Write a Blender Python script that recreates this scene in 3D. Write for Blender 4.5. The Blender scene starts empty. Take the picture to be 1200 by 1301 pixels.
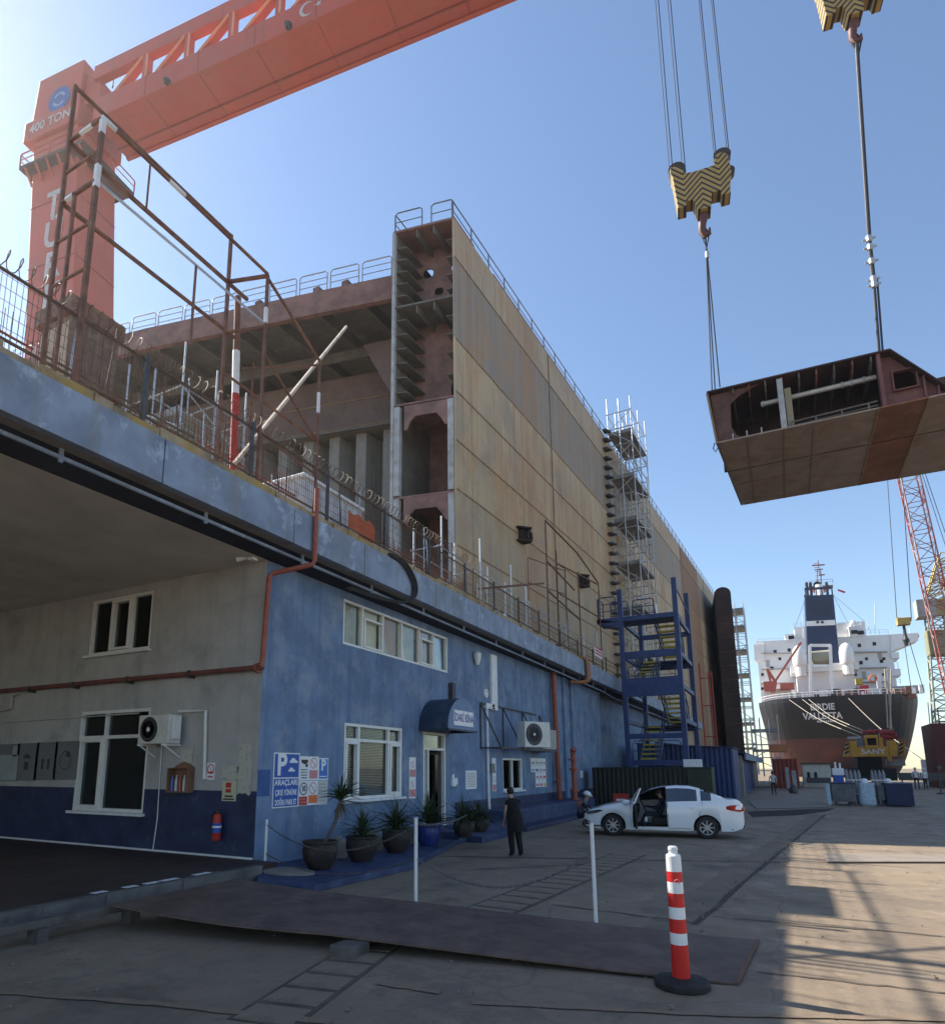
import bpy, bmesh, math, random
from mathutils import Vector, Matrix
random.seed(7)
S = bpy.context.scene; COL = S.collection
V = Vector
# ---------------- camera ----------------
PX, PY, F = 540.0, 818.0, 829.0          # principal point and focal length of the photo, in photo pixels
CH = 2.0; PITCH = math.atan(158/829); YAW = math.atan2(460, 844)
fw = V((-math.sin(YAW)*math.cos(PITCH), math.cos(YAW)*math.cos(PITCH), math.sin(PITCH)))
rt = V((math.cos(YAW), math.sin(YAW), 0)); up = rt.cross(fw)
CAM = V((0, 0, CH))
cd = bpy.data.cameras.new('camera'); co = bpy.data.objects.new('camera', cd); COL.objects.link(co)
co.location = CAM
co.matrix_world = Matrix.Translation(CAM) @ Matrix((rt, up, -fw)).transposed().to_4x4()
cd.sensor_fit = 'VERTICAL'; cd.sensor_height = 36; cd.lens = F/1301*36
cd.shift_x = (600-PX)/1301; cd.shift_y = (PY-650.5)/1301
cd.clip_start = .1; cd.clip_end = 6000
S.camera = co
# ---------------- world, sun, exposure ----------------
SUN_EL = 42.0; SUN_AZ = 88.0             # azimuth measured from +Y towards -X
W = bpy.data.worlds.new('World'); S.world = W; W.use_nodes = True
wn = W.node_tree.nodes; wl = W.node_tree.links
sky = wn.new('ShaderNodeTexSky'); sky.sky_type = 'NISHITA'; sky.sun_disc = False
sky.sun_elevation = math.radians(SUN_EL); sky.sun_rotation = math.radians(-SUN_AZ)
sky.altitude = 0; sky.air_density = 1.1; sky.dust_density = .3; sky.ozone_density = 2.6
wl.new(sky.outputs[0], wn['Background'].inputs[0]); wn['Background'].inputs[1].default_value = .10
sl = bpy.data.lights.new('sun', 'SUN'); sl.energy = 5.0; sl.angle = math.radians(.5); sl.color = (1, .94, .83)
so = bpy.data.objects.new('sun', sl); COL.objects.link(so)
el, az = math.radians(SUN_EL), math.radians(SUN_AZ)
sdir = V((-math.sin(az)*math.cos(el), math.cos(az)*math.cos(el), math.sin(el)))
so.rotation_euler = sdir.to_track_quat('Z', 'Y').to_euler()
S.view_settings.view_transform = 'Standard'; S.view_settings.look = 'None'
S.view_settings.exposure = 1.08; S.view_settings.gamma = 1
# ---------------- measuring helpers: a sight line met with a real plane ----------------
def ray(x, y): return fw + rt*((x-PX)/F) - up*((y-PY)/F)
def onz(x, y, z=0): d = ray(x, y); return CAM + d*((z-CH)/d.z)
def onx(x, y, X): d = ray(x, y); return CAM + d*(X/d.x)
def ony(x, y, Y): d = ray(x, y); return CAM + d*(Y/d.y)
def onpl(x, y, p, n): d = ray(x, y); return CAM + d*((V(p)-CAM).dot(n)/d.dot(n))
# ---------------- materials ----------------
MATS = {}
def mat(name, col, rough=.7, metal=0, var=.12, scale=2.0, col2=None, amt=.0, scale2=1.2, streak=0, streakcol=None, bump=.0, bscale=20, spec=.4, thr=.55, sx=1.0):
    """paint / concrete / steel with tonal variation, patches of col2 (wear, dirt) and vertical run stains"""
    if name in MATS: return MATS[name]
    m = bpy.data.materials.new(name); m.use_nodes = True; nt = m.node_tree; N = nt.nodes; L = nt.links
    b = N['Principled BSDF']; b.inputs['Roughness'].default_value = rough; b.inputs['Metallic'].default_value = metal
    b.inputs['Specular IOR Level'].default_value = spec
    tc = N.new('ShaderNodeTexCoord'); geo = N.new('ShaderNodeNewGeometry')
    def noise(s, det=5, vec=None, r=.6):
        n = N.new('ShaderNodeTexNoise'); n.inputs['Scale'].default_value = s; n.inputs['Detail'].default_value = det; n.inputs['Roughness'].default_value = r
        L.new(vec or tc.outputs['Object'], n.inputs['Vector']); return n.outputs['Fac']
    def ramp(f, a, bb):
        r = N.new('ShaderNodeMapRange'); r.inputs[1].default_value = a; r.inputs[2].default_value = bb; L.new(f, r.inputs[0]); return r.outputs[0]
    def mix(f, a, c):
        x = N.new('ShaderNodeMix'); x.data_type = 'RGBA'
        L.new(f, x.inputs[0])
        for i, v in ((6, a), (7, c)):
            if isinstance(v, tuple): x.inputs[i].default_value = (*v[:3], 1)
            else: L.new(v, x.inputs[i])
        return x.outputs[2]
    c1 = tuple(max(0, c*(1-var)) for c in col); c2 = tuple(min(1, c*(1+var)) for c in col)
    cur = mix(ramp(noise(scale, 8), .35, .65), c1, c2)
    if col2 and amt > 0:
        f = ramp(noise(scale2, 9, r=.7), thr-.04, thr+.10)
        k = N.new('ShaderNodeMath'); k.operation = 'MULTIPLY'; k.inputs[1].default_value = amt; L.new(f, k.inputs[0])
        cur = mix(k.outputs[0], cur, col2)
    if streak > 0:
        mp = N.new('ShaderNodeMapping'); mp.inputs['Scale'].default_value = (2.2*sx, 2.2*sx, .12*sx); L.new(tc.outputs['Object'], mp.inputs[0])
        f = ramp(noise(1.6, 6, mp.outputs[0], .65), .5, .72)
        k = N.new('ShaderNodeMath'); k.operation = 'MULTIPLY'; k.inputs[1].default_value = streak; L.new(f, k.inputs[0])
        cur = mix(k.outputs[0], cur, streakcol or tuple(c*.5 for c in col))
    L.new(cur, b.inputs['Base Color'])
    rr = ramp(noise(scale*3, 4), 0, 1)
    q = N.new('ShaderNodeMapRange'); q.inputs[3].default_value = max(.03, rough-.12); q.inputs[4].default_value = min(1, rough+.12); L.new(rr, q.inputs[0]); L.new(q.outputs[0], b.inputs['Roughness'])
    if bump > 0:
        bp = N.new('ShaderNodeBump'); bp.inputs['Strength'].default_value = bump; bp.inputs['Distance'].default_value = .02
        L.new(noise(bscale, 6), bp.inputs['Height']); L.new(bp.outputs[0], b.inputs['Normal'])
    MATS[name] = m
    return m
def glassmat(name, tint=(.55, .6, .6), refl=.12, ior=1.45):
    m = bpy.data.materials.new(name); m.use_nodes = True; nt = m.node_tree; N = nt.nodes; L = nt.links
    N.remove(N['Principled BSDF']); out = N['Material Output']
    t = N.new('ShaderNodeBsdfTransparent'); t.inputs[0].default_value = (*tint, 1)
    g = N.new('ShaderNodeBsdfGlossy'); g.inputs['Roughness'].default_value = .03; g.inputs[0].default_value = (.9, .95, 1, 1)
    lw = N.new('ShaderNodeFresnel'); lw.inputs[0].default_value = ior
    ad = N.new('ShaderNodeMath'); ad.operation = 'ADD'; ad.inputs[1].default_value = refl; L.new(lw.outputs[0], ad.inputs[0])
    x = N.new('ShaderNodeMixShader'); L.new(ad.outputs[0], x.inputs[0]); L.new(t.outputs[0], x.inputs[1]); L.new(g.outputs[0], x.inputs[2])
    L.new(x.outputs[0], out.inputs[0]); return m
# ---------------- mesh builder ----------------
LAST = [None]
class MB:
    def __init__(s): s.v = []; s.f = []; s.m = []
    def add(s, vs, fs, mi=0):
        o = len(s.v); s.v += [V(p) for p in vs]; s.f += [tuple(i+o for i in f) for f in fs]; s.m += [mi]*len(fs); return s
    def box(s, x0, y0, z0, x1, y1, z1, mi=0):
        x0, x1 = min(x0, x1), max(x0, x1); y0, y1 = min(y0, y1), max(y0, y1); z0, z1 = min(z0, z1), max(z0, z1)
        return s.add([(x0,y0,z0),(x1,y0,z0),(x1,y1,z0),(x0,y1,z0),(x0,y0,z1),(x1,y0,z1),(x1,y1,z1),(x0,y1,z1)],
                     [(3,2,1,0),(4,5,6,7),(0,1,5,4),(1,2,6,5),(2,3,7,6),(3,0,4,7)], mi)
    def prism(s, poly, off, mi=0):
        n = len(poly); off = V(off); a = [V(p) for p in poly]; b = [p+off for p in a]
        nn = V((0,0,0))
        for i in range(n): nn += (a[i]-a[0]).cross(a[(i+1) % n]-a[0])
        fl = nn.dot(off) > 0
        fs = [tuple(range(n))[::-1] if fl else tuple(range(n)), tuple(range(n, 2*n)) if fl else tuple(range(n, 2*n))[::-1]]
        for i in range(n):
            j = (i+1) % n; q = (i, j, n+j, n+i); fs.append(q if fl else q[::-1])
        return s.add(a+b, fs, mi)
    def quad(s, a, b, c, d, mi=0): return s.add([a, b, c, d], [(0, 1, 2, 3)], mi)
    def bar(s, p, q, w, h=None, upv=(0, 0, 1), mi=0):
        p, q = V(p), V(q); h = h or w; d = (q-p)
        if d.length < 1e-6: return s
        d.normalize(); u0 = V(upv)
        if abs(d.dot(u0)) > .98: u0 = V((1, 0, 0))
        sd = d.cross(u0).normalized(); u = sd.cross(d)
        o = [sd*w/2*a + u*h/2*b for a, b in ((-1,-1),(1,-1),(1,1),(-1,1))]
        return s.add([p+k for k in o]+[q+k for k in o], [(0,1,2,3),(7,6,5,4),(1,0,4,5),(2,1,5,6),(3,2,6,7),(0,3,7,4)], mi)
    def tube(s, p, q, r, n=8, mi=0): return s.path([p, q], r, n, mi=mi)
    def path(s, pts, r, n=8, mi=0, closed=False):
        pts = [V(p) for p in pts]; o = len(s.v); k = len(pts); rs = r if isinstance(r, (list, tuple)) else [r]*k
        prev = None
        for i, p in enumerate(pts):
            if closed: d = pts[(i+1) % k]-pts[i-1]
            else: d = pts[min(i+1, k-1)]-pts[max(i-1, 0)]
            d.normalize()
            if prev is None:
                a = V((0, 0, 1)) if abs(d.z) < .9 else V((1, 0, 0)); u = d.cross(a).normalized()
            else: u = (prev - d*prev.dot(d)).normalized()
            prev = u; w = d.cross(u)
            for j in range(n):
                t = 2*math.pi*j/n; s.v.append(p + u*math.cos(t)*rs[i] + w*math.sin(t)*rs[i])
        for i in range(k if closed else k-1):
            for j in range(n):
                a = o+i*n+j; b = o+i*n+(j+1) % n; c = o+((i+1) % k)*n+(j+1) % n; d = o+((i+1) % k)*n+j
                s.f.append((a, b, c, d)); s.m.append(mi)
        if not closed:
            s.f.append(tuple(o+j for j in range(n))[::-1]); s.m.append(mi)
            s.f.append(tuple(o+(k-1)*n+j for j in range(n))); s.m.append(mi)
        return s
    def lathe(s, prof, c=(0, 0, 0), n=20, axis='z', mi=0, caps=True):
        o = len(s.v); c = V(c)
        for r, z in prof:
            for j in range(n):
                t = 2*math.pi*j/n; a, b = r*math.cos(t), r*math.sin(t)
                s.v.append(c + (V((a, b, z)) if axis == 'z' else V((a, z, b)) if axis == 'y' else V((z, a, b))))
        k = len(prof)
        for i in range(k-1):
            for j in range(n):
                s.f.append((o+i*n+j, o+i*n+(j+1) % n, o+(i+1)*n+(j+1) % n, o+(i+1)*n+j)); s.m.append(mi)
        if caps: s.f.append(tuple(o+j for j in range(n))[::-1]); s.m.append(mi); s.f.append(tuple(o+(k-1)*n+j for j in range(n))); s.m.append(mi)
        return s
    def xf(s, M): s.v = [M @ p for p in s.v]; return s
    def build(s, name, mats, parent=None, smooth=False, bevel=0, origin=None, local=False):
        me = bpy.data.meshes.new(name)
        if not isinstance(mats, (list, tuple)): mats = [mats]
        if parent is not None: off = V((0, 0, 0)) if local else V(parent['_o'])
        else:
            if origin is None and s.v:
                xs = [p.x for p in s.v]; ys = [p.y for p in s.v]; zs = [p.z for p in s.v]
                origin = ((min(xs)+max(xs))/2, (min(ys)+max(ys))/2, min(zs))
            off = V(origin or (0, 0, 0))
        me.from_pydata([tuple(p-off) for p in s.v], [], s.f)
        for m in mats: me.materials.append(m)
        for p, k in zip(me.polygons, s.m): p.material_index = k; p.use_smooth = smooth
        bm = bmesh.new(); bm.from_mesh(me); bmesh.ops.recalc_face_normals(bm, faces=bm.faces); bm.to_mesh(me); bm.free()
        o = bpy.data.objects.new(name, me); COL.objects.link(o)
        if parent is not None: o.parent = parent; o['_o'] = parent['_o']
        else: o.location = off; o['_o'] = tuple(off)
        LAST[0] = o
        if smooth:
            md = o.modifiers.new('es', 'EDGE_SPLIT'); md.split_angle = math.radians(38)
        if bevel:
            md = o.modifiers.new('bev', 'BEVEL'); md.width = bevel; md.segments = 2; md.limit_method = 'ANGLE'; md.angle_limit = math.radians(50)
        return o
def tag(o, label=None, cat=None, group=None, kind=None):
    if label: o['label'] = label
    if cat: o['category'] = cat
    if group: o['group'] = group
    if kind: o['kind'] = kind
    return o
def thing(name, label, cat, loc=(0, 0, 0), rz=0, group=None):
    o = bpy.data.objects.new(name, None); COL.objects.link(o); o.location = loc; o.rotation_euler = (0, 0, rz); o['_o'] = tuple(loc)
    o.empty_display_size = .2
    return tag(o, label, cat, group)
def kids(o): return [c for c in bpy.data.objects if c.parent == o]
def copy_tree(o, parent=None):
    c = o.copy(); COL.objects.link(c)
    if parent: c.parent = parent
    for k in kids(o): copy_tree(k, c)
    return c
def text(name, body, size, m, parent, M, sx=1.0, depth=.004, align='CENTER', bold=0.0, space=1.0):
    """lettering turned into a thin mesh; M maps text space (x right, y up, z out) to the world"""
    c = bpy.data.curves.new(name, 'FONT'); c.body = body; c.size = size; c.align_x = align; c.align_y = 'CENTER'; c.extrude = depth/2; c.offset = bold; c.space_line = space
    c.resolution_u = 3
    t = bpy.data.objects.new(name+'_tmp', c); COL.objects.link(t)
    bpy.context.view_layer.update()
    me = bpy.data.meshes.new_from_object(t.evaluated_get(bpy.context.evaluated_depsgraph_get()))
    COL.objects.unlink(t); bpy.data.objects.remove(t)
    off = V(parent['_o']) if parent is not None else M.translation
    me.transform(Matrix.Translation(-off) @ M @ Matrix.Diagonal((sx, 1, 1, 1)))
    me.materials.clear(); me.materials.append(m)
    o = bpy.data.objects.new(name, me); COL.objects.link(o)
    if parent is not None: o.parent = parent; o['_o'] = parent['_o']
    else: o.location = off; o['_o'] = tuple(off)
    return o
def frameM(loc, right, upv):
    r = V(right).normalized(); u = V(upv).normalized(); n = r.cross(u)
    M = Matrix((r, u, n)).transposed().to_4x4(); M.translation = V(loc); return M
def MY(y, z, x=-9.23, out=.012): return frameM((x+out, y, z), (0, 1, 0), (0, 0, 1))       # on the blue front (faces +x)
def MX(x, z, y=10.0, out=.012): return frameM((x, y-out, z), (1, 0, 0), (0, 0, 1))         # on the grey side wall (faces -y)
def lattice(mb, p, q, a, b, n, r, rb=None):
    """square lattice member from p to q: four chords of radius r, zigzag bracing; a, b are half-width vectors"""
    p, q, a, b = V(p), V(q), V(a), V(b); rb = rb or r*.6
    cs = [(-1,-1),(1,-1),(1,1),(-1,1)]
    for i, j in cs: mb.tube(p+a*i+b*j, q+a*i+b*j, r, 5)
    for k in range(n):
        t0, t1 = k/n, (k+1)/n
        for m in range(4):
            i, j = cs[m]; i2, j2 = cs[(m+1) % 4]
            P0 = p.lerp(q, t0)+a*i+b*j; P1 = p.lerp(q, t1)+a*i2+b*j2; P2 = p.lerp(q, t0)+a*i2+b*j2
            if k % 2: P0, P1 = p.lerp(q, t0)+a*i2+b*j2, p.lerp(q, t1)+a*i+b*j
            mb.tube(P0, P1, rb, 4); mb.tube(p.lerp(q, t0)+a*i+b*j, P2, rb, 4)
# common materials
BLUEWALL = mat('blue_render', (.14, .205, .315), .85, var=.22, scale=1.3, col2=(.25, .30, .37), amt=.7, scale2=1.1, thr=.53, streak=.8, streakcol=(.075, .13, .25), bump=.35, bscale=26)
DADO = mat('dark_blue_paint', (.024, .034, .085), .6, var=.3, scale=2, col2=(.10, .12, .16), amt=.55, scale2=3.2, thr=.60, bump=.2)
GREYWALL = mat('grey_wall', (.42, .41, .39), .8, var=.1, scale=1.2, col2=(.2, .21, .22), amt=.5, scale2=.7, streak=.35, streakcol=(.2, .2, .2), bump=.15)
CEIL = mat('ceiling_render', (.62, .58, .50), .9, var=.12, scale=.8, col2=(.6, .56, .5), amt=.5, scale2=.5, thr=.6, bump=.2)
FASCIA = mat('fascia_paint', (.22, .27, .36), .7, var=.25, scale=1.1, col2=(.5, .6, .72), amt=.85, scale2=1.9, thr=.60, streak=.85, streakcol=(.20, .21, .20), bump=.15)
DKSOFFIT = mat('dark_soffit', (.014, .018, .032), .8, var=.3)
WHITE = mat('white_upvc', (.72, .72, .68), .45, var=.06, scale=5, streak=.25, streakcol=(.45, .42, .36))
WHITEP = mat('white_paint', (.7, .7, .7), .5, var=.08, scale=6, col2=(.35, .3, .25), amt=.5, scale2=7, thr=.62)
GLASS = glassmat('window_glass', (.9, .92, .9), .01, 1.12)
GLASSD = glassmat('dark_glass', (.5, .52, .52), .03, 1.3)
BLACK = mat('dark_interior', (.012, .012, .014), .9, var=.2)
RUST = mat('rusty_steel', (.16, .075, .05), .75, metal=.0, var=.3, scale=4, col2=(.28, .15, .08), amt=.6, scale2=3, bump=.3)
RUSTRED = mat('red_oxide_paint', (.24, .07, .05), .7, var=.25, scale=2, col2=(.16, .09, .07), amt=.6, scale2=2, bump=.2)
GALV = mat('galvanised_tube', (.5, .52, .54), .45, metal=.6, var=.2, scale=4, col2=(.3, .26, .22), amt=.5, scale2=4)
STEEL = mat('dark_steel', (.08, .08, .085), .6, metal=.5, var=.2, scale=5)
BLUEST = mat('blue_painted_steel', (.022, .045, .14), .5, var=.2, scale=3, col2=(.09, .1, .16), amt=.5, scale2=3, thr=.62)
YELLOW = mat('yellow_paint', (.5, .42, .05), .6, var=.2, scale=6, col2=(.2, .17, .08), amt=.5, scale2=6)
REDP = mat('red_paint', (.42, .035, .025), .5, var=.15, scale=5)
PIPERED = mat('red_pipe_paint', (.30, .08, .05), .55, var=.2, scale=5, col2=(.2, .1, .07), amt=.4, scale2=5)
RUBBER = mat('black_rubber', (.02, .02, .02), .75, var=.2, scale=8)
SIGNW = mat('sign_white', (.75, .75, .76), .5, var=.04)
SIGNB = mat('sign_blue', (.02, .09, .38), .5, var=.05)
SIGNR = mat('sign_red', (.5, .03, .03), .5, var=.05)
SIGNPINK = mat('sign_faded_red', (.55, .22, .24), .5, var=.1, scale=12)
SIGNO = mat('sign_orange', (.7, .16, .04), .5, var=.05)
SIGNK = mat('sign_black', (.02, .02, .02), .5, var=.05)
CONC = mat('old_concrete', (.26, .235, .20), .9, var=.15, scale=1.5, col2=(.16, .15, .14), amt=.6, scale2=1.2, streak=.4, streakcol=(.16, .13, .11), bump=.5, bscale=12)
RAILST = mat('railing_steel', (.2, .21, .23), .6, metal=.3, var=.2)
# ================= GROUND =================
def ground_mat():
    m = bpy.data.materials.new('yard_concrete'); m.use_nodes = True; nt = m.node_tree; N = nt.nodes; L = nt.links
    b = N['Principled BSDF']; tc = N.new('ShaderNodeTexCoord'); O = tc.outputs['Object']
    def noise(s, d=8, r=.65, vec=None, lo=.35, hi=.65):
        n = N.new('ShaderNodeTexNoise'); n.inputs['Scale'].default_value = s; n.inputs['Detail'].default_value = d; n.inputs['Roughness'].default_value = r; L.new(vec or O, n.inputs['Vector'])
        q = N.new('ShaderNodeMapRange'); q.inputs[1].default_value = lo; q.inputs[2].default_value = hi; L.new(n.outputs['Fac'], q.inputs[0]); return q.outputs[0]
    def mix(f, a, c, bl='MIX', k=1):
        x = N.new('ShaderNodeMix'); x.data_type = 'RGBA'; x.blend_type = bl
        if isinstance(f, float): x.inputs[0].default_value = f
        else:
            if k != 1:
                mm = N.new('ShaderNodeMath'); mm.operation = 'MULTIPLY'; mm.inputs[1].default_value = k; L.new(f, mm.inputs[0]); f = mm.outputs[0]
            L.new(f, x.inputs[0])
        for i, v in ((6, a), (7, c)):
            if isinstance(v, tuple): x.inputs[i].default_value = (*v, 1)
            else: L.new(v, x.inputs[i])
        return x.outputs[2]
    cur = mix(noise(.35), (.25, .21, .165), (.36, .305, .24))
    cur = mix(noise(2.2), cur, (.28, .235, .185), k=.6)
    cur = mix(noise(.8, lo=.55, hi=.72), cur, (.095, .086, .075), k=.85)      # oil and damp stains
    cur = mix(noise(1.7, lo=.58, hi=.64), cur, (.44, .38, .30), k=.5)
    cur = mix(noise(.45, 10, .75, lo=.53, hi=.57), cur, (.15, .135, .115), k=.5)       # broad worn patches with hard edges
    cur = mix(noise(5.5, 10, .75, lo=.58, hi=.68), cur, (.10, .09, .078), k=.6)       # pale cement patches
    mp = N.new('ShaderNodeMapping'); mp.inputs['Scale'].default_value = (1, .12, 1); L.new(O, mp.inputs[0])
    cur = mix(noise(1.4, vec=mp.outputs[0], lo=.52, hi=.75), cur, (.15, .13, .105), k=.6)   # tyre and drag marks along the yard
    cur = mix(noise(.9, lo=.62, hi=.70), cur, (.23, .12, .06), k=.35)       # rust stain
    cur = mix(noise(38, 3, lo=.2, hi=.8), cur, (.14, .12, .10), k=.45)
    mu_ = N.new('ShaderNodeMix'); mu_.data_type = 'RGBA'; mu_.blend_type = 'MULTIPLY'; mu_.inputs[0].default_value = 1; L.new(cur, mu_.inputs[6]); mu_.inputs[7].default_value = (.87, .77, .665, 1); cur = mu_.outputs[2]
    # cracks
    v = N.new('ShaderNodeTexVoronoi'); v.feature = 'DISTANCE_TO_EDGE'; v.inputs['Scale'].default_value = .33
    nz = N.new('ShaderNodeTexNoise'); nz.inputs['Scale'].default_value = 1.1; nz.inputs['Detail'].default_value = 6; L.new(O, nz.inputs['Vector'])
    ad = N.new('ShaderNodeMixRGB'); ad.inputs[0].default_value = .25; L.new(O, ad.inputs[1]); L.new(nz.outputs['Color'], ad.inputs[2]); L.new(ad.outputs[0], v.inputs['Vector'])
    q = N.new('ShaderNodeMapRange'); q.inputs[1].default_value = 0; q.inputs[2].default_value = .006; q.inputs[3].default_value = .4; q.inputs[4].default_value = 0; L.new(v.outputs['Distance'], q.inputs[0])
    cur = mix(q.outputs[0], cur, (.09, .08, .07))
    L.new(cur, b.inputs['Base Color']); b.inputs['Specular IOR Level'].default_value = .45
    rr = N.new('ShaderNodeMapRange'); rr.inputs[3].default_value = .45; rr.inputs[4].default_value = .9; L.new(noise(1.3, lo=.3, hi=.6), rr.inputs[0]); L.new(rr.outputs[0], b.inputs['Roughness'])
    bp = N.new('ShaderNodeBump'); bp.inputs['Strength'].default_value = .35; bp.inputs['Distance'].default_value = .02
    L.new(noise(9, 8, .7, lo=0, hi=1), bp.inputs['Height']); L.new(bp.outputs[0], b.inputs['Normal'])
    return m
GM = ground_mat()
g = MB(); g.add([(-3000,-3000,0),(3000,-3000,0),(3000,3000,0),(-3000,3000,0)], [(0,1,2,3)]).build('ground', GM, origin=(0,0,0)); tag(bpy.data.objects['ground'], kind='structure')
JOINT = mat('dark_joint', (.07, .056, .045), .9, var=.3, scale=3)
PATCH = mat('patched_concrete', (.23, .175, .125), .85, var=.2, scale=1.5, col2=(.13, .12, .11), amt=.6, scale2=1.5, bump=.4)
PATCHD = mat('dark_patch', (.09, .085, .085), .8, var=.25, scale=1.2, col2=(.16, .15, .14), amt=.5, scale2=1.4, bump=.4)
def strip(pts, w, name, m, z=.004, label=None, cat=None, jit=.0):
    mb = MB(); P = [V((p[0], p[1], z)) for p in pts]; n = len(P); L_, R_ = [], []
    for i, p in enumerate(P):
        d = (P[min(i+1, n-1)]-P[max(i-1, 0)]).normalized(); s = V((-d.y, d.x, 0))*(w/2)*(1+random.uniform(-jit, jit)); L_.append(p+s); R_.append(p-s)
    for i in range(n-1): mb.quad(R_[i], R_[i+1], L_[i+1], L_[i])
    return tag(mb.build(name, m), kind='structure')
def gp(*pp): return [tuple(onz(x, y))[:2] for x, y in pp]
def sub(a, b, n, jit=.03):
    return [(a[0]+(b[0]-a[0])*i/n+random.uniform(-jit, jit), a[1]+(b[1]-a[1])*i/n+random.uniform(-jit, jit)) for i in range(n+1)]
# pavement slabs and worn lane surfaces
a = gp((886, 1172), (1046, 1036)); k = (a[1][0]-a[0][0])/(a[1][1]-a[0][1])
edge = [(a[0][0]+k*(y-a[0][1])+.02*math.sin(y*3), y) for y in [9.6, 11, 12, 14, 16, 18, 20, 22, 24, 26, 28, 30, 32, 34]]
strip(edge, .09, 'pavement_joint', JOINT, .008, jit=.5)
mb = MB(); mb.add([(x-.55, y, .004) for x, y in edge]+[(x-.05, y, .004) for x, y in edge], [(i, i+len(edge), i+len(edge)+1, i+1) for i in range(len(edge)-1)]); tag(mb.build('pavement_strip', mat('pavement_strip', (.20, .152, .108), .85, var=.25, scale=1.2, col2=(.12, .09, .07), amt=.5, scale2=1.2, bump=.4)), kind='structure')
for (p, q, w) in (((560, 1088), (1000, 1096), .06), ((700, 1150), (880, 1172), .03), ((600, 1105), (820, 1095), .04), ((905, 1165), (1195, 1190), .03), ((1055, 1090), (1200, 1096), .05), ((960, 1235), (1200, 1262), .025)):
    A_, B_ = gp(p, q); strip(sub(A_, B_, 14), w, 'pavement_joint', JOINT, .009, jit=.4)
# the two cable-duct rows: ladder-like cast covers let into the concrete
def ladder(p, q, w, n, z=.006):
    A_, B_ = V((*p, 0)), V((*q, 0)); d = (B_-A_).normalized(); s = V((-d.y, d.x, 0))*w/2; mb = MB(); L_ = (B_-A_).length
    mb.quad(A_-s+V((0,0,z)), B_-s+V((0,0,z)), B_+s+V((0,0,z)), A_+s+V((0,0,z)))
    mb.build('duct_bed', mat('duct_bed', (.10, .08, .06), .9, var=.3, scale=3)); tag(LAST[0], kind='structure')
    for i in range(n):
        t0 = (i+.06)*L_/n; t1 = (i+.86)*L_/n; c = MB()
        jj = random.uniform(-.01, .01)
        c.prism([A_+d*t0-s*.84+V((0,0,z+jj*0)), A_+d*t1-s*.84+V((0,0,z)), A_+d*t1+s*.84+V((0,0,z)), A_+d*t0+s*.84+V((0,0,z))], (0, 0, .006))
        c.build('duct_cover', GM); tag(LAST[0], 'cast concrete duct cover let into the yard paving', 'duct cover', 'duct covers in two rows across the yard')
a, b = gp((330, 1301), (500, 1185)); ladder(a, b, .62, 7)
a, b = gp((610, 1162), (800, 1085)); ladder(a, b, .8, 16)
# faded orange and yellow paint lines
ORL = mat('worn_orange_line', (.36, .20, .09), .8, var=.2, scale=6, col2=(.22, .16, .11), amt=1, scale2=4, thr=.36)
for pp in (((0, 1262), (200, 1276), (420, 1300)), ((480, 1250), (560, 1262)), ((600, 1275), (900, 1290), (1200, 1296)), ((1165, 1083), (1200, 1092))):
    P = gp(*pp); q = []
    for i in range(len(P)-1): q += sub(P[i], P[i+1], 8, .01)
    strip(q, .09, 'road_marking', ORL, .010, jit=.3)
strip([(4.6, 8), (6.5, 22), (8.5, 40)], .12, 'road_marking', mat('worn_yellow_line', (.4, .3, .08), .8, col2=(.2, .18, .15), amt=1, scale2=7, thr=.5), .010, jit=.2)
# carport floor: raised red-brown slab with a broken edge
CPF = mat('red_brown_floor', (.055, .036, .032), .6, var=.3, scale=1.2, col2=(.05, .04, .04), amt=.7, scale2=.9, bump=.2)
zf = .26
mb = MB(); ee = [(-8.62+random.uniform(-.04, .04), y) for y in [x*.45 for x in range(-14, 23)]]
poly = [(-22, -6.3, 0)]+[(x, y, 0) for x, y in ee if y < 10]+[(-8.62, 9.98, 0), (-22, 9.98, 0)]
mb.prism(poly, (0, 0, zf)); mb.build('carport_floor', CPF); tag(LAST[0], kind='structure')
mb = MB()
for i in range(len(ee)-1):
    if ee[i][1] < 9.4: mb.box(-8.66+random.uniform(-.01, .01), ee[i][1]+.002, 0, -8.5+random.uniform(-.012, .012), ee[i+1][1]-.002, zf+.01+random.uniform(-.006, .006))
mb.build('kerb', mat('dark_kerb', (.13, .12, .11), .9, var=.3, scale=2, col2=(.2, .19, .17), amt=.5, scale2=3, bump=.5)); tag(LAST[0], kind='structure')
# chipped white line on the kerb
mb = MB()
for t in (6.2, 6.7, 7.05, 7.3, 8.0): mb.box(-8.72, t, zf+.024, -8.6, t+random.uniform(.15, .4), zf+.028)
mb.build('kerb_marking', WHITEP); tag(LAST[0], kind='structure')
# timber rail on blocks in front of the kerb
WOOD = mat('grey_timber', (.10, .09, .08), .85, var=.3, scale=3, streak=0, col2=(.16, .14, .12), amt=.5, scale2=5, bump=.4)
t = thing('timber_rail', 'low grey timber rail on short blocks beside the raised carport floor', 'timber rail', (-8.0, 4, 0))
mb = MB(); mb.prism([(-8.35,-2,.16),(-8.2,-2,.16),(-7.75,6.4,.16),(-7.95,6.4,.16)], (0,0,.09)); mb.build('rail', WOOD, t, bevel=.01)
for y in (-1, 1.5, 3.4, 4.9, 6.1):
    x = -8.2+.42*(y+2)/8.4; MB().box(x-.1, y, 0, x+.1, y+.14, .16).build('block', WOOD, t)

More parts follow.
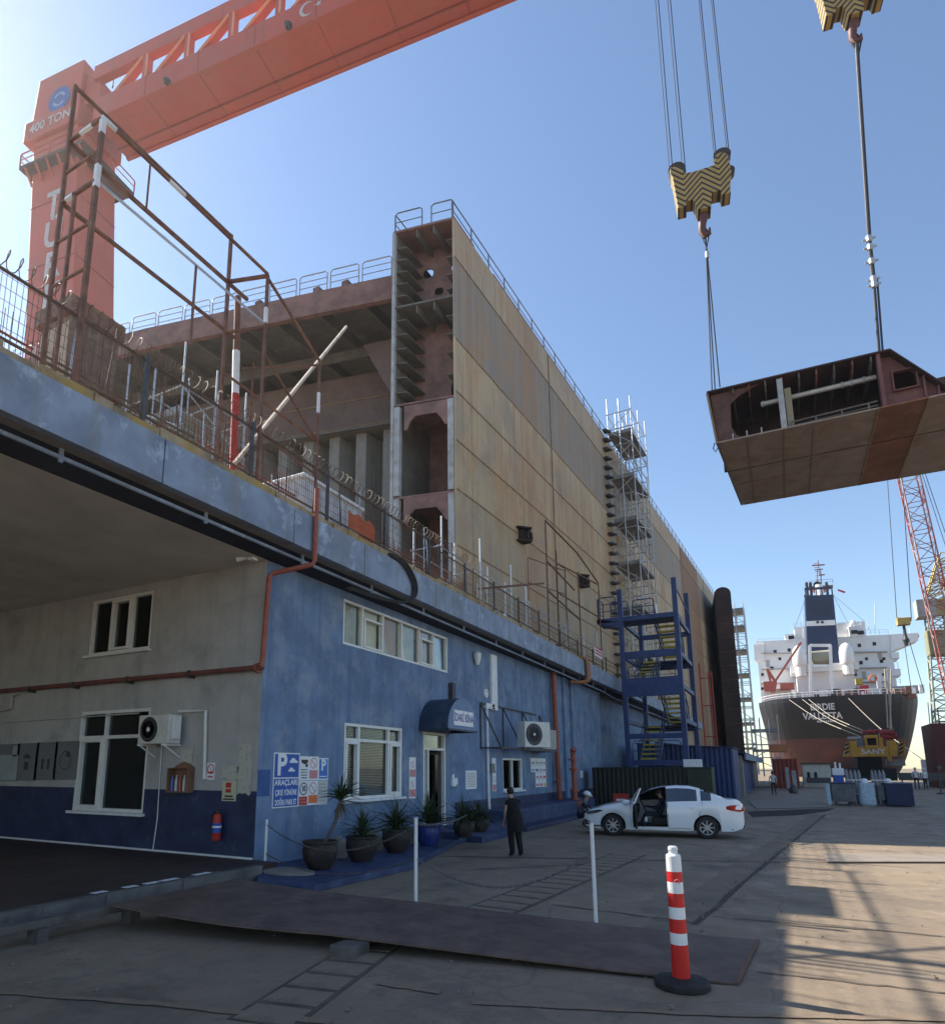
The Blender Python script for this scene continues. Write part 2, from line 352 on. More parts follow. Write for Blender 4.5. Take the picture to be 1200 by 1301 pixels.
# ================= BUILDING =================
XF = -9.23; YW = 10.0; ZC = 6.31; ZR = 7.27; YE = 84.0
B = thing('office_building', 'long two storey blue rendered office building with flat roof and pale fascia', 'building', (-12, 20, 0))
def fy(px, py, X=XF): p = onx(px, py, X); return p.y, p.z
def wall_holes(mb, a0, a1, z0, z1, holes, fn, mi=0):
    """wall of rectangles round the openings; fn(a0,z0,a1,z1) adds one block"""
    xs = sorted({a0, a1, *[h[0] for h in holes], *[h[2] for h in holes]})
    for i in range(len(xs)-1):
        u0, u1 = xs[i], xs[i+1]; cuts = sorted([(h[1], h[3]) for h in holes if h[0] <= u0+1e-6 and h[2] >= u1-1e-6]); z = z0
        for c0, c1 in cuts:
            if c0 > z+1e-6: fn(u0, z, u1, c0)
            z = c1
        if z < z1-1e-6: fn(u0, z, u1, z1)
W1 = (12.75, 4.98, 18.45, 6.12); W2 = (12.9, 1.25, 15.62, 3.08); DR = (16.8, .32, 18.2, 3.05)
y0, z1_ = fy(637, 963); y1, z0_ = fy(664, 1003); W3 = (y0+.1, z0_, y1, z1_)
FH = [W1, W2, DR, W3]
mb = MB(); wall_holes(mb, YW, 38.0, 0, ZC, FH, lambda a, b, c, d: mb.box(XF-.25, a, b, XF, c, d))
mb.box(XF-.25-.5, 38.0, 0, XF-.5, YE, ZC); mb.build('front_wall', BLUEWALL, B)
# darker blue base band where it shows
mb = MB(); mb.box(XF, 18.9, 0, XF+.02, 37.9, .95); mb.build('base_band', DADO, B)
# step in the wall beyond the drain pipe
mb = MB(); mb.box(XF, 30.6, 0, XF+.12, 31.1, ZC-.003); mb.box(XF, 31.9, 0, XF+.12, 32.2, ZC-.003); mb.build('pilaster', BLUEWALL, B)
SH = [(-14.95, 4.72, -12.72, 6.12), (-15.0, 1.02, -12.5, 3.35)]
mb = MB(); wall_holes(mb, -22, XF-.25, 1.55, ZC, [(SH[0]), (SH[1][0], 1.55, SH[1][2], SH[1][3])], lambda a, b, c, d: mb.box(a, YW, b, c, YW+.25, d)); mb.box(XF-.25, YW-.003, 1.55, XF-.003, YW, ZC-.003)
mb.build('side_wall', GREYWALL, B)
mb = MB(); wall_holes(mb, -22, XF-.25, 0, 1.55, [(SH[1][0], SH[1][1], SH[1][2], 1.55)], lambda a, b, c, d: mb.box(a, YW-.006, b, c, YW+.25, d)); mb.box(XF-.25, YW-.006, 0, XF-.003, YW, 1.55); mb.build('side_dado', DADO, B)
mb = MB(); mb.box(-22, YW-.05, zf, XF-.02, YW-.006, zf+.035); mb.build('floor_trim', WHITEP, B)
mb = MB(); mb.box(-22.2, -6, 0, -22, 24, ZC); mb.box(-22, 23.8, 0, XF-.3, 24, ZC); mb.build('rear_wall', GREYWALL, B)
mb = MB(); mb.box(-22, -6, ZC, XF, 10, ZC+.2); mb.build('carport_ceiling', CEIL, B)
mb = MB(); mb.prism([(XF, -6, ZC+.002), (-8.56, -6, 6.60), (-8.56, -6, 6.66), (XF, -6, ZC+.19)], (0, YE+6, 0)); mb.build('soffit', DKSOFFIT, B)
mb = MB(); mb.box(-22.2, -6, ZC+.2, -8.55, 24, ZR-.1); mb.box(-12, 24, ZC+.2, -8.55, YE, ZR-.1); mb.box(-11.9, 10.3, ZC, XF-.3, YE, ZC+.2); mb.build('roof_slab', CONC, B)
y = -6.0; i = 0
while y < YE:
    y2 = min(y+3.1+.6*math.sin(i*2.3), YE); MB().box(-8.55, y+.012, 6.50, -8.4, y2-.012, ZR).build('fascia_panel', FASCIA, B, bevel=.006); y = y2; i += 1
mb = MB(); mb.box(-8.9, -6, ZR-.1, -8.56, YE, ZR+.0); yy = -5.9
while yy < 38: yn = yy+random.uniform(.25, 1.1); hk_ = random.uniform(.10, .20) if yy < 26 else random.uniform(.02, .08); mb.box(-8.86, yy, ZR+.002, -8.425+random.uniform(-.05, .015), yn-.01, ZR+hk_); yy = yn 
for k in range(60):
    yy = 38+k*.7+random.uniform(-.2, .2)
    if yy < 80: mb.box(-8.85, yy, ZR, -8.5+random.uniform(-.05, .03), yy+random.uniform(.3, .62), ZR+random.uniform(.03, .13))
mb.build('roof_kerb', mat('crumbling_kerb', (.30, .23, .15), .95, var=.35, scale=2.5, col2=(.40, .27, .06), amt=.8, scale2=1.1, thr=.52, bump=.6, bscale=8), B)
# service pipe hung below the fascia
t = thing('conduit_pipe', 'thin blue-grey service pipe hung on brackets under the roof edge', 'pipe', (-8.8, 10, 6))
mb = MB(); mb.path([(-8.74, -5, 6.40), (-8.74, 12, 6.36), (-8.74, 37, 6.24), (-8.6, 38.5, 6.05), (-8.6, 60, 6.05)], .035, 8); mb.build('pipe', FASCIA, t)
for k in range(16): MB().box(-8.76, -3+k*2.7, 6.3, -8.72, -2.94+k*2.7, 6.54).build('bracket', FASCIA, t)
# --- windows ---
BLIND = mat('cream_blind', (.80, .70, .48), .8, var=.15, scale=1.2, streak=.4, streakcol=(.3, .25, .17))
BLINDG = mat('grey_blind', (.52, .49, .40), .8, var=.15, scale=3)
def rect_frame(mb, P, a0, z0, a1, z1, w, d):
    for (b0, c0, b1, c1) in ((a0, z0, a1, z0+w), (a0, z1-w, a1, z1), (a0, z0+w, a0+w, z1-w), (a1-w, z0+w, a1, z1-w)): P(mb, b0, c0, b1, c1, d)
def PF(mb, a0, z0, a1, z1, d): mb.box(XF-.10, a0, z0, XF-.10+d, a1, z1)      # block standing in a front-wall opening
def PSd(mb, a0, z0, a1, z1, d): mb.box(a0, YW+.10, z0, a1, YW+.10-d, z1)     # block in a side-wall opening
def window(P, rect, vs, hs, sashes, gl, w=.07, depth=.09, sill=True, label=None):
    a0, z0, a1, z1 = rect; mb = MB(); rect_frame(mb, P, a0, z0, a1, z1, w, depth)
    for v in vs: P(mb, v-w/2, z0+w, v+w/2, z1-w, depth-.004)
    for h in hs: P(mb, a0+w, h-w/2, a1-w, h+w/2, depth-.008)
    for s in sashes: rect_frame(mb, P, s[0], s[1], s[2], s[3], w*.9, depth+.025)
    o = mb.build('window_frame', WHITE, B, bevel=.006)
    if label: o['label'] = label
    g = MB(); P(g, a0+w*.5, z0+w*.5, a1-w*.5, z1-w*.5, .012); g.build('pane', gl, o)
    if sill:
        s_ = MB(); P(s_, a0-.07, z0-.06, a1+.07, z0, depth+.12); s_.build('window_sill', WHITEP, o, bevel=.006)
    return o
bp = [12.75, 13.62, 14.6, 15.6, 16.62, 17.5, 18.45]
w = window(PF, W1, bp[1:-1], [], [(13.66, 5.04, 14.56, 5.82), (16.66, 5.04, 17.46, 5.82)], GLASS, .06, sill=False)
cm = [BLINDG, BLIND, BLINDG, BLIND, mat('brown_curtain', (.50, .27, .16), .8, var=.1), BLINDG]
for i in range(6):
    c = MB(); n = 24; ylo, yhi = bp[i]+.04, bp[i+1]-.04
    if i in (2, 3): c.add([(XF-.2, ylo, 5.0), (XF-.2, ylo+(yhi-ylo)*.55, 5.0), (XF-.2, ylo+(yhi-ylo)*.1, 6.1), (XF-.2, ylo, 6.1)], [(0,1,2,3)]); c.add([(XF-.21, ylo, 5.0), (XF-.21, yhi, 5.0), (XF-.21, yhi, 6.1), (XF-.21, ylo, 6.1)], [(0,1,2,3)], 1)
    else:
        for k in range(n):
            u0, u1 = ylo+(yhi-ylo)*k/n, ylo+(yhi-ylo)*(k+1)/n; c.quad((XF-.2-.02*(k % 2), u0, 5), (XF-.2-.02*((k+1) % 2), u1, 5), (XF-.2-.02*((k+1) % 2), u1, 6.1), (XF-.2-.02*(k % 2), u0, 6.1))
    c.build('curtain', [cm[i], MATS['brown_curtain'] if i == 2 else BLINDG], w)
w = window(PF, W2, [13.55, 14.95], [2.68], [(12.97, 1.32, 13.51, 2.64), (14.99, 1.32, 15.55, 2.64)], GLASS, .075, sill=True)
c = MB()
for k in range(44): c.box(XF-.2, 12.95, 1.3+k*.04, XF-.17, 15.58, 1.325+k*.04)
c.build('blind', mat('slatted_blind', (.22, .22, .21), .7), w)
window(PF, W3, [(W3[0]+W3[2])/2], [], [], GLASSD, .07)
w = window(PSd, SH[0], [-14.2, -13.45], [], [(-14.16, 4.8, -13.49, 6.04)], GLASSD, .07)
w = window(PSd, SH[1], [-14.05], [2.72], [(-14.93, 1.09, -14.09, 2.68)], GLASSD, .08)
# rooms behind the openings: plain boxes coloured near black to give the dark of unlit rooms
mb = MB()
for (a, b, c, d) in FH:
    mb.box(XF-2.5, a-.3, b-.2, XF-2.45, c+.3, d+.15)
    mb.box(XF-2.5, a-.3, b-.2, XF-.26, a-.25, d+.15); mb.box(XF-2.5, c+.25, b-.2, XF-.26, c+.3, d+.15); mb.box(XF-2.5, a-.3, b-.25, XF-.26, c+.3, b-.2); mb.box(XF-2.5, a-.3, d+.1, XF-.26, c+.3, d+.15)
for (a, b, c, d) in SH: mb.box(a-.2, YW+1.5, b-.2, c+.2, YW+1.55, d+.1); mb.box(a-.2, YW+.26, b-.25, c+.2, YW+1.5, b-.2); mb.box(a-.2, YW+.26, d+.1, c+.2, YW+1.5, d+.15); mb.box(a-.25, YW+.26, b-.2, a-.2, YW+1.5, d+.1); mb.box(c+.2, YW+.26, b-.2, c+.25, YW+1.5, d+.1)
mb.build('room_lining', BLACK, B)
# door
mb = MB(); rect_frame(mb, PF, DR[0], DR[1], DR[2], DR[3], .07, .12); PF(mb, DR[0]+.07, 2.52, DR[2]-.07, 2.60, .115); PF(mb, 17.08, DR[1]+.07, 17.15, 2.52, .115)
d = mb.build('door_frame', WHITE, B, bevel=.006)
g = MB(); PF(g, DR[0]+.06, 2.6, DR[2]-.06, DR[3]-.06, .01); PF(g, DR[0]+.06, DR[1]+.05, 17.09, 2.53, .01); g.build('pane', GLASS, d)
mb = MB(); M = Matrix.Translation((XF-.06, 18.1, 0)) @ Matrix.Rotation(math.radians(-68), 4, 'Z'); q = MB(); rect_frame(q, lambda m_, a, b, c, e, dd: m_.box(-.03, a, b, .03, c, e), -.92, .36, -.02, 2.5, .1, 0); q.xf(M); q.build('door', STEEL, B)
q = MB(); q.box(-.01, -.86, .4, .01, -.1, 2.4); q.xf(M); q.build('pane', GLASSD, LAST[0]); 
# entrance awning: half-barrel canopy
AW = mat('navy_canopy', (.025, .045, .085), .5, var=.15, scale=2, col2=(.1, .11, .13), amt=.4, scale2=2)
A = thing('entrance_awning', 'dark navy half-barrel awning over the office door with a white name board', 'awning', (-8.7, 17.5, 3.1))
ac, ar, zb = 17.55, 1.02, 3.12; xo = XF+.95
mb = MB(); n = 18
pts = [(ac-ar*math.cos(math.pi*k/n), zb+.92*math.sin(math.pi*k/n)) for k in range(n+1)]
for k in range(n): mb.quad((XF+.01, *pts[k]), (xo, *pts[k]), (xo, *pts[k+1]), (XF+.01, *pts[k+1]))
mb.build('hood', AW, A, smooth=True)
mb = MB(); mb.prism([(xo-.03, a, b) for a, b in pts], (.03, 0, 0)); mb.build('front_board', mat('blue_grey_panel', (.15, .22, .34), .6, var=.1), A)
mb = MB(); mb.box(XF+.01, ac-ar, zb-.05, xo, ac-ar+.03, zb); mb.box(XF+.01, ac+ar-.03, zb-.05, xo, ac+ar, zb); mb.box(xo-.03, ac-ar, zb-.05, xo, ac+ar, zb-.002); mb.build('rim', AW, A)
mb = MB(); mb.box(xo+.004, ac-.66, zb+.1, xo+.016, ac+.66, zb+.54); nb = mb.build('name_board', SIGNW, A)
text('lettering', 'İDARİ BİNA', .32, mat('purple_lettering', (.06, .03, .25), .5, var=.02), nb, MY(ac, zb+.32, xo, .02), sx=.74, bold=.002)
# steps and plinths
PL = mat('blue_step_paint', (.03, .048, .115), .6, var=.25, scale=3, col2=(.08, .1, .16), amt=.5, scale2=3)
t = thing('entrance_steps', 'blue painted concrete steps in front of the office door', 'steps', (-8.5, 17.6, 0))
mb = MB(); mb.box(XF, 16.4, 0, -7.9, 20.18, .3); mb.build('landing', PL, t, bevel=.01); MB().box(-7.9, 16.9, 0, -7.45, 18.9, .17).build('step', PL, t, bevel=.01)
MB().box(-8.5, 17.2, .3, -7.95, 18.2, .315).build('mat', RUBBER, t)
a = [onz(x, y) for x, y in ((338, 1112), (400, 1134), (520, 1106), (585, 1077))]
t = MB(); t.prism([(XF, 10.15, 0), (a[1].x-.9, a[1].y-.4, 0), (a[1].x, a[1].y, 0), (a[2].x, a[2].y, 0), (-7.9, 16.38, 0), (XF, 16.38, 0)], (0, 0, .12)); t.build('plant_plinth', PL, bevel=.01); tag(LAST[0], 'low blue painted plinth along the wall under the potted plants', 'plinth')
t = thing('service_plinth', 'high blue painted plinth along the wall behind the standing woman', 'plinth', (-8.7, 26, 0))
MB().box(XF, 20.6, 0, -8.1, 31.6, .62).build('plinth', PL, t, bevel=.02); MB().box(-8.1, 20.6, 0, -7.5, 34.0, .13).build('step', DADO, t, bevel=.02)
MB().box(XF, 20.2, .0, -8.3, 20.6, .35).build('low_block', PL, t, bevel=.02)
# ================= HULL UNDER CONSTRUCTION =================
hA = V((-12.29, 25.6, 0)); d1 = V((.05, 1, 0)).normalized(); d2 = V((-.98, -.2, 0)).normalized()
n1 = V((d1.y, -d1.x, 0)); n2 = V((-d2.y, d2.x, 0))
if n2.y > 0: n2 = -n2
HT = 29.3
def H(s, t, z): return hA + d1*s + d2*t + V((0, 0, z))
def hull_mat():
    m = bpy.data.materials.new('primed_hull_plate'); m.use_nodes = True; nt = m.node_tree; N = nt.nodes; L = nt.links; b = N['Principled BSDF']
    geo = N.new('ShaderNodeNewGeometry'); O = geo.outputs['Position']; sp = N.new('ShaderNodeSeparateXYZ'); L.new(O, sp.inputs[0])
    def noise(s, sc=(1,1,1), lo=.4, hi=.6, d=8):
        mp = N.new('ShaderNodeMapping'); mp.inputs['Scale'].default_value = sc; L.new(O, mp.inputs[0])
        n = N.new('ShaderNodeTexNoise'); n.inputs['Scale'].default_value = s; n.inputs['Detail'].default_value = d; n.inputs['Roughness'].default_value = .65; L.new(mp.outputs[0], n.inputs['Vector'])
        q = N.new('ShaderNodeMapRange'); q.inputs[1].default_value = lo; q.inputs[2].default_value = hi; L.new(n.outputs['Fac'], q.inputs[0]); return q.outputs[0]
    def mix(f, a, c, k=1.0):
        x = N.new('ShaderNodeMix'); x.data_type = 'RGBA'; mm = N.new('ShaderNodeMath'); mm.operation = 'MULTIPLY'; mm.inputs[1].default_value = k; L.new(f, mm.inputs[0]); L.new(mm.outputs[0], x.inputs[0])
        for i, v in ((6, a), (7, c)):
            if isinstance(v, tuple): x.inputs[i].default_value = (*v, 1)
            else: L.new(v, x.inputs[i])
        return x.outputs[2]
    zr = N.new('ShaderNodeMapRange'); zr.inputs[1].default_value = 0; zr.inputs[2].default_value = 32; L.new(sp.outputs['Z'], zr.inputs[0])
    cr = N.new('ShaderNodeValToRGB'); cr.color_ramp.interpolation = 'CONSTANT'; e = cr.color_ramp.elements
    tan = (.40, .30, .18); stops = [(0, (.42, .33, .21)), (14.75/32, (.54, .40, .235)), (17.2/32, (.59, .44, .265)), (22.55/32, (.27, .235, .205)), (27.1/32, (.50, .39, .27))]
    e[0].position = 0; e[0].color = (*stops[0][1], 1); e[1].position = stops[1][0]; e[1].color = (*stops[1][1], 1)
    for p, c in stops[2:]: x = e.new(p); x.color = (*c, 1)
    L.new(zr.outputs[0], cr.inputs[0]); cur = cr.outputs[0]
    cur = mix(noise(.5, lo=.35, hi=.65), cur, (.38, .31, .22), .45)
    # plate-to-plate tone change (vertical strakes)
    cur = mix(noise(1, (0, 1.6, 0), .45, .55, 1), cur, (.45, .38, .27), .25)
    cur = mix(noise(1.1, (2.2, 2.2, .10), .50, .64), cur, (.35, .19, .08), .5)
    cur = mix(noise(.35, (1, 1, .6), .48, .62), cur, (.27, .235, .19), .5)
    cur = mix(noise(3.0, (2.2, 2.2, .09), .56, .72), cur, (.30, .16, .08), .35)
    cur = mix(noise(.55, (1, 1, .5), .50, .68, 10), cur, (.47, .24, .09), .5)
    cur = mix(noise(2.4, (1, 1, .6), .62, .70, 10), cur, (.30, .12, .04), .7)
    # brown rust zone further along
    def band(a, c, f=.6):
        p = N.new('ShaderNodeMapRange'); p.inputs[1].default_value = a-f; p.inputs[2].default_value = a+f; L.new(sp.outputs['Y'], p.inputs[0])
        q = N.new('ShaderNodeMapRange'); q.inputs[1].default_value = c-f; q.inputs[2].default_value = c+f; q.inputs[3].default_value = 1; q.inputs[4].default_value = 0; L.new(sp.outputs['Y'], q.inputs[0])
        mm = N.new('ShaderNodeMath'); mm.operation = 'MULTIPLY'; L.new(p.outputs[0], mm.inputs[0]); L.new(q.outputs[0], mm.inputs[1]); return mm.outputs[0]
    cur = mix(band(83, 96), cur, (.27, .13, .06), .85)
    # brighter rust around the weld
    cur = mix(band(33.2, 36.2, 1.2), cur, (.42, .19, .07), .30)
    L.new(cur, b.inputs['Base Color']); b.inputs['Roughness'].default_value = .75
    bp = N.new('ShaderNodeBump'); bp.inputs['Strength'].default_value = .35; bp.inputs['Distance'].default_value = .06
    L.new(noise(.9, (1, 1, 1), 0, 1, 3), bp.inputs['Height']); L.new(bp.outputs[0], b.inputs['Normal']); return m
HM = hull_mat()
PRIM = mat('red_brown_primer', (.24, .135, .115), .75, var=.25, scale=1.2, col2=(.12, .09, .08), amt=.6, scale2=1.1, bump=.2)
PRIMG = mat('grey_primer', (.15, .145, .13), .75, var=.2, scale=1.2, col2=(.18, .10, .07), amt=.5, scale2=1.4, bump=.2)
PLATEW = mat('pale_primed_steel', (.42, .43, .43), .7, var=.15, scale=2, col2=(.25, .17, .12), amt=.5, scale2=2.5)
HL = thing('ship_hull_section', 'huge tan steel hull section under construction with open cellular end and rust streaks', 'ship hull', tuple(hA))
SL = 93.0; TH = .12; WT = 3.25
mb = MB(); mb.prism([H(0, 0, 0), H(SL, 0, 0), H(SL, 0, HT), H(0, 0, HT)], -n1*TH); mb.build('side_shell', HM, HL)
# weld seams and doubler strips, proud of the shell
WELD = mat('weld_seam', (.30, .20, .12), .8, var=.3, scale=3)
for z in (27.1, 22.55, 19.74, 17.2, 14.75, 12.0, 9.6):
    MB().prism([H(.02, 0, z-.04)+n1*.002, H(SL, 0, z-.03)+n1*.002, H(SL, 0, z+.03)+n1*.002, H(.02, 0, z+.03)+n1*.002], n1*.03).build('weld_seam', WELD, HL)
for s_ in (12.9, 40.5, 58.3, 75.3):
    MB().prism([H(s_-.05, 0, 1)+n1*.035, H(s_+.05, 0, 1)+n1*.035, H(s_+.05, 0, HT-.02)+n1*.035, H(s_-.05, 0, HT-.02)+n1*.035], n1*.02).build('weld_seam', WELD, HL)
mb = MB()
for k in range(28):
    s_ = 1.6+k*3.2; 
    if k % 2 == 0: mb.prism([H(s_-.025, 0, 7)+n1*.002, H(s_+.025, 0, 7)+n1*.002, H(s_+.025, 0, 22.5)+n1*.002, H(s_-.025, 0, 22.5)+n1*.002], n1*.012)
mb.build('plate_joint', mat('faint_plate_joint', (.42, .31, .19), .8, var=.3), HL)
# chain bitts: dark lugs on the shell
def lug(px, py):
    p = onpl(px, py, hA, n1); t = MB(); u = V((0, 0, 1))
    for o in (-.42, .34): t.prism([p+u*(o)+d1*-.5, p+u*(o)+d1*.35, p+u*(o)+d1*.35+n1*.5, p+u*(o)+d1*.1+n1*.7, p+u*o-d1*.5+n1*.2], u*.08)
    ring = [p+n1*.45+d1*.3+(u*math.cos(a)+d1*math.sin(a))*.28 for a in [2*math.pi*i/14 for i in range(14)]]
    t.path(ring, .10, 8, closed=True); t.prism([p-d1*.2-u*.3, p+d1*.3-u*.3, p+d1*.3+u*.3, p-d1*.2+u*.3], n1*.3)
    t.build('mooring_lug', mat('black_iron', (.03, .018, .015), .7), HL)
lug(660, 681); lug(736, 739)
# inner shell, transverse bulkhead (recessed), decks and stiffeners of the open end
mb = MB(); mb.prism([H(.2, WT, 0), H(SL, WT, 0), H(SL, WT, HT), H(.2, WT, HT)], n1*.1); mb.build('inner_shell', PRIMG, HL)
for s0_, s1_ in ((.02, 2.2), (4.6, SL)): MB().prism([H(s0_, WT+.02, HT), H(s0_, 0, HT), H(s1_, 0, HT), H(s1_, WT, HT)], V((0, 0, .12))).build('top_deck', PRIM, HL)
# recessed web frame with lightening holes
def web(s_, z0, z1, holes, m, th=.08):
    """plate across the wing between t=.12 and WT-.1, with round-ended holes (t, z, r, h)"""
    mb = MB(); t0, t1 = .13, WT-.12
    def cell(a, b, c, d): mb.prism([H(s_, a, b), H(s_, c, b), H(s_, c, d), H(s_, a, d)], d1*th)
    hs = [(h[0]-h[2], h[1]-h[3], h[0]+h[2], h[1]+h[3]) for h in holes]
    wall_holes(mb, t0, t1, z0, z1, hs, cell)
    for (t, z, r, h) in holes:       # rounded corners of each opening
        for i, j in ((-1,-1),(1,-1),(1,1),(-1,1)):
            q = min(r, h)*.9; c = (t+i*(r-q), z+j*(h-q)); P = [H(s_, t+i*r, z+j*h)]
            for k in range(7): a = math.pi/2*k/6; P.append(H(s_, c[0]+i*q*math.cos(a), c[1]+j*q*math.sin(a)))
            mb.prism(P, d1*th)
        
    return mb.build('web_frame', m, HL)
# levels: 28 top box, 24.9 deck, 19.4 deck, 14.6 deck
web(1.7, 24.95, HT-.02, [(.75, 28.0, .28, .3), (2.3, 27.9, .3, .28), (1.7, 26.7, .25, .22), (.7, 26.0, .35, .4)], PRIM)
web(1.9, 19.5, 24.9, [(.75, 21.0, .42, .55), (.8, 24.2, .28, .2)], PRIM)
web(3.4, 14.7, 19.45, [(.75, 17.6, .42, .5), (.8, 15.9, .45, .75)], PRIM)
web(3.4, 7.3, 14.6, [(.75, 12.2, .42, .5), (.8, 13.6, .4, .4), (.8, 10, .45, .7)], PRIM)
for s_, z0, z1 in ((6, 19.5, HT-.1), (8, 7.3, 19.4)):
    MB().prism([H(s_, .13, z0), H(s_, WT-.12, z0), H(s_, WT-.12, z1), H(s_, .13, z1)], d1*.08).build('bulkhead', PRIM, HL)
for z in (24.9, 19.45, 14.6, 9.9):
    MB().prism([H(.05, .13, z), H(8, .13, z), H(8, WT-.12, z), H(.05, WT-.12, z)], V((0, 0, .1))).build('inner_deck', PRIMG if z > 20 else PRIM, HL)
# longitudinal stiffeners on inner shell (ledges seen from below), under the decks, on the outer shell
mb = MB()
for z in (28.4, 27.7, 27.0, 26.3, 25.6, 24.2, 23.4, 22.6, 21.8, 21.0, 20.2): mb.prism([H(.1, WT-.13, z), H(7.5, WT-.13, z), H(7.5, WT-.72, z-.05), H(.1, WT-.72, z-.05)], V((0, 0, .05)))
mb.build('stiffener', PRIMG, HL)
mb = MB()
for z in (28.2, 27.2, 26.2, 25.4, 23.9, 22.9, 21.9, 20.7): mb.prism([H(.1, .13, z), H(5.5, .13, z), H(5.5, .5, z), H(.1, .5, z)], V((0, 0, .04)))
mb.build('stiffener', PRIMG, HL)
for t in (1.1, 2.0):
    for z in (HT-.02, 24.88): s1_ = 2.2 if z > 28 else 6; MB().prism([H(.1, t, z), H(s1_, t, z), H(s1_, t, z-.45), H(.1, t, z-.45)], d2*.06).build('deck_girder', PRIMG, HL)
# lower open bays: white posts and haunched brown frames
for z0, z1 in ((14.75, 19.4), (9.9, 14.6)):
    for t0 in (.02, WT-.52):
        mb = MB(); mb.prism([H(.0, t0+.12, z0), H(0, t0+.40, z0), H(0, t0+.40, z1-.02), H(0, t0+.12, z1-.02)], d1*.25); mb.build('pillar', PLATEW, HL)
    mb = MB(); hh = .5; c = .55; tl, tr = WT-.64, .5
    mb.prism([H(.03, .43, z1-.02), H(.03, .43, z1-1.3), H(.03, .55, z1-1.3), H(.03, .75, z1-.95), H(.03, 1.0, z1-.62), H(.03, WT-1.2, z1-.62), H(.03, WT-.95, z1-.85), H(.03, WT-.75, z1-1.3), H(.03, WT-.63, z1-1.3), H(.03, WT-.63, z1-.02)], d1*.1)
    mb.build('haunched_frame', PRIM, HL)
    mb = MB(); mb.prism([H(3.0, 1.6, z0+.1), H(3.0, 1.95, z0+.1), H(3.0, 1.95, z1-.1), H(3.0, 1.6, z1-.1)], d1*.3); mb.build('pillar', PLATEW, HL)
mb = MB(); mb.prism([H(-.02, WT-.1, 7.3), H(-.02, WT+.04, 7.3), H(-.02, WT+.04, HT), H(-.02, WT-.1, HT)], d1*.2); mb.build('edge_bar', PLATEW, HL)
# deck bridging to the left, with its face beam, underside girders, hopper plate and corrugated bulkhead
DL = 34
mb = MB(); mb.prism([H(.3, WT+.1, 25.75), H(.3, WT+DL*.46, 26.0), H(.3, WT+DL*.46, 27.35), H(.3, WT+.1, 27.1)], d1*.3); mb.prism([H(.3, WT+DL*.46, 26.0), H(.3, WT+.1+DL, 25.3), H(.3, WT+.1+DL, 26.9), H(.3, WT+DL*.46, 27.35)], d1*.3)
mb.build('cross_deck_beam', PRIM, HL)
mb = MB(); mb.prism([H(.6, WT+.1, 26.9), H(.6, WT+.1+DL, 26.7), H(30, WT+.1+DL, 26.7), H(30, WT+.1, 26.9)], V((0, 0, .1))); mb.build('cross_deck', PRIMG, HL)
for k in range(12):
    t = WT+2+k*2.6; MB().prism([H(.7, t, 26.0), H(24, t, 26.0), H(24, t, 26.68), H(.7, t, 26.68)], d2*.1).build('under_deck_girder', PRIMG, HL)
for s_ in (4, 9, 14, 19): MB().prism([H(s_, WT+.2, 25.4), H(s_, WT+DL, 25.2), H(s_, WT+DL, 25.99), H(s_, WT+.2, 25.99)], d1*.12).build('under_deck_girder', PRIMG, HL)
hop = mat('hopper_plate', (.20, .14, .125), .8, var=.2, scale=.5, col2=(.08, .065, .06), amt=.6, scale2=.5)
mb = MB(); mb.prism([H(2.2, WT+.15, 20.1), H(2.2, WT+6.2, 20.1), H(5, WT+16, 20.1), H(5, WT+16, 25.3), H(2.2, WT+6.2, 25.3), H(2.2, WT+.15, 25.3)][0:0] or [H(3.0, WT+.15, 20.2), H(3.0, WT+.9, 20.2), H(3.0, WT+3.6, 25.4), H(3.0, WT+.15, 25.4)], d1*.1)
mb.build('wing_bracket', hop, HL)
mb = MB(); mb.prism([H(5.5, WT+.15, 20.2), H(5.5, WT+30, 20.2), H(5.5, WT+30, 25.3), H(5.5, WT+.15, 25.3)], d1*.12); mb.build('upper_bulkhead', hop, HL)
for zc in (21.9, 23.6): MB().prism([H(5.45, WT+.2, zc), H(5.45, WT+30, zc), H(5.45, WT+30, zc+.07), H(5.45, WT+.2, zc+.07)], d1*.04).build('weld_seam', WELD, HL)
cg = mat('grey_streaked_plate', (.26, .25, .225), .8, var=.15, scale=1.5, col2=(.16, .11, .09), amt=.5, scale2=1.5, streak=.5, streakcol=(.13, .10, .08))
mb = MB(); pr = []; t = WT+.2
while t < WT+12: pr += [(t, 3.2), (t+.6, 3.2), (t+.8, 4.4), (t+1.4, 4.4)]; t += 1.6
for i in range(len(pr)-1):
    (ta, sa), (tb, sb) = pr[i], pr[i+1]; mb.quad(H(sa, ta, 6), H(sb, tb, 6), H(sb, tb, 20.15), H(sa, ta, 20.15))
mb.build('corrugated_bulkhead', cg, HL)
mb = MB(); mb.prism([H(2.6, WT+.15, 20.1), H(2.6, WT+12.2, 20.1), H(6, WT+12.2, 20.1), H(6, WT+.15, 20.1)], V((0, 0, .1))); mb.build('ledge', PRIMG, HL)
for z in [8+k*.42 for k in range(29)]: MB().prism([H(1.6, WT+.06, z), H(2.8, WT+.06, z), H(2.8, WT+.62, z), H(1.6, WT+.62, z)], V((0, 0, .22))).build('stiffener', cg, HL)
MB().prism([H(8, WT+12, 6), H(8, WT+32, 6), H(8, WT+32, 25.2), H(8, WT+12, 25.2)], d1*.2).build('far_bulkhead', hop, HL)
MB().prism([H(26, WT, 0), H(26, WT+34, 0), H(26, WT+34, 26.6), H(26, WT, 26.6)], d1*.2).build('far_bulkhead', hop, HL)
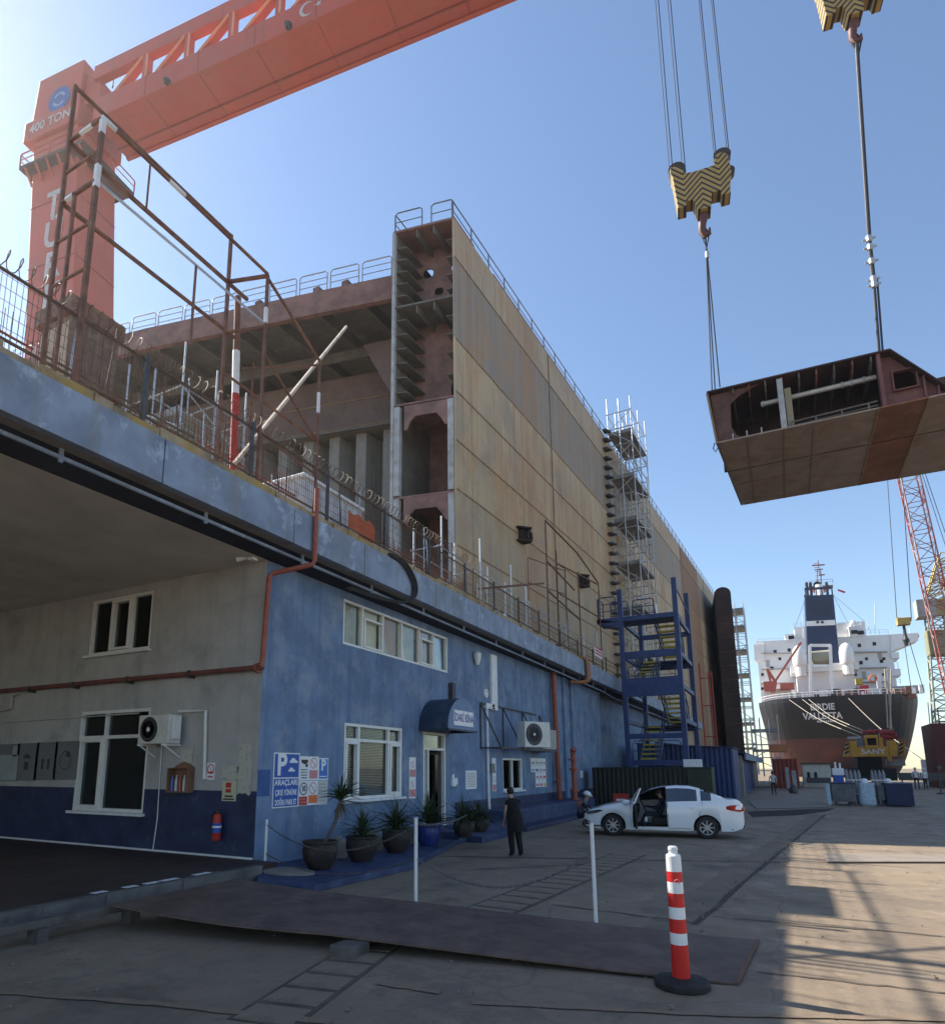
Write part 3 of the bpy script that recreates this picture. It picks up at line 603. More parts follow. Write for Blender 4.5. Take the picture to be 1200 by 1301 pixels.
# railings: bays of a looped handrail, each bay a part
def rail_bay(p, q, h, name='railing', m=None, parent=None, mid=2, r=.028):
    p, q = V(p), V(q); d = (q-p); L_ = d.length; d.normalize(); u = V((0, 0, 1)); mb = MB(); e = .12
    a, b = p+d*.05, q-d*.05
    mb.path([a, a+u*(h-e), a+u*h+d*e, b+u*h-d*e, b+u*(h-e), b], r, 6)
    for k in range(mid): zz = h*(k+1)/(mid+1); mb.tube(a+u*zz, b+u*zz, r*.7, 5)
    return mb.build(name, m or RAILST, parent)
GR = mat('pale_railing', (.45, .46, .48), .5, metal=.2, var=.15)
k = 0; t = WT+.4
while t < WT+33: z = 27.25+(.15 if t < 19 else -.1); rail_bay(H(.6, t, z), H(.6, min(t+1.75, WT+33), z), 1.15, m=GR, parent=HL, r=.035); t += 1.85
rail_bay(H(.1, 0.05, HT+.1), H(.1, 1.3, HT+.1), 1.15, m=RAILST, parent=HL, mid=1, r=.035); rail_bay(H(.1, 1.7, HT+.1), H(.1, WT, HT+.1), 1.15, m=RAILST, parent=HL, mid=1, r=.035); rail_bay(H(.1, WT, HT+.1), H(1.5, WT, HT+.1), 1.15, m=RAILST, parent=HL, mid=1, r=.035)
s_ = .1
while s_ < SL-2:
    mb = MB(); p, q = H(s_, .15, HT+.1), H(s_+2.1, .15, HT+.1); u = V((0, 0, 1)); mb.bar(p, p+u*1.1, .06); mb.tube(p+u*1.1, q+u*1.1, .035, 6); mb.tube(p+u*.55, q+u*.55, .025, 5); mb.build('railing', RAILST, HL); s_ += 2.1
# small fittings on the deck edge
for t in (WT+3.2, WT+4.9, WT+8.5): MB().box(-.2, -.2, 0, .2, .2, .5).xf(Matrix.Translation(H(.9, t, 27.3))).build('deck_fitting', PRIM, HL)
# dark rounded tower at the far end of the hull
p0 = onx(919, 900, -7.0); p1_ = ony(941, 900, p0.y)
DT = thing('rounded_hull_tower', 'dark brown round topped steel tower just past the end of the tan hull', 'tower', (p0.x, p0.y, 0))
cx, w_ = (p0.x+p1_.x)/2, (p1_.x-p0.x)/2; ztop = ony(924, 745, p0.y).z
mb = MB(); pl = [(p0.x, p0.y, 0), (p1_.x, p0.y, 0)]+[(cx+w_*math.cos(a), p0.y, ztop-w_*.9+w_*.9*math.sin(a)) for a in [math.pi*i/12 for i in range(13)]]
mb.prism(pl, (-2, 16, 0)); mb.build('shell', mat('dark_brown_steel', (.055, .035, .03), .8, var=.25, scale=.4, col2=(.10, .06, .045), amt=.5, scale2=.4, streak=.4, streakcol=(.03, .02, .02)), DT)
mb = MB()
for k in range(int((ztop-11)/2)): zz = 8+k*2.0; mb.box(p0.x-.05, p0.y-.06, zz, p1_.x+.05, p0.y-.004, zz+.08)
mb.build('rib', RUST, DT)
# ================= SCAFFOLD =================
def scaffold(name, label, o, dx, dy, nx, ny, ax, ay, z0, z1, lift, boards, r=.035, group=None, m=None, diag=True):
    """o base corner; dx,dy unit directions; ax, ay bay sizes"""
    m = m or GALV; o = V(o); t = thing(name, label, 'scaffold', tuple(o), 0, group); dx, dy = V(dx), V(dy); u = V((0, 0, 1))
    P = lambda i, j, z: o+dx*(i*ax)+dy*(j*ay)+u*(z-o.z)
    for i in range(nx+1):
        for j in range(ny+1):
            MB().tube(P(i, j, z0), P(i, j, z1+random.uniform(0, .7)), r, 6).build('standard', m, t)
    z = z0+lift*.4; k = 0
    while z < z1:
        mb = MB()
        for i in range(nx+1): mb.tube(P(i, -.08, z), P(i, ny+.08, z), r*.8, 5)
        for j in range(ny+1): mb.tube(P(-.08, j, z+.06), P(nx+.08, j, z+.06), r*.8, 5)
        mb.build('ledger_frame', m, t)
        if diag and z+lift < z1:
            j = 0; a, b = (0, nx) if k % 2 else (nx, 0); MB().tube(P(a, j, z), P(b, j, z+lift), r*.7, 5).tube(P(nx, 0 if k % 2 else ny, z), P(nx, ny if k % 2 else 0, z+lift), r*.7, 5).build('brace', m, t)
        z += lift; k += 1
    for zb in boards:
        MB().prism([P(0, 0, zb), P(nx, 0, zb), P(nx, ny, zb), P(0, ny, zb)], u*.06).build('platform', mat('scaffold_board', (.24, .24, .23), .7, var=.2), t)
        MB().prism([P(0, 0, zb+.07), P(nx, 0, zb+.07), P(nx, 0, zb+.3), P(0, 0, zb+.3)], dy*.03).build('toe_board', mat('scaffold_board', (.2, .2, .2)), t)
    return t
sp_ = onpl(780, 700, H(0, 0, 0)+n1*.3, n1); sb = (sp_-hA).dot(d1); bo = H(sb, 0, 7.3)+n1*.35
T1 = scaffold('scaffold_tower', 'tall silver tube scaffold tower against the tan hull side behind the blue stair tower', bo, n1, d1, 2, 2, .95, 2.6, 7.3, 32.3, 1.45, (10.5, 14.2, 17.9, 21.6, 25.3, 29.2), r=.05)
for k in range(26): zz = 9+k*.82; MB().prism([H(sb-.7, 0, zz)+n1*.04, H(sb, 0, zz)+n1*.04, H(sb, 0, zz)+n1*.6, H(sb-.7, 0, zz)+n1*.35], V((0, 0, .14))).build('wall_bracket', STEEL, T1)
for zz in (12.3, 16.0, 27.2):
    e = bo+n1*1.9+d1*5.2; MB().prism([V((e.x, e.y-1.3, zz-1.8)), V((e.x, e.y, zz-1.8)), V((e.x, e.y, zz-.4)), V((e.x, e.y-1.0, zz-.4))], (.04, 0, 0)).build('dust_sheet', mat('translucent_sheet', (.6, .6, .58), .6), T1)
fa = ony(938, 950, 120); scaffold('scaffold_tower', 'distant grey scaffold tower beside the dark rounded tower and the moored ship', (fa.x, 118, 1), (1, 0, 0), (0, 1, 0), 2, 2, 1.3, 2.5, 1, ony(950, 768, 120).z, 2.0, [5, 9, 13, 17, 21, 25, 28], r=.07)
T2 = scaffold('scaffold_cage', 'silver scaffold standing on the flat roof behind the wire fence, left of the rusty frame', (-21.6, 15.0, ZR), (1, 0, 0), (0, 1, 0), 2, 2, 1.6, 1.6, ZR, 17.2, 1.6, (10.2, 14.9), r=.04)
scaffold('low_scaffold', 'low silver scaffold bay on the roof edge below the tan hull', (-9.9, 17.4, ZR), (1, 0, 0), (0, 1, 0), 1, 2, 1.0, 3.0, ZR, 9.6, 1.1, (), r=.03, diag=False)
scaffold('low_scaffold', 'silver handrail scaffold along the roof edge near the rusty frame under the hull', (-9.7, 24.8, ZR), (1, 0, 0), (0, 1, 0), 1, 4, .9, 2.9, ZR, 9.0, 1.0, (), r=.03, diag=False)
# ================= ROOF EDGE: fence, frames, clutter =================
WIRE = mat('rusty_wire', (.13, .085, .06), .7, metal=.3, var=.3, scale=6)
Fn = thing('wire_fence', 'rusty welded wire mesh fence with barbed coil along the roof edge', 'fence', (-8.7, 10, ZR))
zt = 8.75
def fence_bay(y0, y1, zt, dense=.07):
    mb = MB(); y = y0
    while y < y1:
        k = random.uniform(-.01, .01); mb.bar((-8.68, y, ZR+.1), (-8.68+k, y+k, zt), .006); y += dense
    for z in [ZR+.15+.19*i for i in range(int((zt-ZR)/.19))]: mb.bar((-8.675, y0, z), (-8.675, y1, z), .006)
    mb.build('mesh_panel', WIRE, Fn)
    mb = MB(); mb.bar((-8.66, y0, zt), (-8.66, y1, zt), .035); mb.bar((-8.66, y0, ZR+.35), (-8.66, y1, ZR+.35), .035); mb.build('rail', WIRE, Fn)
    MB().bar((-8.66, y1, ZR-.1), (-8.66, y1, zt+.12), .06).build('post', STEEL, Fn)
y = -1.0
while y < 24: fence_bay(y, y+2.43, 8.6 if y < 14 else 8.45); y += 2.45
while y < 60: fence_bay(y, y+2.9, 8.2, .35); y += 2.95
for y2_ in (2.0, 5.2, 8.4, 11.6, 14.8, 18.0):
    mb = MB(); yy = y2_
    while yy < y2_+3.1: mb.bar((-9.75, yy, ZR), (-9.75+random.uniform(-.02, .02), yy, ZR+1.45+.12*math.sin(yy*3)), .009); yy += .11
    for zz in (.25, .7, 1.15): mb.bar((-9.74, y2_, ZR+zz), (-9.74, y2_+3.1, ZR+zz+random.uniform(-.06, .06)), .03)
    mb.build('barred_panel', [RUSTRED, WIRE][int(y2_) % 2], Fn)
mb = MB(); pts = []; n = 900
for i in range(n): a = i*.8; pts.append((-8.62+.12*math.cos(a), -1+i*.022, 8.74+.14*math.sin(a)))
mb.path(pts, .008, 3); mb.build('barbed_coil', WIRE, Fn)
def frameM_(name, label, segs, m=RUSTRED, group=None, cat='steel frame', w=.07, fw_=.68):
    xs = [V(s[0]) for s in segs]; o = min(xs, key=lambda v: v.z); t = thing(name, label, cat, (o.x, o.y, ZR), 0, group)
    for s in segs:
        nm = 'post' if abs((V(s[1])-V(s[0])).normalized().z) > .9 else 'rail'
        MB().bar(s[0], s[1], (s[2] if len(s) > 2 else w)*fw_).build(nm, s[3] if len(s) > 3 else m, t)
    return t
xo, xi = -8.6, -9.45; z1, z2, z3 = 10.95, 12.12, 13.25; ya, yb, yc = 5.1, 8.92, 10.72; RF = RUST
segs = [((xi, ya, ZR), (xi, ya, z3), .08, RF), ((xo, ya+.02, ZR), (xo, ya+.02, z2), .1, RF), ((xi, 8.65, ZR), (xi, 8.65, z3), .09, RF), ((xo, yb, ZR), (xo, yb, z2), .08, RF), ((xo, yc, ZR), (xo, yc, 11.2), .07, RF),
 ((-9.1, ya, ZR), (-9.1, ya, 10.95), .07, RF),
 ((xi, ya+.03, z3-.03), (xi, 8.62, z3-.03), .07, RF), ((xi, ya, z2), (xi, yb+.3, z2-.05), .09, RF), ((xi, ya, z1), (xi, yb, z1), .08, RF),
 ((xo, ya, z2+.02), (xo, yb, z2+.02), .07, RF), ((xo, ya, z1+.02), (xo, yb, z1+.02), .05, GALV), ((xi, 8.65, 12.1), (xo, yb, 12.1), .09, RF), ((xi, 8.65, 10.9), (xo, yb, 10.9), .07, RF),
 ((xi, ya, z2), (xo, ya, z2), .06, RF), ((xi, ya, z1), (xo, ya, z1), .07, RF), ((xi, ya, 11.5), (xo, ya, 11.5), .05, RF), ((xi, ya, 10.2), (xo, ya, 10.2), .05, RF), ((xi, ya, 9.4), (xo, ya, 9.4), .05, RF),
 ((xi, 6.6, z2), (xi, 6.6, z3-.05), .04, RF), ((xo, 7.1, z1-1.6), (xo, 7.1, z1), .05, RF),
 ((xo, yb, 12.05), (xo, yc, 11.2), .07, RF), ((xo, yb, 10.3), (xo, yc, 9.2), .06, RF),
 ((xi, 8.65, 10.0), (xo, yc-.03, 9.2), .06, RF), ((xi+.1, 9.4, ZR), (xi+.1, 9.4, 10.6), .05, RF), ((xi, 9.2, 10.4), (xo, yc, 11.1), .05, RF), ((xi, 9.4, 9.2), (xo, yc, 8.4), .05, RF)]
T = frameM_('steel_guard_frame', 'tall rusty box frame with white bands at the left end of the roof edge', segs)
for a, b, w_ in (((xo, ya+.02, 11.85), (xo, ya+.02, 12.15), .075), ((xo, ya+.02, 10.85), (xo, ya+.02, 11.25), .075), ((xo, 5.15, z2+.02), (xo, 5.35, z2+.02), .055), ((xi+.3, ya, z2), (xi+.6, ya, z2), .048), ((xo, 6.4, z2+.02), (xo, 6.75, z2+.02), .055), ((xi+.12, ya, z1), (xi+.3, ya, z1), .055), ((xo, yb, 11.0), (xo, yb, 11.35), .062), ((xo, yc, 9.9), (xo, yc, 10.4), .055)): MB().bar(a, b, w_).build('white_band', WHITEP, T)
ps = [onx(x, y, -9.6) for x, y in ((312, 415), (304, 470))]
T = thing('banded_pole', 'thick red and white banded pole leaning behind the rusty box frame', 'pole', (-9.6, 9.4, ZR))
a = onx(303, 400, -9.7); MB().tube((a.x, a.y+.15, ZR), (a.x, a.y+.05, 9.9), .085, 12).build('red_section', REDP, T); MB().tube((a.x, a.y+.05, 9.9), (a.x, a.y, 10.9), .08, 12).build('white_section', WHITEP, T); MB().tube((a.x, a.y, 10.9), (a.x, a.y-.05, 12.2), .07, 12).build('rusty_section', RUST, T)
a, b = onx(297, 590, -9.0), onx(440, 415, -10.6); MB().bar(a, b, .065).build('leaning_pole', mat('pale_timber', (.55, .45, .36), .8, col2=(.25, .18, .13), amt=.7, scale2=4)); tag(LAST[0], 'pale peeling timber pole leaning diagonally across the rusty frame on the roof', 'pole')
C0 = [onx(692, 660, -8.8), onx(728, 703, -8.8), onx(759, 737, -8.8)]
ya, yb, yc = 27.7, 32.2, 37.4; zt = 13.25
segs = [((-8.8, ya, ZR), (-8.8, ya, zt)), ((-9.7, yb, ZR), (-9.7, yb, zt)), ((-8.8, yc, ZR), (-8.8, yc, 12.7)), ((-8.8, 33.0, ZR), (-8.8, 33.0, 12.2)), ((-9.7, ya, ZR), (-9.7, ya, 11.6), .05), ((-8.8, 30.6, ZR), (-8.8, 30.6, 11.7), .08),
 ((-8.8, ya, zt), (-8.8, 33, zt)), ((-8.8, 33, zt), (-8.8, yc, 12.7)), ((-8.8, ya, 11.3), (-8.8, yb, 11.0)), ((-8.8, ya, 9.9), (-8.8, 33, 9.6)), ((-9.7, yb, 12.6), (-8.8, yc, 12.6)), ((-9.7, yb, 11.0), (-8.8, yc, 10.6)), ((-9.7, ya, 11.6), (-8.8, 30.6, 11.6), .05), ((-9.7, ya, 10.4), (-8.8, 30.6, 10.4), .05)]
frameM_('steel_guard_frame', 'smaller rusty tube frame on the roof beside the blue stair tower', segs, m=RUST, w=.09)
p, q = onx(612, 750, -9.2), onx(683, 741, -9.2); MB().tube(onx(607, 748, -9.2), onx(690, 741, -8.3), .04, 8).build('loose_pipe', RUST); tag(LAST[0], 'rusty pipe resting across the scaffold rails above the strip of roof edge', 'pipe')
# cabin, orange sheet, clutter behind the fence
T = thing('site_cabin', 'small white panelled cabin on the roof behind the wire fence', 'cabin', (-10.2, 13.5, ZR))
a, b = onx(360, 640, -9.6), onx(452, 690, -9.6); ya, yb = onx(385, 640, -9.5).y, onx(458, 700, -9.5).y; zc = onx(386, 606, -9.5).z
CW = mat('off_white_panel', (.55, .57, .6), .6, var=.1, scale=2, col2=(.35, .35, .34), amt=.5, scale2=3)
MB().box(-11.1, ya, ZR, -9.5, yb, zc).build('wall', CW, T); MB().box(-11.18, ya-.08, zc, -9.42, yb+.06, zc+.09).build('roof', WHITEP, T, bevel=.02)
mb = MB()
for k in range(9): mb.box(-9.5, ya+.1+k*(yb-ya)/9, ZR+.1, -9.48, ya+.14+k*(yb-ya)/9, zc-.05)
mb.build('panel_rib', CW, T); mb = MB(); mb.box(-10.9, ya-.02, ZR+.75, -10.3, ya, zc-.25).build('window', GLASSD, T)
T = thing('orange_tarpaulin', 'orange corrugated sheet standing on the roof edge beside the white cabin', 'tarpaulin', (-9.0, 15, ZR))
ya, yb = onx(443, 660, -8.85).y, onx(476, 670, -8.85).y; mb = MB(); n = 30; zt2 = onx(445, 650, -8.85).z
for k in range(n):
    u0, u1 = ya+(yb-ya)*k/n, ya+(yb-ya)*(k+1)/n; mb.prism([(-8.85+.02*(k % 2), u0, ZR+.02), (-8.85+.02*((k+1) % 2), u1, ZR+.02), (-8.85+.02*((k+1) % 2), u1, zt2-.1*math.sin(k*.5)*.4), (-8.85+.02*(k % 2), u0, zt2-.1*math.sin((k-1)*.5)*.4)], (-.01, 0, 0))
mb.build('sheet', mat('orange_sheet', (.55, .12, .04), .6, var=.15, scale=4), T)
BX = mat('brown_box', (.16, .10, .075), .8, var=.2, scale=2, col2=(.28, .2, .14), amt=.6, scale2=1.5)
T = thing('container_tower', 'rust-brown boxy steel tower standing behind the roof in front of the orange crane leg', 'tower', (-26, 15.5, 0))
k_ = 25/10.6; tz = 2+(10.1-2)*k_  # the brown container, moved back and scaled up so its shadow misses the yard
MB().box(-27.2, 14.5, 0, -25, 16.7, tz).build('body', BX, T)
MB().box(-27.5, 14.3, tz, -24.85, 16.9, tz+.75).build('rim', RUST, T)
mb = MB(); mb.box(-27.1, 14.43, 8, -25.1, 14.5, tz-.4); mb.build('side_panel', mat('tan_panel', (.4, .31, .22), .8, var=.15, scale=1.5, col2=(.2, .12, .08), amt=.5), T)
for k in range(5): MB().box(-25, 14.7+k*.42, 6, -24.9, 14.85+k*.42, tz-.2).build('rib', BX, T)
for k in range(4): MB().box(-27.15, 14.38, 9+k*3, -25.05, 14.425, 9.12+k*3).build('panel_joint', RUST, T)
# scrap heaps, rods and boxes on the roof
for i, (yy, xx, lab) in enumerate(((6.6, -9.4, 'tangled rods and scrap behind the fence beside the brown container'), (11.6, -9.9, 'tangled scrap heap behind the fence below the leaning timber pole'), (18.6, -9.2, 'rusty pipe fittings and scrap on the roof edge above the window strip'), (21.6, -9.2, 'heap of valves and offcuts on the roof edge below the hull corner'), (29.5, -9.3, 'small pile of scrap at the foot of the smaller rusty frame'))):
    mb = MB()
    for k in range(26):
        a = V((xx+random.uniform(-.5, .5), yy+random.uniform(-.9, .9), ZR+random.uniform(.02, .35))); d = V((random.uniform(-.6, .6), random.uniform(-.9, .9), random.uniform(-.1, .3)))
        if k % 3: mb.tube(a, a+d, random.uniform(.012, .035), 6)
        else: mb.box(a.x-.14, a.y-.14, a.z, a.x+.14, a.y+.16, a.z+random.uniform(.08, .22))
    mb.build('scrap_pile', [RUST, GALV][i % 2] if i != 2 else BX); tag(LAST[0], lab, 'scrap', 'scrap heaps along the roof')
# vertical reinforcing rods sticking up behind the fence: each one a thing
for k in range(44):
    yy = 5.6+k*.42+random.uniform(-.2, .2); xx = -9.0-random.uniform(0, .9); h = random.uniform(1.0, 2.2)
    MB().tube((xx, yy, ZR), (xx+random.uniform(-.1, .1), yy+random.uniform(-.15, .15), ZR+h), .018, 5).build('upright_rod', [GALV, RUST, WIRE][k % 3]); tag(LAST[0], 'thin upright metal rod standing among others behind the roof fence', 'rod', 'upright rods behind the roof fence')
# hoses and pipes at the roof edge
mb = MB(); yh = onx(522, 735, -8.4).y; q = []
for i in range(25): a = math.pi*(i/24)*1.15-.3; q.append((-8.36+.02*math.sin(i), yh-1.0+1.25*math.sin(a) if 1 else 0, 6.85+.62*math.cos(a)))
q = [(-8.8, yh-1.5, ZR+.12), (-8.5, yh-1.1, ZR+.12), (-8.34, yh-.5, ZR+.0), (-8.33, yh-.05, 7.0), (-8.33, yh+.1, 6.7), (-8.33, yh-.05, 6.42), (-8.4, yh-.5, 6.22), (-8.6, yh-1.3, 6.18), (-8.75, yh-2.4, 6.2)]
def smooth_pts(P, n=6):
    P = [V(p) for p in P]; P = [P[0]]+P+[P[-1]]; out = []
    for i in range(1, len(P)-2):
        for k in range(n):
            t = k/n; a, b, c, d = P[i-1], P[i], P[i+1], P[i+2]
            out.append(.5*((2*b)+(c-a)*t+(2*a-5*b+4*c-d)*t*t+(3*b-a-3*c+d)*t**3))
    return out+[P[-2]]
mb.path(smooth_pts(q), .035, 8); mb.path([V(p)+V((.02, .07, .03)) for p in smooth_pts(q)], .03, 8); mb.path([V(p)+V((-.01, -.07, -.02)) for p in smooth_pts(q)], .03, 8)
mb.build('hose_bundle', RUBBER); tag(LAST[0], 'black hose bundle looping over the pale fascia', 'hose')
yh = onx(742, 845, -8.4).y; mb = MB()
q = [(-8.9, yh-.6, ZR+.05), (-8.6, yh-.3, ZR+.16), (-8.32, yh-.05, ZR+.05), (-8.26, yh, 6.9), (-8.26, yh, 6.5), (-8.32, yh-.1, 6.25), (-8.6, yh-.5, 6.14), (-8.9, yh-.9, 6.14)]
for o in (0, .16, .32): mb.path([V(p)+V((0, o, 0)) for p in smooth_pts(q)], .07, 8)
mb.build('pipe_loop', mat('orange_brown_hose', (.30, .13, .05), .6, var=.2, scale=5)); tag(LAST[0], 'orange brown pipe loop bent over the fascia near the blue stair tower', 'pipe')
T = thing('warning_board', 'small white board with red panels fixed to the roof rail near the stair tower', 'sign', (-8.5, 36.6, 8)); a, b = fy(755, 821, -8.5), fy(765, 838, -8.5)
MB().box(-8.52, a[0], b[1], -8.5, b[0], a[1]).build('board', SIGNW, T); mb = MB(); h_ = (a[1]-b[1])/5
for k in range(3): mb.box(-8.499, a[0]+.08, b[1]+.12+k*h_*1.6, -8.493, b[0]-.08, b[1]+.12+k*h_*1.6+h_*.9)
mb.build('red_panel', SIGNR, T)
# red drain pipe: roof edge -> wall -> along the grey wall
T = thing('drain_pipe', 'terracotta drain pipe from the roof edge round the corner and along the grey wall', 'pipe', (-9.1, 10.5, 4))
c0 = onx(402, 640, -8.33); c1 = onx(400, 716, -8.33); c2 = onx(342, 731, XF+.1); c3 = onx(333, 848, XF+.1)
MB().path([(c0.x, c0.y, 7.9), (c0.x, c0.y, 6.3), (c0.x-.03, c0.y-.02, 6.2), (XF+.14, c2.y+.05, c2.z+.05), (XF+.1, c2.y, c2.z-.06), (XF+.1, c3.y, c3.z+.1), (XF+.1, c3.y-.06, c3.z)], .055, 10).build('downpipe', PIPERED, T)
MB().path([(XF+.1, c3.y-.06, c3.z), (XF+.08, YW-.1, c3.z), (XF-.1, YW-.12, c3.z+.01), (-22, YW-.12, c3.z+.05)], .055, 10).build('wall_pipe', mat('dark_red_pipe', (.17, .06, .05), .6, var=.2), T)
MB().lathe([(.1, -.04), (.1, .04)], (XF-.02, YW-.12, c3.z), 14, 'x').build('flange', PIPERED, T)
for x in (-17, -15.2, -13.2, -11.2): MB().box(x, YW-.2, c3.z-.08, x+.05, YW-.006, c3.z+.08).build('bracket', STEEL, T)
# ================= GANTRY CRANE =================
a_ = YAW + math.atan(2230/844.); bd = V((-math.sin(a_), math.cos(a_), 0)); bn = V((bd.y, -bd.x, 0))   # bn points away from the camera
GO = mat('orange_crane_paint', (.50, .10, .062), .6, var=.1, scale=.15, col2=(.42, .12, .08), amt=.6, scale2=.25, thr=.5, streak=.5, streakcol=(.32, .10, .07), sx=.4)
GT = mat('painted_sunlit_edge', (.72, .33, .18), .6, var=.1, scale=.3)  # lighter orange paints sunlight onto the truss edges
LT = CAM + ray(152, 208)*58; zb = LT.z
G = thing('gantry_crane', 'giant orange goliath gantry crane with 400 TON on its leg, spanning above the hull', 'gantry crane', (LT.x, LT.y, 0))
def Q(t, off, z): p = LT + bd*t + bn*off; return V((p.x, p.y, z))
def gbox(t0, t1, o0, o1, z0, z1, mb=None):
    mb = mb or MB(); return mb.prism([Q(t0, o0, z0), Q(t1, o0, z0), Q(t1, o1, z0), Q(t0, o1, z0)], (0, 0, z1-z0))
TR_ = -70
gbox(-1, TR_, -3.9, 0, zb, 56.8).build('girder', GO, G, bevel=.05)
gbox(-1, TR_, -3.95, -3.7, zb-.12, zb+.02).build('girder_flange', GO, G); gbox(-1, TR_, -.25, .05, zb-.12, zb+.02).build('girder_flange', GO, G)
gbox(-1, TR_, -1.15, -1.05, zb-.08, zb+.02).build('underside_seam', mat('dark_red_seam', (.28, .07, .045), .7), G)
gbox(-.6, TR_, -3.9, -3.25, 59.0, 60.4).build('upper_chord', GO, G, bevel=.05)
k = 0; t = -3.2
while t > -60:
    for o in (-3.3,):
        m = GO
        mb = MB(); mb.bar(Q(t, -3.55, 56.8), Q(t-2.6, -3.55, 59.02), .55, .3, upv=tuple(V((0,0,1)))); mb.build('truss_diagonal', m, G)
        mb = MB(); mb.bar(Q(t-3.0, -3.55, 56.8), Q(t-3.0, -3.55, 59.02), .6, .45, upv=tuple(bd)); mb.build('truss_post', m, G)
        MB().bar(Q(t-.12, -3.87, 56.8), Q(t-2.72, -3.87, 59.0), .12, .14).build('truss_lit_edge', GT, G); MB().bar(Q(t-3.2, -3.88, 56.8), Q(t-3.2, -3.88, 59.0), .12, .12).build('truss_lit_edge', GT, G)  # pale strips put in as the sunlit edges of diagonal and post
    t -= 4.2; k += 1
for t in [-6.5-5.2*k for k in range(11)]: gbox(t, t-.05, -3.93, -3.9, zb+.02, 56.78).build('girder_seam', MATS['dark_red_seam'], G); gbox(t, t-.05, -3.6, -.3, zb-.02, zb).build('girder_seam', MATS['dark_red_seam'], G)
for t in [-9-11*k for k in range(5)]: MB().lathe([(.18, -.3), (.3, 0)], tuple(Q(t, -4.15, zb+.1)), 10).build('floodlight', STEEL, G)
# cap, band and leg
mb = MB(); mb.prism([Q(6.1, -4.0, 57.0), Q(.6, -4.0, 57.0), Q(.6, -4.0, 61.6), Q(5.8, -4.0, 61.6)], bn*4.3); mb.build('leg_cap', GO, G, bevel=.06)
mb = MB(); mb.prism([Q(.6, -3.6, 57.2), Q(-1.3, -3.6, 57.2), Q(-1.0, -3.6, 59.2), Q(.6, -3.6, 60.4)], bn*3.2); mb.build('knee', GO, G)
gbox(6.5, .2, -4.3, .35, 55.0, 57.0).build('leg_collar', GO, G, bevel=.08)
def legpt(t, o, z): return Q(t-(55-z)*.105, o, z)
mb = MB(); lo, hi = [legpt(5.6, -3.95, 0), legpt(.5, -3.95, 0), legpt(.5, 0, 0), legpt(5.6, 0, 0)], [legpt(5.6, -3.95, 55), legpt(.5, -3.95, 55), legpt(.5, 0, 55), legpt(5.6, 0, 55)]
mb.add(lo+hi, [(3,2,1,0), (4,5,6,7), (0,1,5,4), (1,2,6,5), (2,3,7,6), (3,0,4,7)]); mb.build('leg', GO, G, bevel=.06)
for z_ in (14, 21, 28, 35, 42, 48):
    mb = MB(); mb.prism([legpt(5.6, -3.97, z_), legpt(.5, -3.97, z_), legpt(.5, -3.97, z_+.09), legpt(5.6, -3.97, z_+.09)], bn*-.02); mb.prism([legpt(.48, -3.9, z_), legpt(.48, 0, z_), legpt(.48, 0, z_+.09), legpt(.48, -3.9, z_+.09)], bd*-.02); mb.build('leg_seam', MATS['dark_red_seam'], G)
# service platform with brackets and handrail
mb = MB(); mb.prism([Q(5.8, -4.75, 51.6), Q(-1.3, -4.75, 51.6), Q(-1.3, .7, 51.6), Q(5.8, .7, 51.6)], (0, 0, .3)); mb.build('service_platform', mat('platform_underside', (.09, .045, .04), .8), G)
for t in (5.4, 4.2, 3.0, 1.8, .6, -.6): MB().bar(Q(t-.3, -3.9, 50.4), Q(t-.3, -4.7, 51.6), .15).build('bracket', GO, G)
for p, q in ((Q(5.8, -4.75, 51.9), Q(2.4, -4.75, 51.9)), (Q(2.4, -4.75, 51.9), Q(-1.3, -4.75, 51.9)), (Q(-1.3, -4.75, 51.9), Q(-1.3, -2, 51.9)), (Q(-1.3, -2, 51.9), Q(-1.3, .7, 51.9)), (Q(5.8, -4.75, 51.9), Q(5.8, -2, 51.9))): rail_bay(p, q, 1.2, 'handrail', GO, G, 1, .06)
MB().tube(Q(-.6, -2, 60.4), Q(-.6, -2, 62.3), .06).tube(Q(-.9, -2, 61.6), Q(-.3, -2, 61.6), .04).build('aerial', STEEL, G)
nM = lambda t, z, o=-4.02: frameM(Q(t, o, z), -bd, (0, 0, 1))
LETW = mat('crane_white_lettering', (.52, .48, .47), .6, var=.12, scale=3)
text('lettering', '400 TON', 1.25, LETW, G, nM(3.4, 56.0, -4.33), sx=.95, depth=.03, bold=.02)
mb = MB(); mb.lathe([(1.25, -.03), (1.25, .03)], (0, 0, 0), 28); mb.xf(nM(3.0, 58.4, -4.03)); mb.build('round_emblem', mat('emblem_blue', (.06, .12, .35), .6), G)
mb = MB()
for r0, r1, a0, a1 in ((.5, .72, .3, 2.6), (.5, .72, 3.4, 5.7)):
    n = 8
    for k in range(n): b0, b1 = a0+(a1-a0)*k/n, a0+(a1-a0)*(k+1)/n; mb.quad((r0*math.cos(b0), r0*math.sin(b0), .035), (r1*math.cos(b0), r1*math.sin(b0), .035), (r1*math.cos(b1), r1*math.sin(b1), .035), (r0*math.cos(b1), r0*math.sin(b1), .035))
mb.xf(nM(3.0, 58.4, -4.03)); mb.build('emblem_arc', mat('emblem_pale', (.25, .35, .55), .6), G)
for i, ch in enumerate('TÜRKTER'):
    z = 47.6-i*3.0; c = legpt(2.9, -3.99, z); text('lettering', ch, 3.4, LETW, G, frameM(c, -bd, (0, 0, 1)), sx=.85, depth=.03, bold=.09)
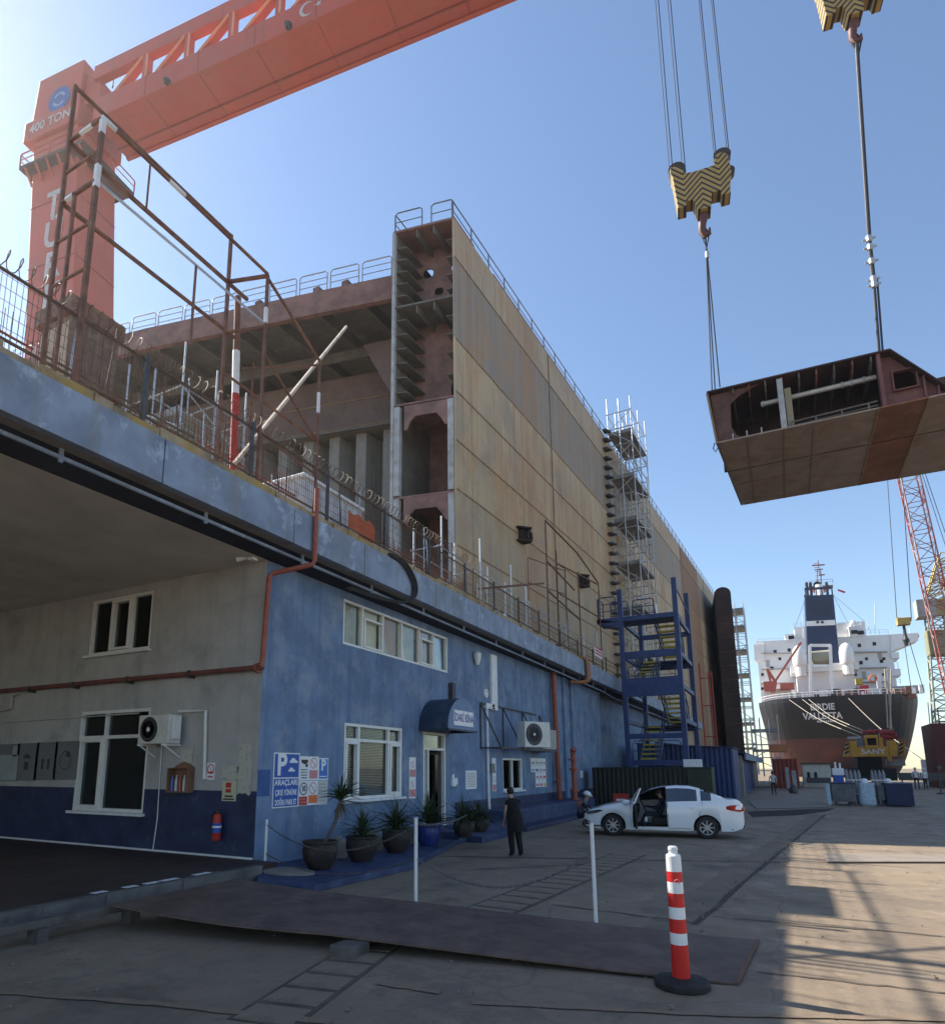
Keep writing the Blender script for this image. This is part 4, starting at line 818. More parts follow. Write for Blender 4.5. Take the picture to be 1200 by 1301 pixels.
# crescent and star on the girder side
fl = onpl(395, 9, LT+bn*-3.92, bn); Mf = frameM(fl, -bd, (0, 0, 1)); mb = MB(); n = 26; out = []
for k in range(n): a = .7+(2*math.pi-1.4)*k/(n-1); out.append((-.35+.62*math.cos(a), .62*math.sin(a), 0))
for k in range(n): a = 2*math.pi-.95-(2*math.pi-1.9)*k/(n-1); out.append((-.2+.5*math.cos(a), .5*math.sin(a), 0))
for k in range(n-1): mb.quad(out[k], out[k+1], out[2*n-2-k], out[2*n-1-k])
st = [((.62+(.3 if k % 2 == 0 else .12)*math.cos(k*math.pi/5+math.pi)), (.3 if k % 2 == 0 else .12)*math.sin(k*math.pi/5+math.pi), 0) for k in range(10)]
mb.prism(st, (0, 0, .01)); mb.v = [V((p.x, p.y, p.z+.01)) for p in mb.v]; mb.xf(Mf); mb.build('crescent_and_star', LETW, G)
# ================= HOOK BLOCKS, SLINGS, SUSPENDED BLOCK =================
def chevron():
    m = bpy.data.materials.new('black_yellow_stripes'); m.use_nodes = True; N = m.node_tree.nodes; L = m.node_tree.links; b = N['Principled BSDF']
    tc = N.new('ShaderNodeTexCoord'); sp = N.new('ShaderNodeSeparateXYZ'); L.new(tc.outputs['Object'], sp.inputs[0])
    ab = N.new('ShaderNodeMath'); ab.operation = 'ABSOLUTE'; L.new(sp.outputs['X'], ab.inputs[0])
    # chevrons slope down to the middle; the flanks turn the other way
    pp = N.new('ShaderNodeMath'); pp.operation = 'PINGPONG'; pp.inputs[1].default_value = .95; L.new(ab.outputs[0], pp.inputs[0])
    ad = N.new('ShaderNodeMath'); ad.operation = 'ADD'; L.new(pp.outputs[0], ad.inputs[0]); L.new(sp.outputs['Z'], ad.inputs[1])
    mu = N.new('ShaderNodeMath'); mu.operation = 'MULTIPLY'; mu.inputs[1].default_value = 2.7; L.new(ad.outputs[0], mu.inputs[0])
    fr = N.new('ShaderNodeMath'); fr.operation = 'FRACT'; L.new(mu.outputs[0], fr.inputs[0]); gt = N.new('ShaderNodeMath'); gt.operation = 'GREATER_THAN'; gt.inputs[1].default_value = .60; L.new(fr.outputs[0], gt.inputs[0])
    nz = N.new('ShaderNodeTexNoise'); nz.inputs['Scale'].default_value = 2; L.new(tc.outputs['Object'], nz.inputs[0])
    mx = N.new('ShaderNodeMix'); mx.data_type = 'RGBA'; L.new(nz.outputs['Fac'], mx.inputs[0]); mx.inputs[6].default_value = (.33, .22, .06, 1); mx.inputs[7].default_value = (.48, .33, .10, 1)
    m2 = N.new('ShaderNodeMix'); m2.data_type = 'RGBA'; L.new(gt.outputs[0], m2.inputs[0]); L.new(mx.outputs[2], m2.inputs[6]); m2.inputs[7].default_value = (.03, .025, .02, 1)
    L.new(m2.outputs[2], b.inputs['Base Color']); b.inputs['Roughness'].default_value = .6; return m
CHV = chevron(); HB0 = V((0, 36.4, 0)); ROPE = mat('steel_rope', (.035, .035, .045), .6, metal=.3)
def HP(px, py, off=0): return onpl(px, py, HB0+bn*off, bn)
neck = HP(893, 266); HK = thing('hook_block', 'black and yellow striped crane hook block hanging from eight ropes, fully in view', 'hook block', tuple(neck))
ol = [(100,480),(115,425),(200,400),(262,432),(280,485),(320,490),(400,478),(660,395),(675,290),(700,250),(770,222),(838,250),(858,330),(885,460),(882,560),(862,600),(880,745),(765,778),(745,715),(640,740),(630,925),(455,965),(400,835),(315,850),(318,918),(205,948),(135,560)]
P = [HP(840+x/10, 170+y/10, -.45) for x, y in ol]
b_ = MB(); b_.prism(P, bn*.9)
Rz = Matrix.Rotation(math.atan2(-bd.y, -bd.x), 4, 'Z')
# body mesh in its own axes so that the paint scheme is symmetrical about the hook
off = neck; Mi = Matrix.Translation(off) @ Rz; me = b_.xf((Mi).inverted()); hb = me.build('block_body', CHV, None, origin=(0, 0, 0)); hb.parent = HK; hb['_o'] = tuple(neck); hb.matrix_basis = Rz; hb.location = (0, 0, 0)
md = hb.modifiers.new('bev', 'BEVEL'); md.width = .03
def plate(pts, off, th, nm, m): MB().prism([HP(840+x/10, 170+y/10, off) for x, y in pts], bn*th).build(nm, m, HK)
for (cx_, cy_) in ((190, 480), (765, 300), (845, 500)):
    c = HP(840+cx_/10, 170+cy_/10); r = .42 if cx_ < 840 else .3; n = 22; pts = [c+(-bd*math.cos(2*math.pi*k/n)+V((0,0,1))*math.sin(2*math.pi*k/n))*r*1.12-bn*.2 for k in range(n)]
    MB().prism(pts, bn*.4).build('sheave', mat('greasy_sheave', (.05, .035, .03), .6), HK)
MB().lathe([(.2, .12), (.26, -.02), (.26, -.12), (.2, -.2)], tuple(neck), 16).build('collar', PLATEW, HK)
hkc = HP(895, 292)
mb = MB(); mb.path([neck-V((0,0,.15)), neck-V((0,0,.55)), neck-V((0,0,.9))+bd*.12, hkc+V((0,0,0))+bd*.16-V((0,0,.1)), hkc-V((0,0,.42)), hkc-bd*.2-V((0,0,.3)), hkc-bd*.26+V((0,0,.05))], [.22, .24, .22, .2, .17, .13, .05], 12); mb.build('hook', mat('brown_hook', (.12, .045, .035), .6), HK, smooth=True)
rp = [(58,100),(105,140),(225,262),(265,305),(645,665),(672,690),(818,830),(842,858)]
def pxrope(x0, x1, ybot):   # rope rising from the block to the crane
    b = HP(840+x1/10, 170+ybot/10); return b
for (xa, xb), yb_ in zip(rp, (470, 460, 440, 490, 270, 260, 250, 270)):
    b = HP(840+xb/10, 170+yb_/10); u = b.copy(); u.z = zb-.1; MB().tube(b, u, .028, 6).build('rope', ROPE, HK)
neck2 = HP(1083, 21); HK2 = copy_tree(HK); dlt = neck2-neck; HK2.location = neck2; HK2['label'] = 'striped crane hook block cut off by the top edge of the picture'
for o in (HK, HK2): o['group'] = 'striped hook blocks of the gantry crane'
def sling(name, label, top, bots, r, extra=None):
    T = thing(name, label, 'lifting sling', tuple(bots[0]))
    for b in bots: MB().tube(top, b, r, 7).build('rope', ROPE, T)
    return T
top1 = hkc-V((0, 0, .35)); YB = 36.2
T = sling('lifting_sling', 'thin wire sling from the lower hook to the left end of the hanging steel section', top1, [ony(904, 497, YB+.4), ony(908, 497, YB+3.5), ony(914, 492, YB+5)], .035)
MB().path([top1+V((0,0,.5)), top1+V((-.18,0,0)), top1-V((0,0,.9)), top1+V((.2,0,0)), top1+V((0,0,.5))], .05, 7).build('eye', ROPE, T)
MB().lathe([(.09, -.5), (.12, -.4), (.12, -.2), (.09, -.1)], tuple(top1-V((0,0,1.0))), 10).build('socket', GALV, T)
hk2c = hkc+dlt; top2 = hk2c-V((0, 0, .35)); bot2 = ony(1116, 447, YB+.6); T = thing('lifting_sling', 'thick dark sling with pale shackles from the higher hook to the hanging section', 'lifting sling', tuple(bot2))
mid = ony(1104, 310, YB+.6); mid2 = ony(1109, 355, YB+.6)
MB().path([top2, top2.lerp(mid, .5), mid], .10, 9).build('rope', ROPE, T); MB().path([top2+V((0,0,.5)), top2+V((-.2,0,0)), top2-V((0,0,1.0)), top2+V((.22,0,0)), top2+V((0,0,.5))], .07, 7).build('eye', ROPE, T)
MB().tube(mid, mid2, .10, 9).build('rope', ROPE, T); MB().tube(mid2, bot2, .07, 9).tube(mid2+V((.15,0,0)), bot2+V((.15,0,0)), .05, 7).build('rope', ROPE, T)
for m_ in (mid+V((0,0,.3)), mid-V((0,0,.2)), mid2, mid2-V((0,0,.3)), mid.lerp(mid2, .5)): MB().lathe([(.06, -.22), (.15, -.14), (.15, .14), (.06, .22)], tuple(m_), 10).tube(m_-V((.28,0,0)), m_+V((.28,0,0)), .06).build('shackle', GALV, T)
BLK_Y1 = 46.2
bl = ony(912, 563, YB); tl = ony(899, 499, YB); tr = ony(1130, 445, YB); br = ony(1116, 521, YB); fl_ = onz(943, 641, bl.z)
zt, zq = tl.z, bl.z; xl, xr, xend = bl.x, br.x, 14.0
print('block', bl, tl, tr, br, fl_)
KB = thing('hanging_steel_section', 'open ended rusty steel ship section hanging from two crane hooks against the sky', 'ship section', (3, 38, zq))
zt = (tl.z+tr.z)/2
UNDER = mat('section_bottom_plate', (.34, .26, .2), .8, var=.15, scale=.8, col2=(.22, .12, .07), amt=.7, scale2=.5, bump=.2)
mb = MB(); mb.prism([(xl, YB, zq), (xr, YB, zq), (xr, BLK_Y1, zq), (fl_.x, BLK_Y1, zq)], (0, 0, .08)); mb.build('bottom_plate', UNDER, KB)
RB = mat('section_rust_plate', (.24, .10, .055), .8, var=.25, scale=.6, col2=(.34, .17, .07), amt=.6, scale2=.7)
x2 = ony(1180, 507, YB).x; MB().prism([(xr, YB, zq), (x2, YB, zq), (x2, BLK_Y1, zq), (xr, BLK_Y1, zq)], (0, 0, .08)).build('bottom_plate', RB, KB); MB().prism([(x2, YB, zq), (xend, YB, zq), (xend, BLK_Y1, zq), (x2, BLK_Y1, zq)], (0, 0, .08)).build('bottom_plate', UNDER, KB)
for fx in (.18, .42, .61): x = xl+(xr-xl)*fx+.1; MB().box(x-.03, YB+.02, zq-.025, x+.03, BLK_Y1-.02, zq-.001).build('weld_seam', WELD, KB)
MB().box(xl+.5, 42.4, zq-.025, xr-3.2, 42.46, zq-.001).build('weld_seam', WELD, KB)
for x in (xr, x2): MB().box(x-.04, YB+.02, zq-.03, x+.04, BLK_Y1-.02, zq-.001).build('weld_seam', WELD, KB)
SECT = mat('section_dark_primer', (.075, .04, .034), .8, var=.25, scale=1.2); SECP = mat('section_pink_primer', (.20, .085, .075), .75, var=.2, scale=1.2, col2=(.15, .08, .06), amt=.5, scale2=2)
zl0 = tl.z; zr0 = tr.z
mb = MB(); mb.prism([(xl-.35, YB-.05, zl0), (tr.x, YB-.05, zr0), (tr.x, BLK_Y1, zr0), (fl_.x-.35, BLK_Y1, zl0)], (0, 0, .08)); mb.build('top_plate', SECT, KB)
rr = ony(1200, 490, YB); sl_ = (rr.z-tr.z)/(rr.x-tr.x); ze = max(tr.z+sl_*(xend-tr.x), zq+.1); xe2 = tr.x+(zq+.2-tr.z)/sl_
mb = MB(); mb.prism([(tr.x, YB-.05, zr0), (xe2, YB-.05, zq+.2), (xe2, BLK_Y1, zq+.2), (tr.x, BLK_Y1, zr0)], (0, 0, .08)); mb.build('sloping_plate', SECT, KB)
mb = MB(); mb.prism([(xl-.02, YB, zq), (fl_.x-.02, BLK_Y1, zq), (fl_.x-.3, BLK_Y1, zl0), (xl-.3, YB, zl0)], (-.1, 0, 0)); mb.build('end_plate', mat('section_edge_tan', (.30, .20, .12), .8), KB)
mb = MB(); mb.box(xl, YB+4, zq, xend-1, YB+4.1, min(zl0, zr0)-.0); mb.build('bulkhead', SECT, KB)
# haunched web frame on the left, post, pipe, hanging stiffeners, low rail
mb = MB(); x0 = xl+.0; mb.prism([(x0-.2, YB+.3, zl0-.05), (x0+2.2, YB+.3, zl0-.05), (x0+1.2, YB+.3, zl0-.45), (x0+.75, YB+.3, zl0-.8), (x0+.7, YB+.3, zq+.9), (x0+.9, YB+.3, zq+.4), (x0+1.3, YB+.3, zq+.08), (x0, YB+.3, zq+.08)], (0, .1, 0)); mb.build('web_frame', mat('section_mid_primer', (.13, .065, .055), .8, var=.3, scale=1.5, col2=(.2, .12, .08), amt=.5, scale2=2), KB)
k = 0; x = xl+.9
while x < xr: zz = zl0+(zr0-zl0)*(x-xl)/(tr.x-xl); MB().prism([(x, YB+.1, zz-.02), (x, YB+3.9, zz-.02), (x, YB+3.9, zz-.55), (x, YB+.5, zz-.55), (x, YB+.1, zz-.3)], (.07, 0, 0)).build('stiffener', SECP if k % 2 else PRIMG, KB); x += .78; k += 1
a, b = ony(986, 483, YB+.15), ony(993, 547, YB+.15); MB().box(a.x-.02, YB+.05, zq+.08, a.x+.24, YB+.4, a.z).build('pillar', PLATEW, KB); MB().box(a.x+.3, YB+.5, zq+.1, a.x+.6, YB+.8, a.z-.4).build('valve_column', mat('cream_valve', (.35, .3, .2), .7), KB)
a, b = ony(966, 514, YB+1.0), ony(1112, 479, YB+1.0); MB().tube(a, b, .13, 12).build('pipe', mat('silver_pipe', (.55, .53, .5), .5, metal=.3, var=.15), KB)
for f in (.02, .72, .8, .9): c = a.lerp(b, f); MB().lathe([(.17, -.05), (.17, .05)], tuple(c), 12, 'x').build('flange', PLATEW, KB)
a, b = ony(1004, 537, YB+.2), ony(1114, 510, YB+.2)
mb = MB(); mb.tube(a+V((0,0,.02)), b+V((0,0,.02)), .04); mb.tube(a-V((0,0,.2)), b-V((0,0,.2)), .03)
for f in (0, .3, .6, .9): c = a.lerp(b, f); mb.bar(c, (c.x, c.y, zq+.05), .07)
mb.build('railing', PRIMG, KB)
for px in (930, 948, 967): c = ony(px, 548, YB+.2); MB().bar((c.x, c.y, zq+.05), (c.x, c.y, zq+.45), .07).build('stub_post', PLATEW, KB)
# pink end bay with a square opening and stepped web
xa, xb, xc = ony(1117, 450, YB).x, ony(1150, 480, YB).x, xe2
mb = MB(); za = lambda x: zr0+sl_*(x-tr.x) if x > tr.x else zl0+(zr0-zl0)*(x-xl)/(tr.x-xl)
wx0, wx1 = ony(1127, 0, YB).x, ony(1149, 0, YB).x; wx0, wx1 = xa+.45, xa+1.35; wz0, wz1 = zq+.95, zq+1.9
def cell(a, b, c, d): mb.prism([(a, YB+.5, b), (c, YB+.5, b), (c, YB+.5, min(d, za(c)) if d > 22 else d), (a, YB+.5, min(d, za(a)) if d > 22 else d)], (0, .08, 0))
mb.prism([(xa, YB+.5, zq+.08), (wx0, YB+.5, zq+.08), (wx0, YB+.5, za(wx0)-.02), (xa, YB+.5, za(xa)-.02)], (0, .08, 0)); mb.prism([(wx0, YB+.5, zq+.08), (wx1, YB+.5, zq+.08), (wx1, YB+.5, wz0), (wx0, YB+.5, wz0)], (0, .08, 0)); mb.prism([(wx0, YB+.5, wz1), (wx1, YB+.5, wz1), (wx1, YB+.5, za(wx1)-.02), (wx0, YB+.5, za(wx0)-.02)], (0, .08, 0)); mb.prism([(wx1, YB+.5, zq+.08), (xc, YB+.5, zq+.08), (xc, YB+.5, zq+.2), (wx1, YB+.5, za(wx1)-.02)], (0, .08, 0))
mb.build('web_frame', SECP, KB)
mb = MB()
for (a, b, c, d) in ((wx0-.06, wz0-.06, wx1+.06, wz0), (wx0-.06, wz1, wx1+.06, wz1+.06), (wx0-.06, wz0, wx0, wz1), (wx1, wz0, wx1+.06, wz1)): mb.box(a, YB+.3, b, c, YB+.52, d)
mb.build('opening_rim', SECP, KB); MB().box(xa-.16, YB+.02, zq+.08, xa, YB+.5, za(xa)-.02).build('pillar', SECP, KB)
for k in range(5): x = wx1+.2+k*.5; MB().box(x, YB+.2, zq+.1, x+.08, YB+.5, max(zq+.3, za(x)-.1)).build('stiffener', SECP, KB)
a = ony(908, 568, YB+.1); mb = MB()
for dx in (0, .25): mb.path([(a.x+dx+.0, YB+.1, zq+.1), (a.x+dx-.1, YB+.1, zq-.2), (a.x+dx, YB+.1, zq-.42), (a.x+dx+.15, YB+.1, zq-.2), (a.x+dx+.1, YB+.1, zq+.1)], .03, 6)
mb.build('shackle', STEEL, KB)
# ================= BLUE STAIR TOWER =================
Y0, Y1, X1, X2 = 38.0, 43.5, -7.75, -4.72
ST = thing('stair_tower', 'blue steel external stair tower with yellow treads beside the blue building', 'stair tower', (-6.2, 40.5, 0))
for x, y, z in ((X1, Y0, 12.3), (X2, Y0, 12.6), (X1+.1, Y1, 12.0), (X2, Y1, 13.0)): MB().box(x-.13, y-.13, 0, x+.13, y+.13, z).build('post', BLUEST, ST, bevel=.01)
for z, h, ys in ((2.3, .3, (Y0, Y1)), (3.75, .28, (Y0,)), (8.35, .4, (Y0, Y1)), (4.4, .28, (Y1,)), (10.35, .3, (Y1,))):
    for y in ys: MB().box(X1+.13, y-.09, z-h/2, X2-.13, y+.09, z+h/2).build('beam', BLUEST, ST)
for z in (2.3, 4.6, 6.5, 8.35, 10.4):
    for x in (X1, X2): MB().box(x-.07, Y0+.13, z-.12, x+.07, Y1-.13, z+.12).build('side_beam', BLUEST, ST)
MB().box(X1-.1, Y0-.2, 5.95, X2+.1, Y0-.134, 7.0).build('deep_panel', BLUEST, ST)
PLAT = mat('grating', (.05, .07, .13), .7, var=.2)
for z, a, b in ((2.3, Y0, Y0+1.3), (4.5, Y1-1.3, Y1), (6.5, Y0, Y0+1.3), (8.5, Y1-1.3, Y1)): MB().box(X1+.13, a+.1, z, X2-.13, b-.1, z+.06).build('landing', PLAT, ST)
MB().box(X1-1.35, Y0-.15, 10.35, X2+.1, Y0+1.5, 10.62).build('top_platform', BLUEST, ST, bevel=.01)
mb = MB(); mb.prism([(X1-1.35, Y0-.15, 10.62), (X1-1.35, Y0-.15, 10.35), (X1-.1, Y0-.15, 10.0), (X1-.1, Y0-.15, 10.35)], (0, 1.2, 0)); mb.build('gangway_bracket', BLUEST, ST)
def flight(x0, x1, ya, za_, yb, zb_, n=8):
    for x in (x0, x1): MB().bar((x, ya, za_), (x, yb, zb_), .06, .26).build('stringer', BLUEST, ST)
    for k in range(n):
        f = (k+.5)/n; y = ya+(yb-ya)*f; z = za_+(zb_-za_)*f+.1; MB().box(x0+.04, y-.14, z-.045, x1-.04, y+.14, z+.045).build('tread', YELLOW, ST)
        
    for x in (x0, x1):
        mb = MB(); u = V((0, 0, 1.0)); a, b = V((x, ya, za_)), V((x, yb, zb_)); mb.tube(a+u, b+u, .03, 6); mb.tube(a+u*.5, b+u*.5, .02, 5)
        for f in (0, .33, .66, 1): c = a.lerp(b, f); mb.tube(c, c+u, .025, 5)
        mb.build('handrail', BLUEST, ST)
xm = (X1+X2)/2; ya, yb = Y0+1.3, Y1-1.3
flight(X1+.35, xm-.1, ya, 2.3, yb, 4.5); flight(xm+.15, X2-.2, ya, 6.5, yb, 4.5); flight(X1+.35, xm-.1, ya, 6.5, yb, 8.5); flight(xm+.15, X2-.2, ya, 10.5, yb, 8.5); flight(xm+.15, X2-.2, ya, 2.2, yb, 0.1)
for p, q in (((X1-1.3, Y0-.05, 10.62), (X1-.2, Y0-.05, 10.62)), ((X1-.9, Y0+1.4, 10.62), (X1+.2, Y0+1.4, 10.62)), ((X1+.4, Y0+1.4, 10.62), (xm+.2, Y0+1.4, 10.62))): rail_bay(p, q, 1.3, 'handrail', BLUEST, ST, 2, .035)
rail_bay((X1-1.3, Y0-.05, 10.62), (X1-1.3, Y0+1.4, 10.62), 1.3, 'handrail', BLUEST, ST, 2, .035)
for z in (2.3, 6.5):
    rail_bay((X1+.2, Y0+.05, z+.1), (xm, Y0+.05, z+.1), 1.1, 'handrail', BLUEST, ST, 1, .025); rail_bay((xm, Y0+.05, z+.1), (X2-.2, Y0+.05, z+.1), 1.1, 'handrail', BLUEST, ST, 1, .025)
MB().bar((X2+.1, Y1, 11.5), (X2-.05, Y0+.1, 12.4), .06).build('stay', BLUEST, ST)
T = thing('red_tube_frame', 'thin red tube frame standing behind the blue stair tower', 'frame', (-3.9, 46, 0)); 
for x, y, z in ((X2+.2, 46, 8.8), (X2+.9, 46, 8.2), (X2+.55, 48, 8.5)): MB().tube((x, y, 0), (x, y, z), .045, 7).build('post', REDP, T)
mb = MB()
for z in (2, 4, 6, 7.8): mb.tube((X2+.2, 46, z), (X2+.9, 46, z), .03); mb.tube((X2+.9, 46, z), (X2+.55, 48, z), .03)
mb.build('rail', REDP, T)
# ================= BLUE SHEDS, GREEN CONTAINER =================
COR = mat('blue_corrugated', (.018, .042, .14), .5, var=.2, scale=1.5, col2=(.05, .07, .14), amt=.5, scale2=2, streak=.3, streakcol=(.03, .05, .12))
def corrugate(x0, x1, y, z0, z1f, pitch=.28, dep=.06, axis='x'):
    mb = MB(); n = int(abs(x1-x0)/pitch)*4; 
    for k in range(n):
        u0, u1 = x0+(x1-x0)*k/n, x0+(x1-x0)*(k+1)/n; o0, o1 = [(0, 0, -dep, -dep)[j % 4] for j in (k, k+1)]
        if axis == 'x': mb.quad((u0, y+o0, z0), (u1, y+o1, z0), (u1, y+o1, z1f(u1)), (u0, y+o0, z1f(u0)))
        else: mb.quad((y-o0, u0, z0), (y-o1, u1, z0), (y-o1, u1, z1f(u1)), (y-o0, u0, z1f(u0)))
    return mb
sx1 = ony(934, 1000, 45).x; zs = ony(933, 951, 45).z
SD = thing('corrugated_shed', 'dark blue corrugated metal shed behind the white car', 'shed', (-6, 46, 0))
corrugate(-8.6, sx1, 45, 0, lambda x: zs+.35*(sx1-x)/5).build('corrugated_wall', COR, SD)
MB().box(-8.6, 45.1, 0, sx1, 50, zs).build('wall', COR, SD); MB().prism([(-8.7, 44.8, zs+.38), (sx1+.1, 44.8, zs+.03), (sx1+.1, 50.1, zs+.03), (-8.7, 50.1, zs+.38)], (0, 0, .06)).build('roof', BLUEST, SD)
gx0, gx1 = -8.7, ony(905, 1000, 33.6).x; gz = ony(840, 977, 33.6).z
GC = thing('green_container', 'dark green metal container behind the parked white car', 'container', (-6, 34.5, 0)); GRN = mat('dark_green_paint', (.012, .017, .013), .6, var=.25, scale=1.5)
corrugate(gx0, ony(872, 1000, 33.6).x, 33.6, 0, lambda x: gz, .22, .035).build('corrugated_wall', GRN, GC); MB().box(gx0, 33.66, 0, gx1, 35.0, gz).build('body', GRN, GC); MB().box(ony(874, 1000, 33.6).x, 33.55, .05, gx1, 33.655, gz-.02).build('door', mat('olive_panel', (.03, .038, .022), .6, var=.2), GC)
MB().box(gx0, 33.55, gz, gx1, 35.05, gz+.08).build('roof_rim', GRN, GC)
p, q = ony(868, 976, 33.7), ony(890, 966, 33.7); MB().box(p.x, 33.7, gz+.09, q.x, 34.1, gz+.09+abs(q.z-p.z)*1.0).build('white_box', WHITEP, bevel=.01); tag(LAST[0], 'small white box lying on top of the dark green container', 'box')
# low workshops further along, with sloping blue eaves and a concrete pier
WS = thing('workshop', 'low far blue workshop with sloping roof edge, concrete pier and open bay', 'workshop', (-5, 66, 0))
pa = ony(946, 1012, 54); pb = onx(973, 975, pa.x); zA, = (onx(955, 958, pa.x+.2).z,)
X = pa.x; MB().box(X-.5, 54, 0, X, 55.2, ony(950, 960, 54).z).build('pier', CONC, WS); 
yv = lambda px: onx(px, 976, X).y
MB().box(-9, 56, 0, X-.2, 57, 3.0).build('door', mat('faded_blue_door', (.06, .10, .28), .6, var=.2), WS); MB().box(-9, 57, 0, X-.25, 88, 3.1).build('wall', BLUEST, WS)
zE = onx(956, 959, X+.3).z; MB().prism([(X+.3, 54.5, zE-.55), (X+.3, 90, zE-.55), (X+.3, 90, zE-.1), (X+.3, 54.5, zE-.1)], (-.12, 0, 0)).build('eaves_panel', FASCIA, WS); MB().prism([(X+.3, 54.5, zE-.1), (X+.3, 90, zE-.1), (-9, 90, zE+.8), (-9, 54.5, zE+.8)], (0, 0, .08)).build('roof', BLUEST, WS)
# ================= THINGS ON THE WALLS =================
def board(name, label, cat, y0, z0, y1, z1, m=SIGNW, x=XF, th=.012, group=None):
    T = thing(name, label, cat, (x, (y0+y1)/2, z0), 0, group); o = MB().box(x+.002, y0, z0, x+th, y1, z1).build('panel', m, T); return T
GREYT = mat('sign_grey_print', (.35, .35, .37), .6)
def lines(T, y0, z0, y1, z1, n, m, x=XF+.013, seed=1):
    rnd = random.Random(seed); mb = MB(); h = (z1-z0)/n
    for k in range(n):
        y = y0
        while y < y1-.02: w = rnd.uniform(.02, .07); mb.box(x, y, z0+k*h+h*.25, x+.003, min(y+w, y1), z0+k*h+h*.7); y += w+.02
    mb.build('print', m, T)
def ring(T, y, z, r, m, x=XF+.014, slash=True, w=.18):
    mb = MB(); n = 24
    for k in range(n):
        a, b = 2*math.pi*k/n, 2*math.pi*(k+1)/n; mb.quad((x, y+r*math.cos(a), z+r*math.sin(a)), (x, y+r*math.cos(b), z+r*math.sin(b)), (x, y+r*(1-w)*math.cos(b), z+r*(1-w)*math.sin(b)), (x, y+r*(1-w)*math.cos(a), z+r*(1-w)*math.sin(a)))
    if slash: mb.bar((x+.001, y-r*.65, z+r*.65), (x+.001, y+r*.65, z-r*.65), .004, r*.16, upv=(0, 1, 1))
    mb.build('ring', m, T)
def M_(y, z): return MY(y, z, XF, .016)
a, b = fy(348, 956), fy(378, 1028); yA, yB = a[0], b[0]; zT, zB = a[1], fy(348, 1027)[1]; zM = zB+(zT-zB)*.535
T = board('parking_sign', 'large blue parking sign with P above white Turkish lettering, left of the sign cluster', 'sign', yA, zB, yB, zT)
mb = MB(); mb.box(XF+.012, yA+.025, zM+.015, XF+.016, yB-.025, zT-.025); mb.box(XF+.012, yA+.025, zB+.025, XF+.016, yB-.025, zM-.012); mb.build('blue_field', SIGNB, T)
W_ = yB-yA; text('lettering', 'P', .62, SIGNW, T, M_(yA+W_*.30, (zM+zT)/2), sx=.95, bold=.02)
mb = MB(); 
for (u, v, s) in ((.75, .68, 1), (.68, .32, .8)):
    cy, cz = yA+W_*u, zM+(zT-zM)*v; mb.prism([(XF+.017, cy+(p[0])*s, cz+p[1]*s) for p in ((-.13,-.04),(.13,-.04),(.13,.0),(.06,.02),(.03,.06),(-.06,.06),(-.09,.01),(-.13,.0))], (.003, 0, 0))
mb.build('car_symbol', SIGNW, T)
for k, (s, h) in enumerate((('ARAÇLARI', .84), ('ÇIKIŞ YÖNÜNE', .5), ('DOĞRU PARK ET', .17))): text('lettering', s, .155, SIGNW, T, M_((yA+yB)/2, zB+(zM-zB)*h), sx=(1.0, .62, .56)[k], bold=.004)
# the small signs beside it
c0, c1, c2, c3 = yB+.01, fy(391, 980)[0], fy(403.5, 980)[0], fy(416, 980)[0]
c1, c2, c3 = fy(391, 990)[0], fy(403.5, 990)[0], fy(416, 990)[0]; zt_, zm_, zb_ = fy(391, 961)[1], fy(391, 991.5)[1], fy(391, 1023)[1]
g_ = 'small safety signs beside the parking sign'
T = board('camera_sign', 'small white sign with a black camera drawing, upper row right of the parking sign', 'sign', c0, zm_, c1, zt_, group=g_)
h = zt_-zm_; m = (c0+c1)/2; mb = MB(); mb.prism([(XF+.013, m-.10, zm_+h*.86), (XF+.013, m+.12, zm_+h*.86), (XF+.013, m+.12, zm_+h*.74), (XF+.013, m+.02, zm_+h*.66), (XF+.013, m-.10, zm_+h*.74)], (.003, 0, 0)); mb.box(XF+.013, m+.04, zm_+h*.56, XF+.016, m+.12, zm_+h*.68); mb.build('camera_drawing', SIGNK, T); lines(T, c0+.05, zm_+.03, c1-.05, zm_+h*.5, 4, SIGNK)
T = board('no_smoking_sign', 'small sign with faded red ring above a pink field in the sign cluster', 'sign', c1+.005, zm_, c2, zt_, group=g_); m = (c1+c2)/2; ring(T, m, zm_+h*.72, .12, SIGNPINK); MB().box(XF+.013, c1+.03, zm_+.04, XF+.016, c2-.03, zm_+h*.42).build('pink_field', SIGNPINK, T)
T = board('parking_sign', 'small blue P sign at the top right of the sign cluster', 'sign', c2+.005, zm_, c3, zt_-.03, group=g_); MB().box(XF+.012, c2+.03, zm_+.03, XF+.015, c3-.025, zt_-.055).build('blue_field', mat('sign_light_blue', (.04, .17, .5), .5), T); text('lettering', 'P', .34, SIGNW, T, M_((c2+c3)/2, zm_+h*.62), bold=.01); MB().box(XF+.015, c2+.06, zm_+.07, XF+.018, c3-.06, zm_+.09).build('print', SIGNW, T)
T = board('speed_limit_sign', 'small 10 speed limit sign with a dark red field in the sign cluster', 'sign', c0, zb_, c1, zm_-.01, group=g_); m = (c0+c1)/2; h = zm_-zb_; ring(T, m, zb_+h*.67, .135, SIGNK, slash=False); text('lettering', '10', .17, SIGNK, T, M_(m, zb_+h*.67), sx=.8, bold=.005); MB().box(XF+.013, c0+.01, zb_+.01, XF+.016, c1-.02, zb_+h*.36).build('red_field', SIGNR, T); lines(T, c0+.05, zb_+.04, c1-.06, zb_+h*.32, 2, SIGNPINK, XF+.017)
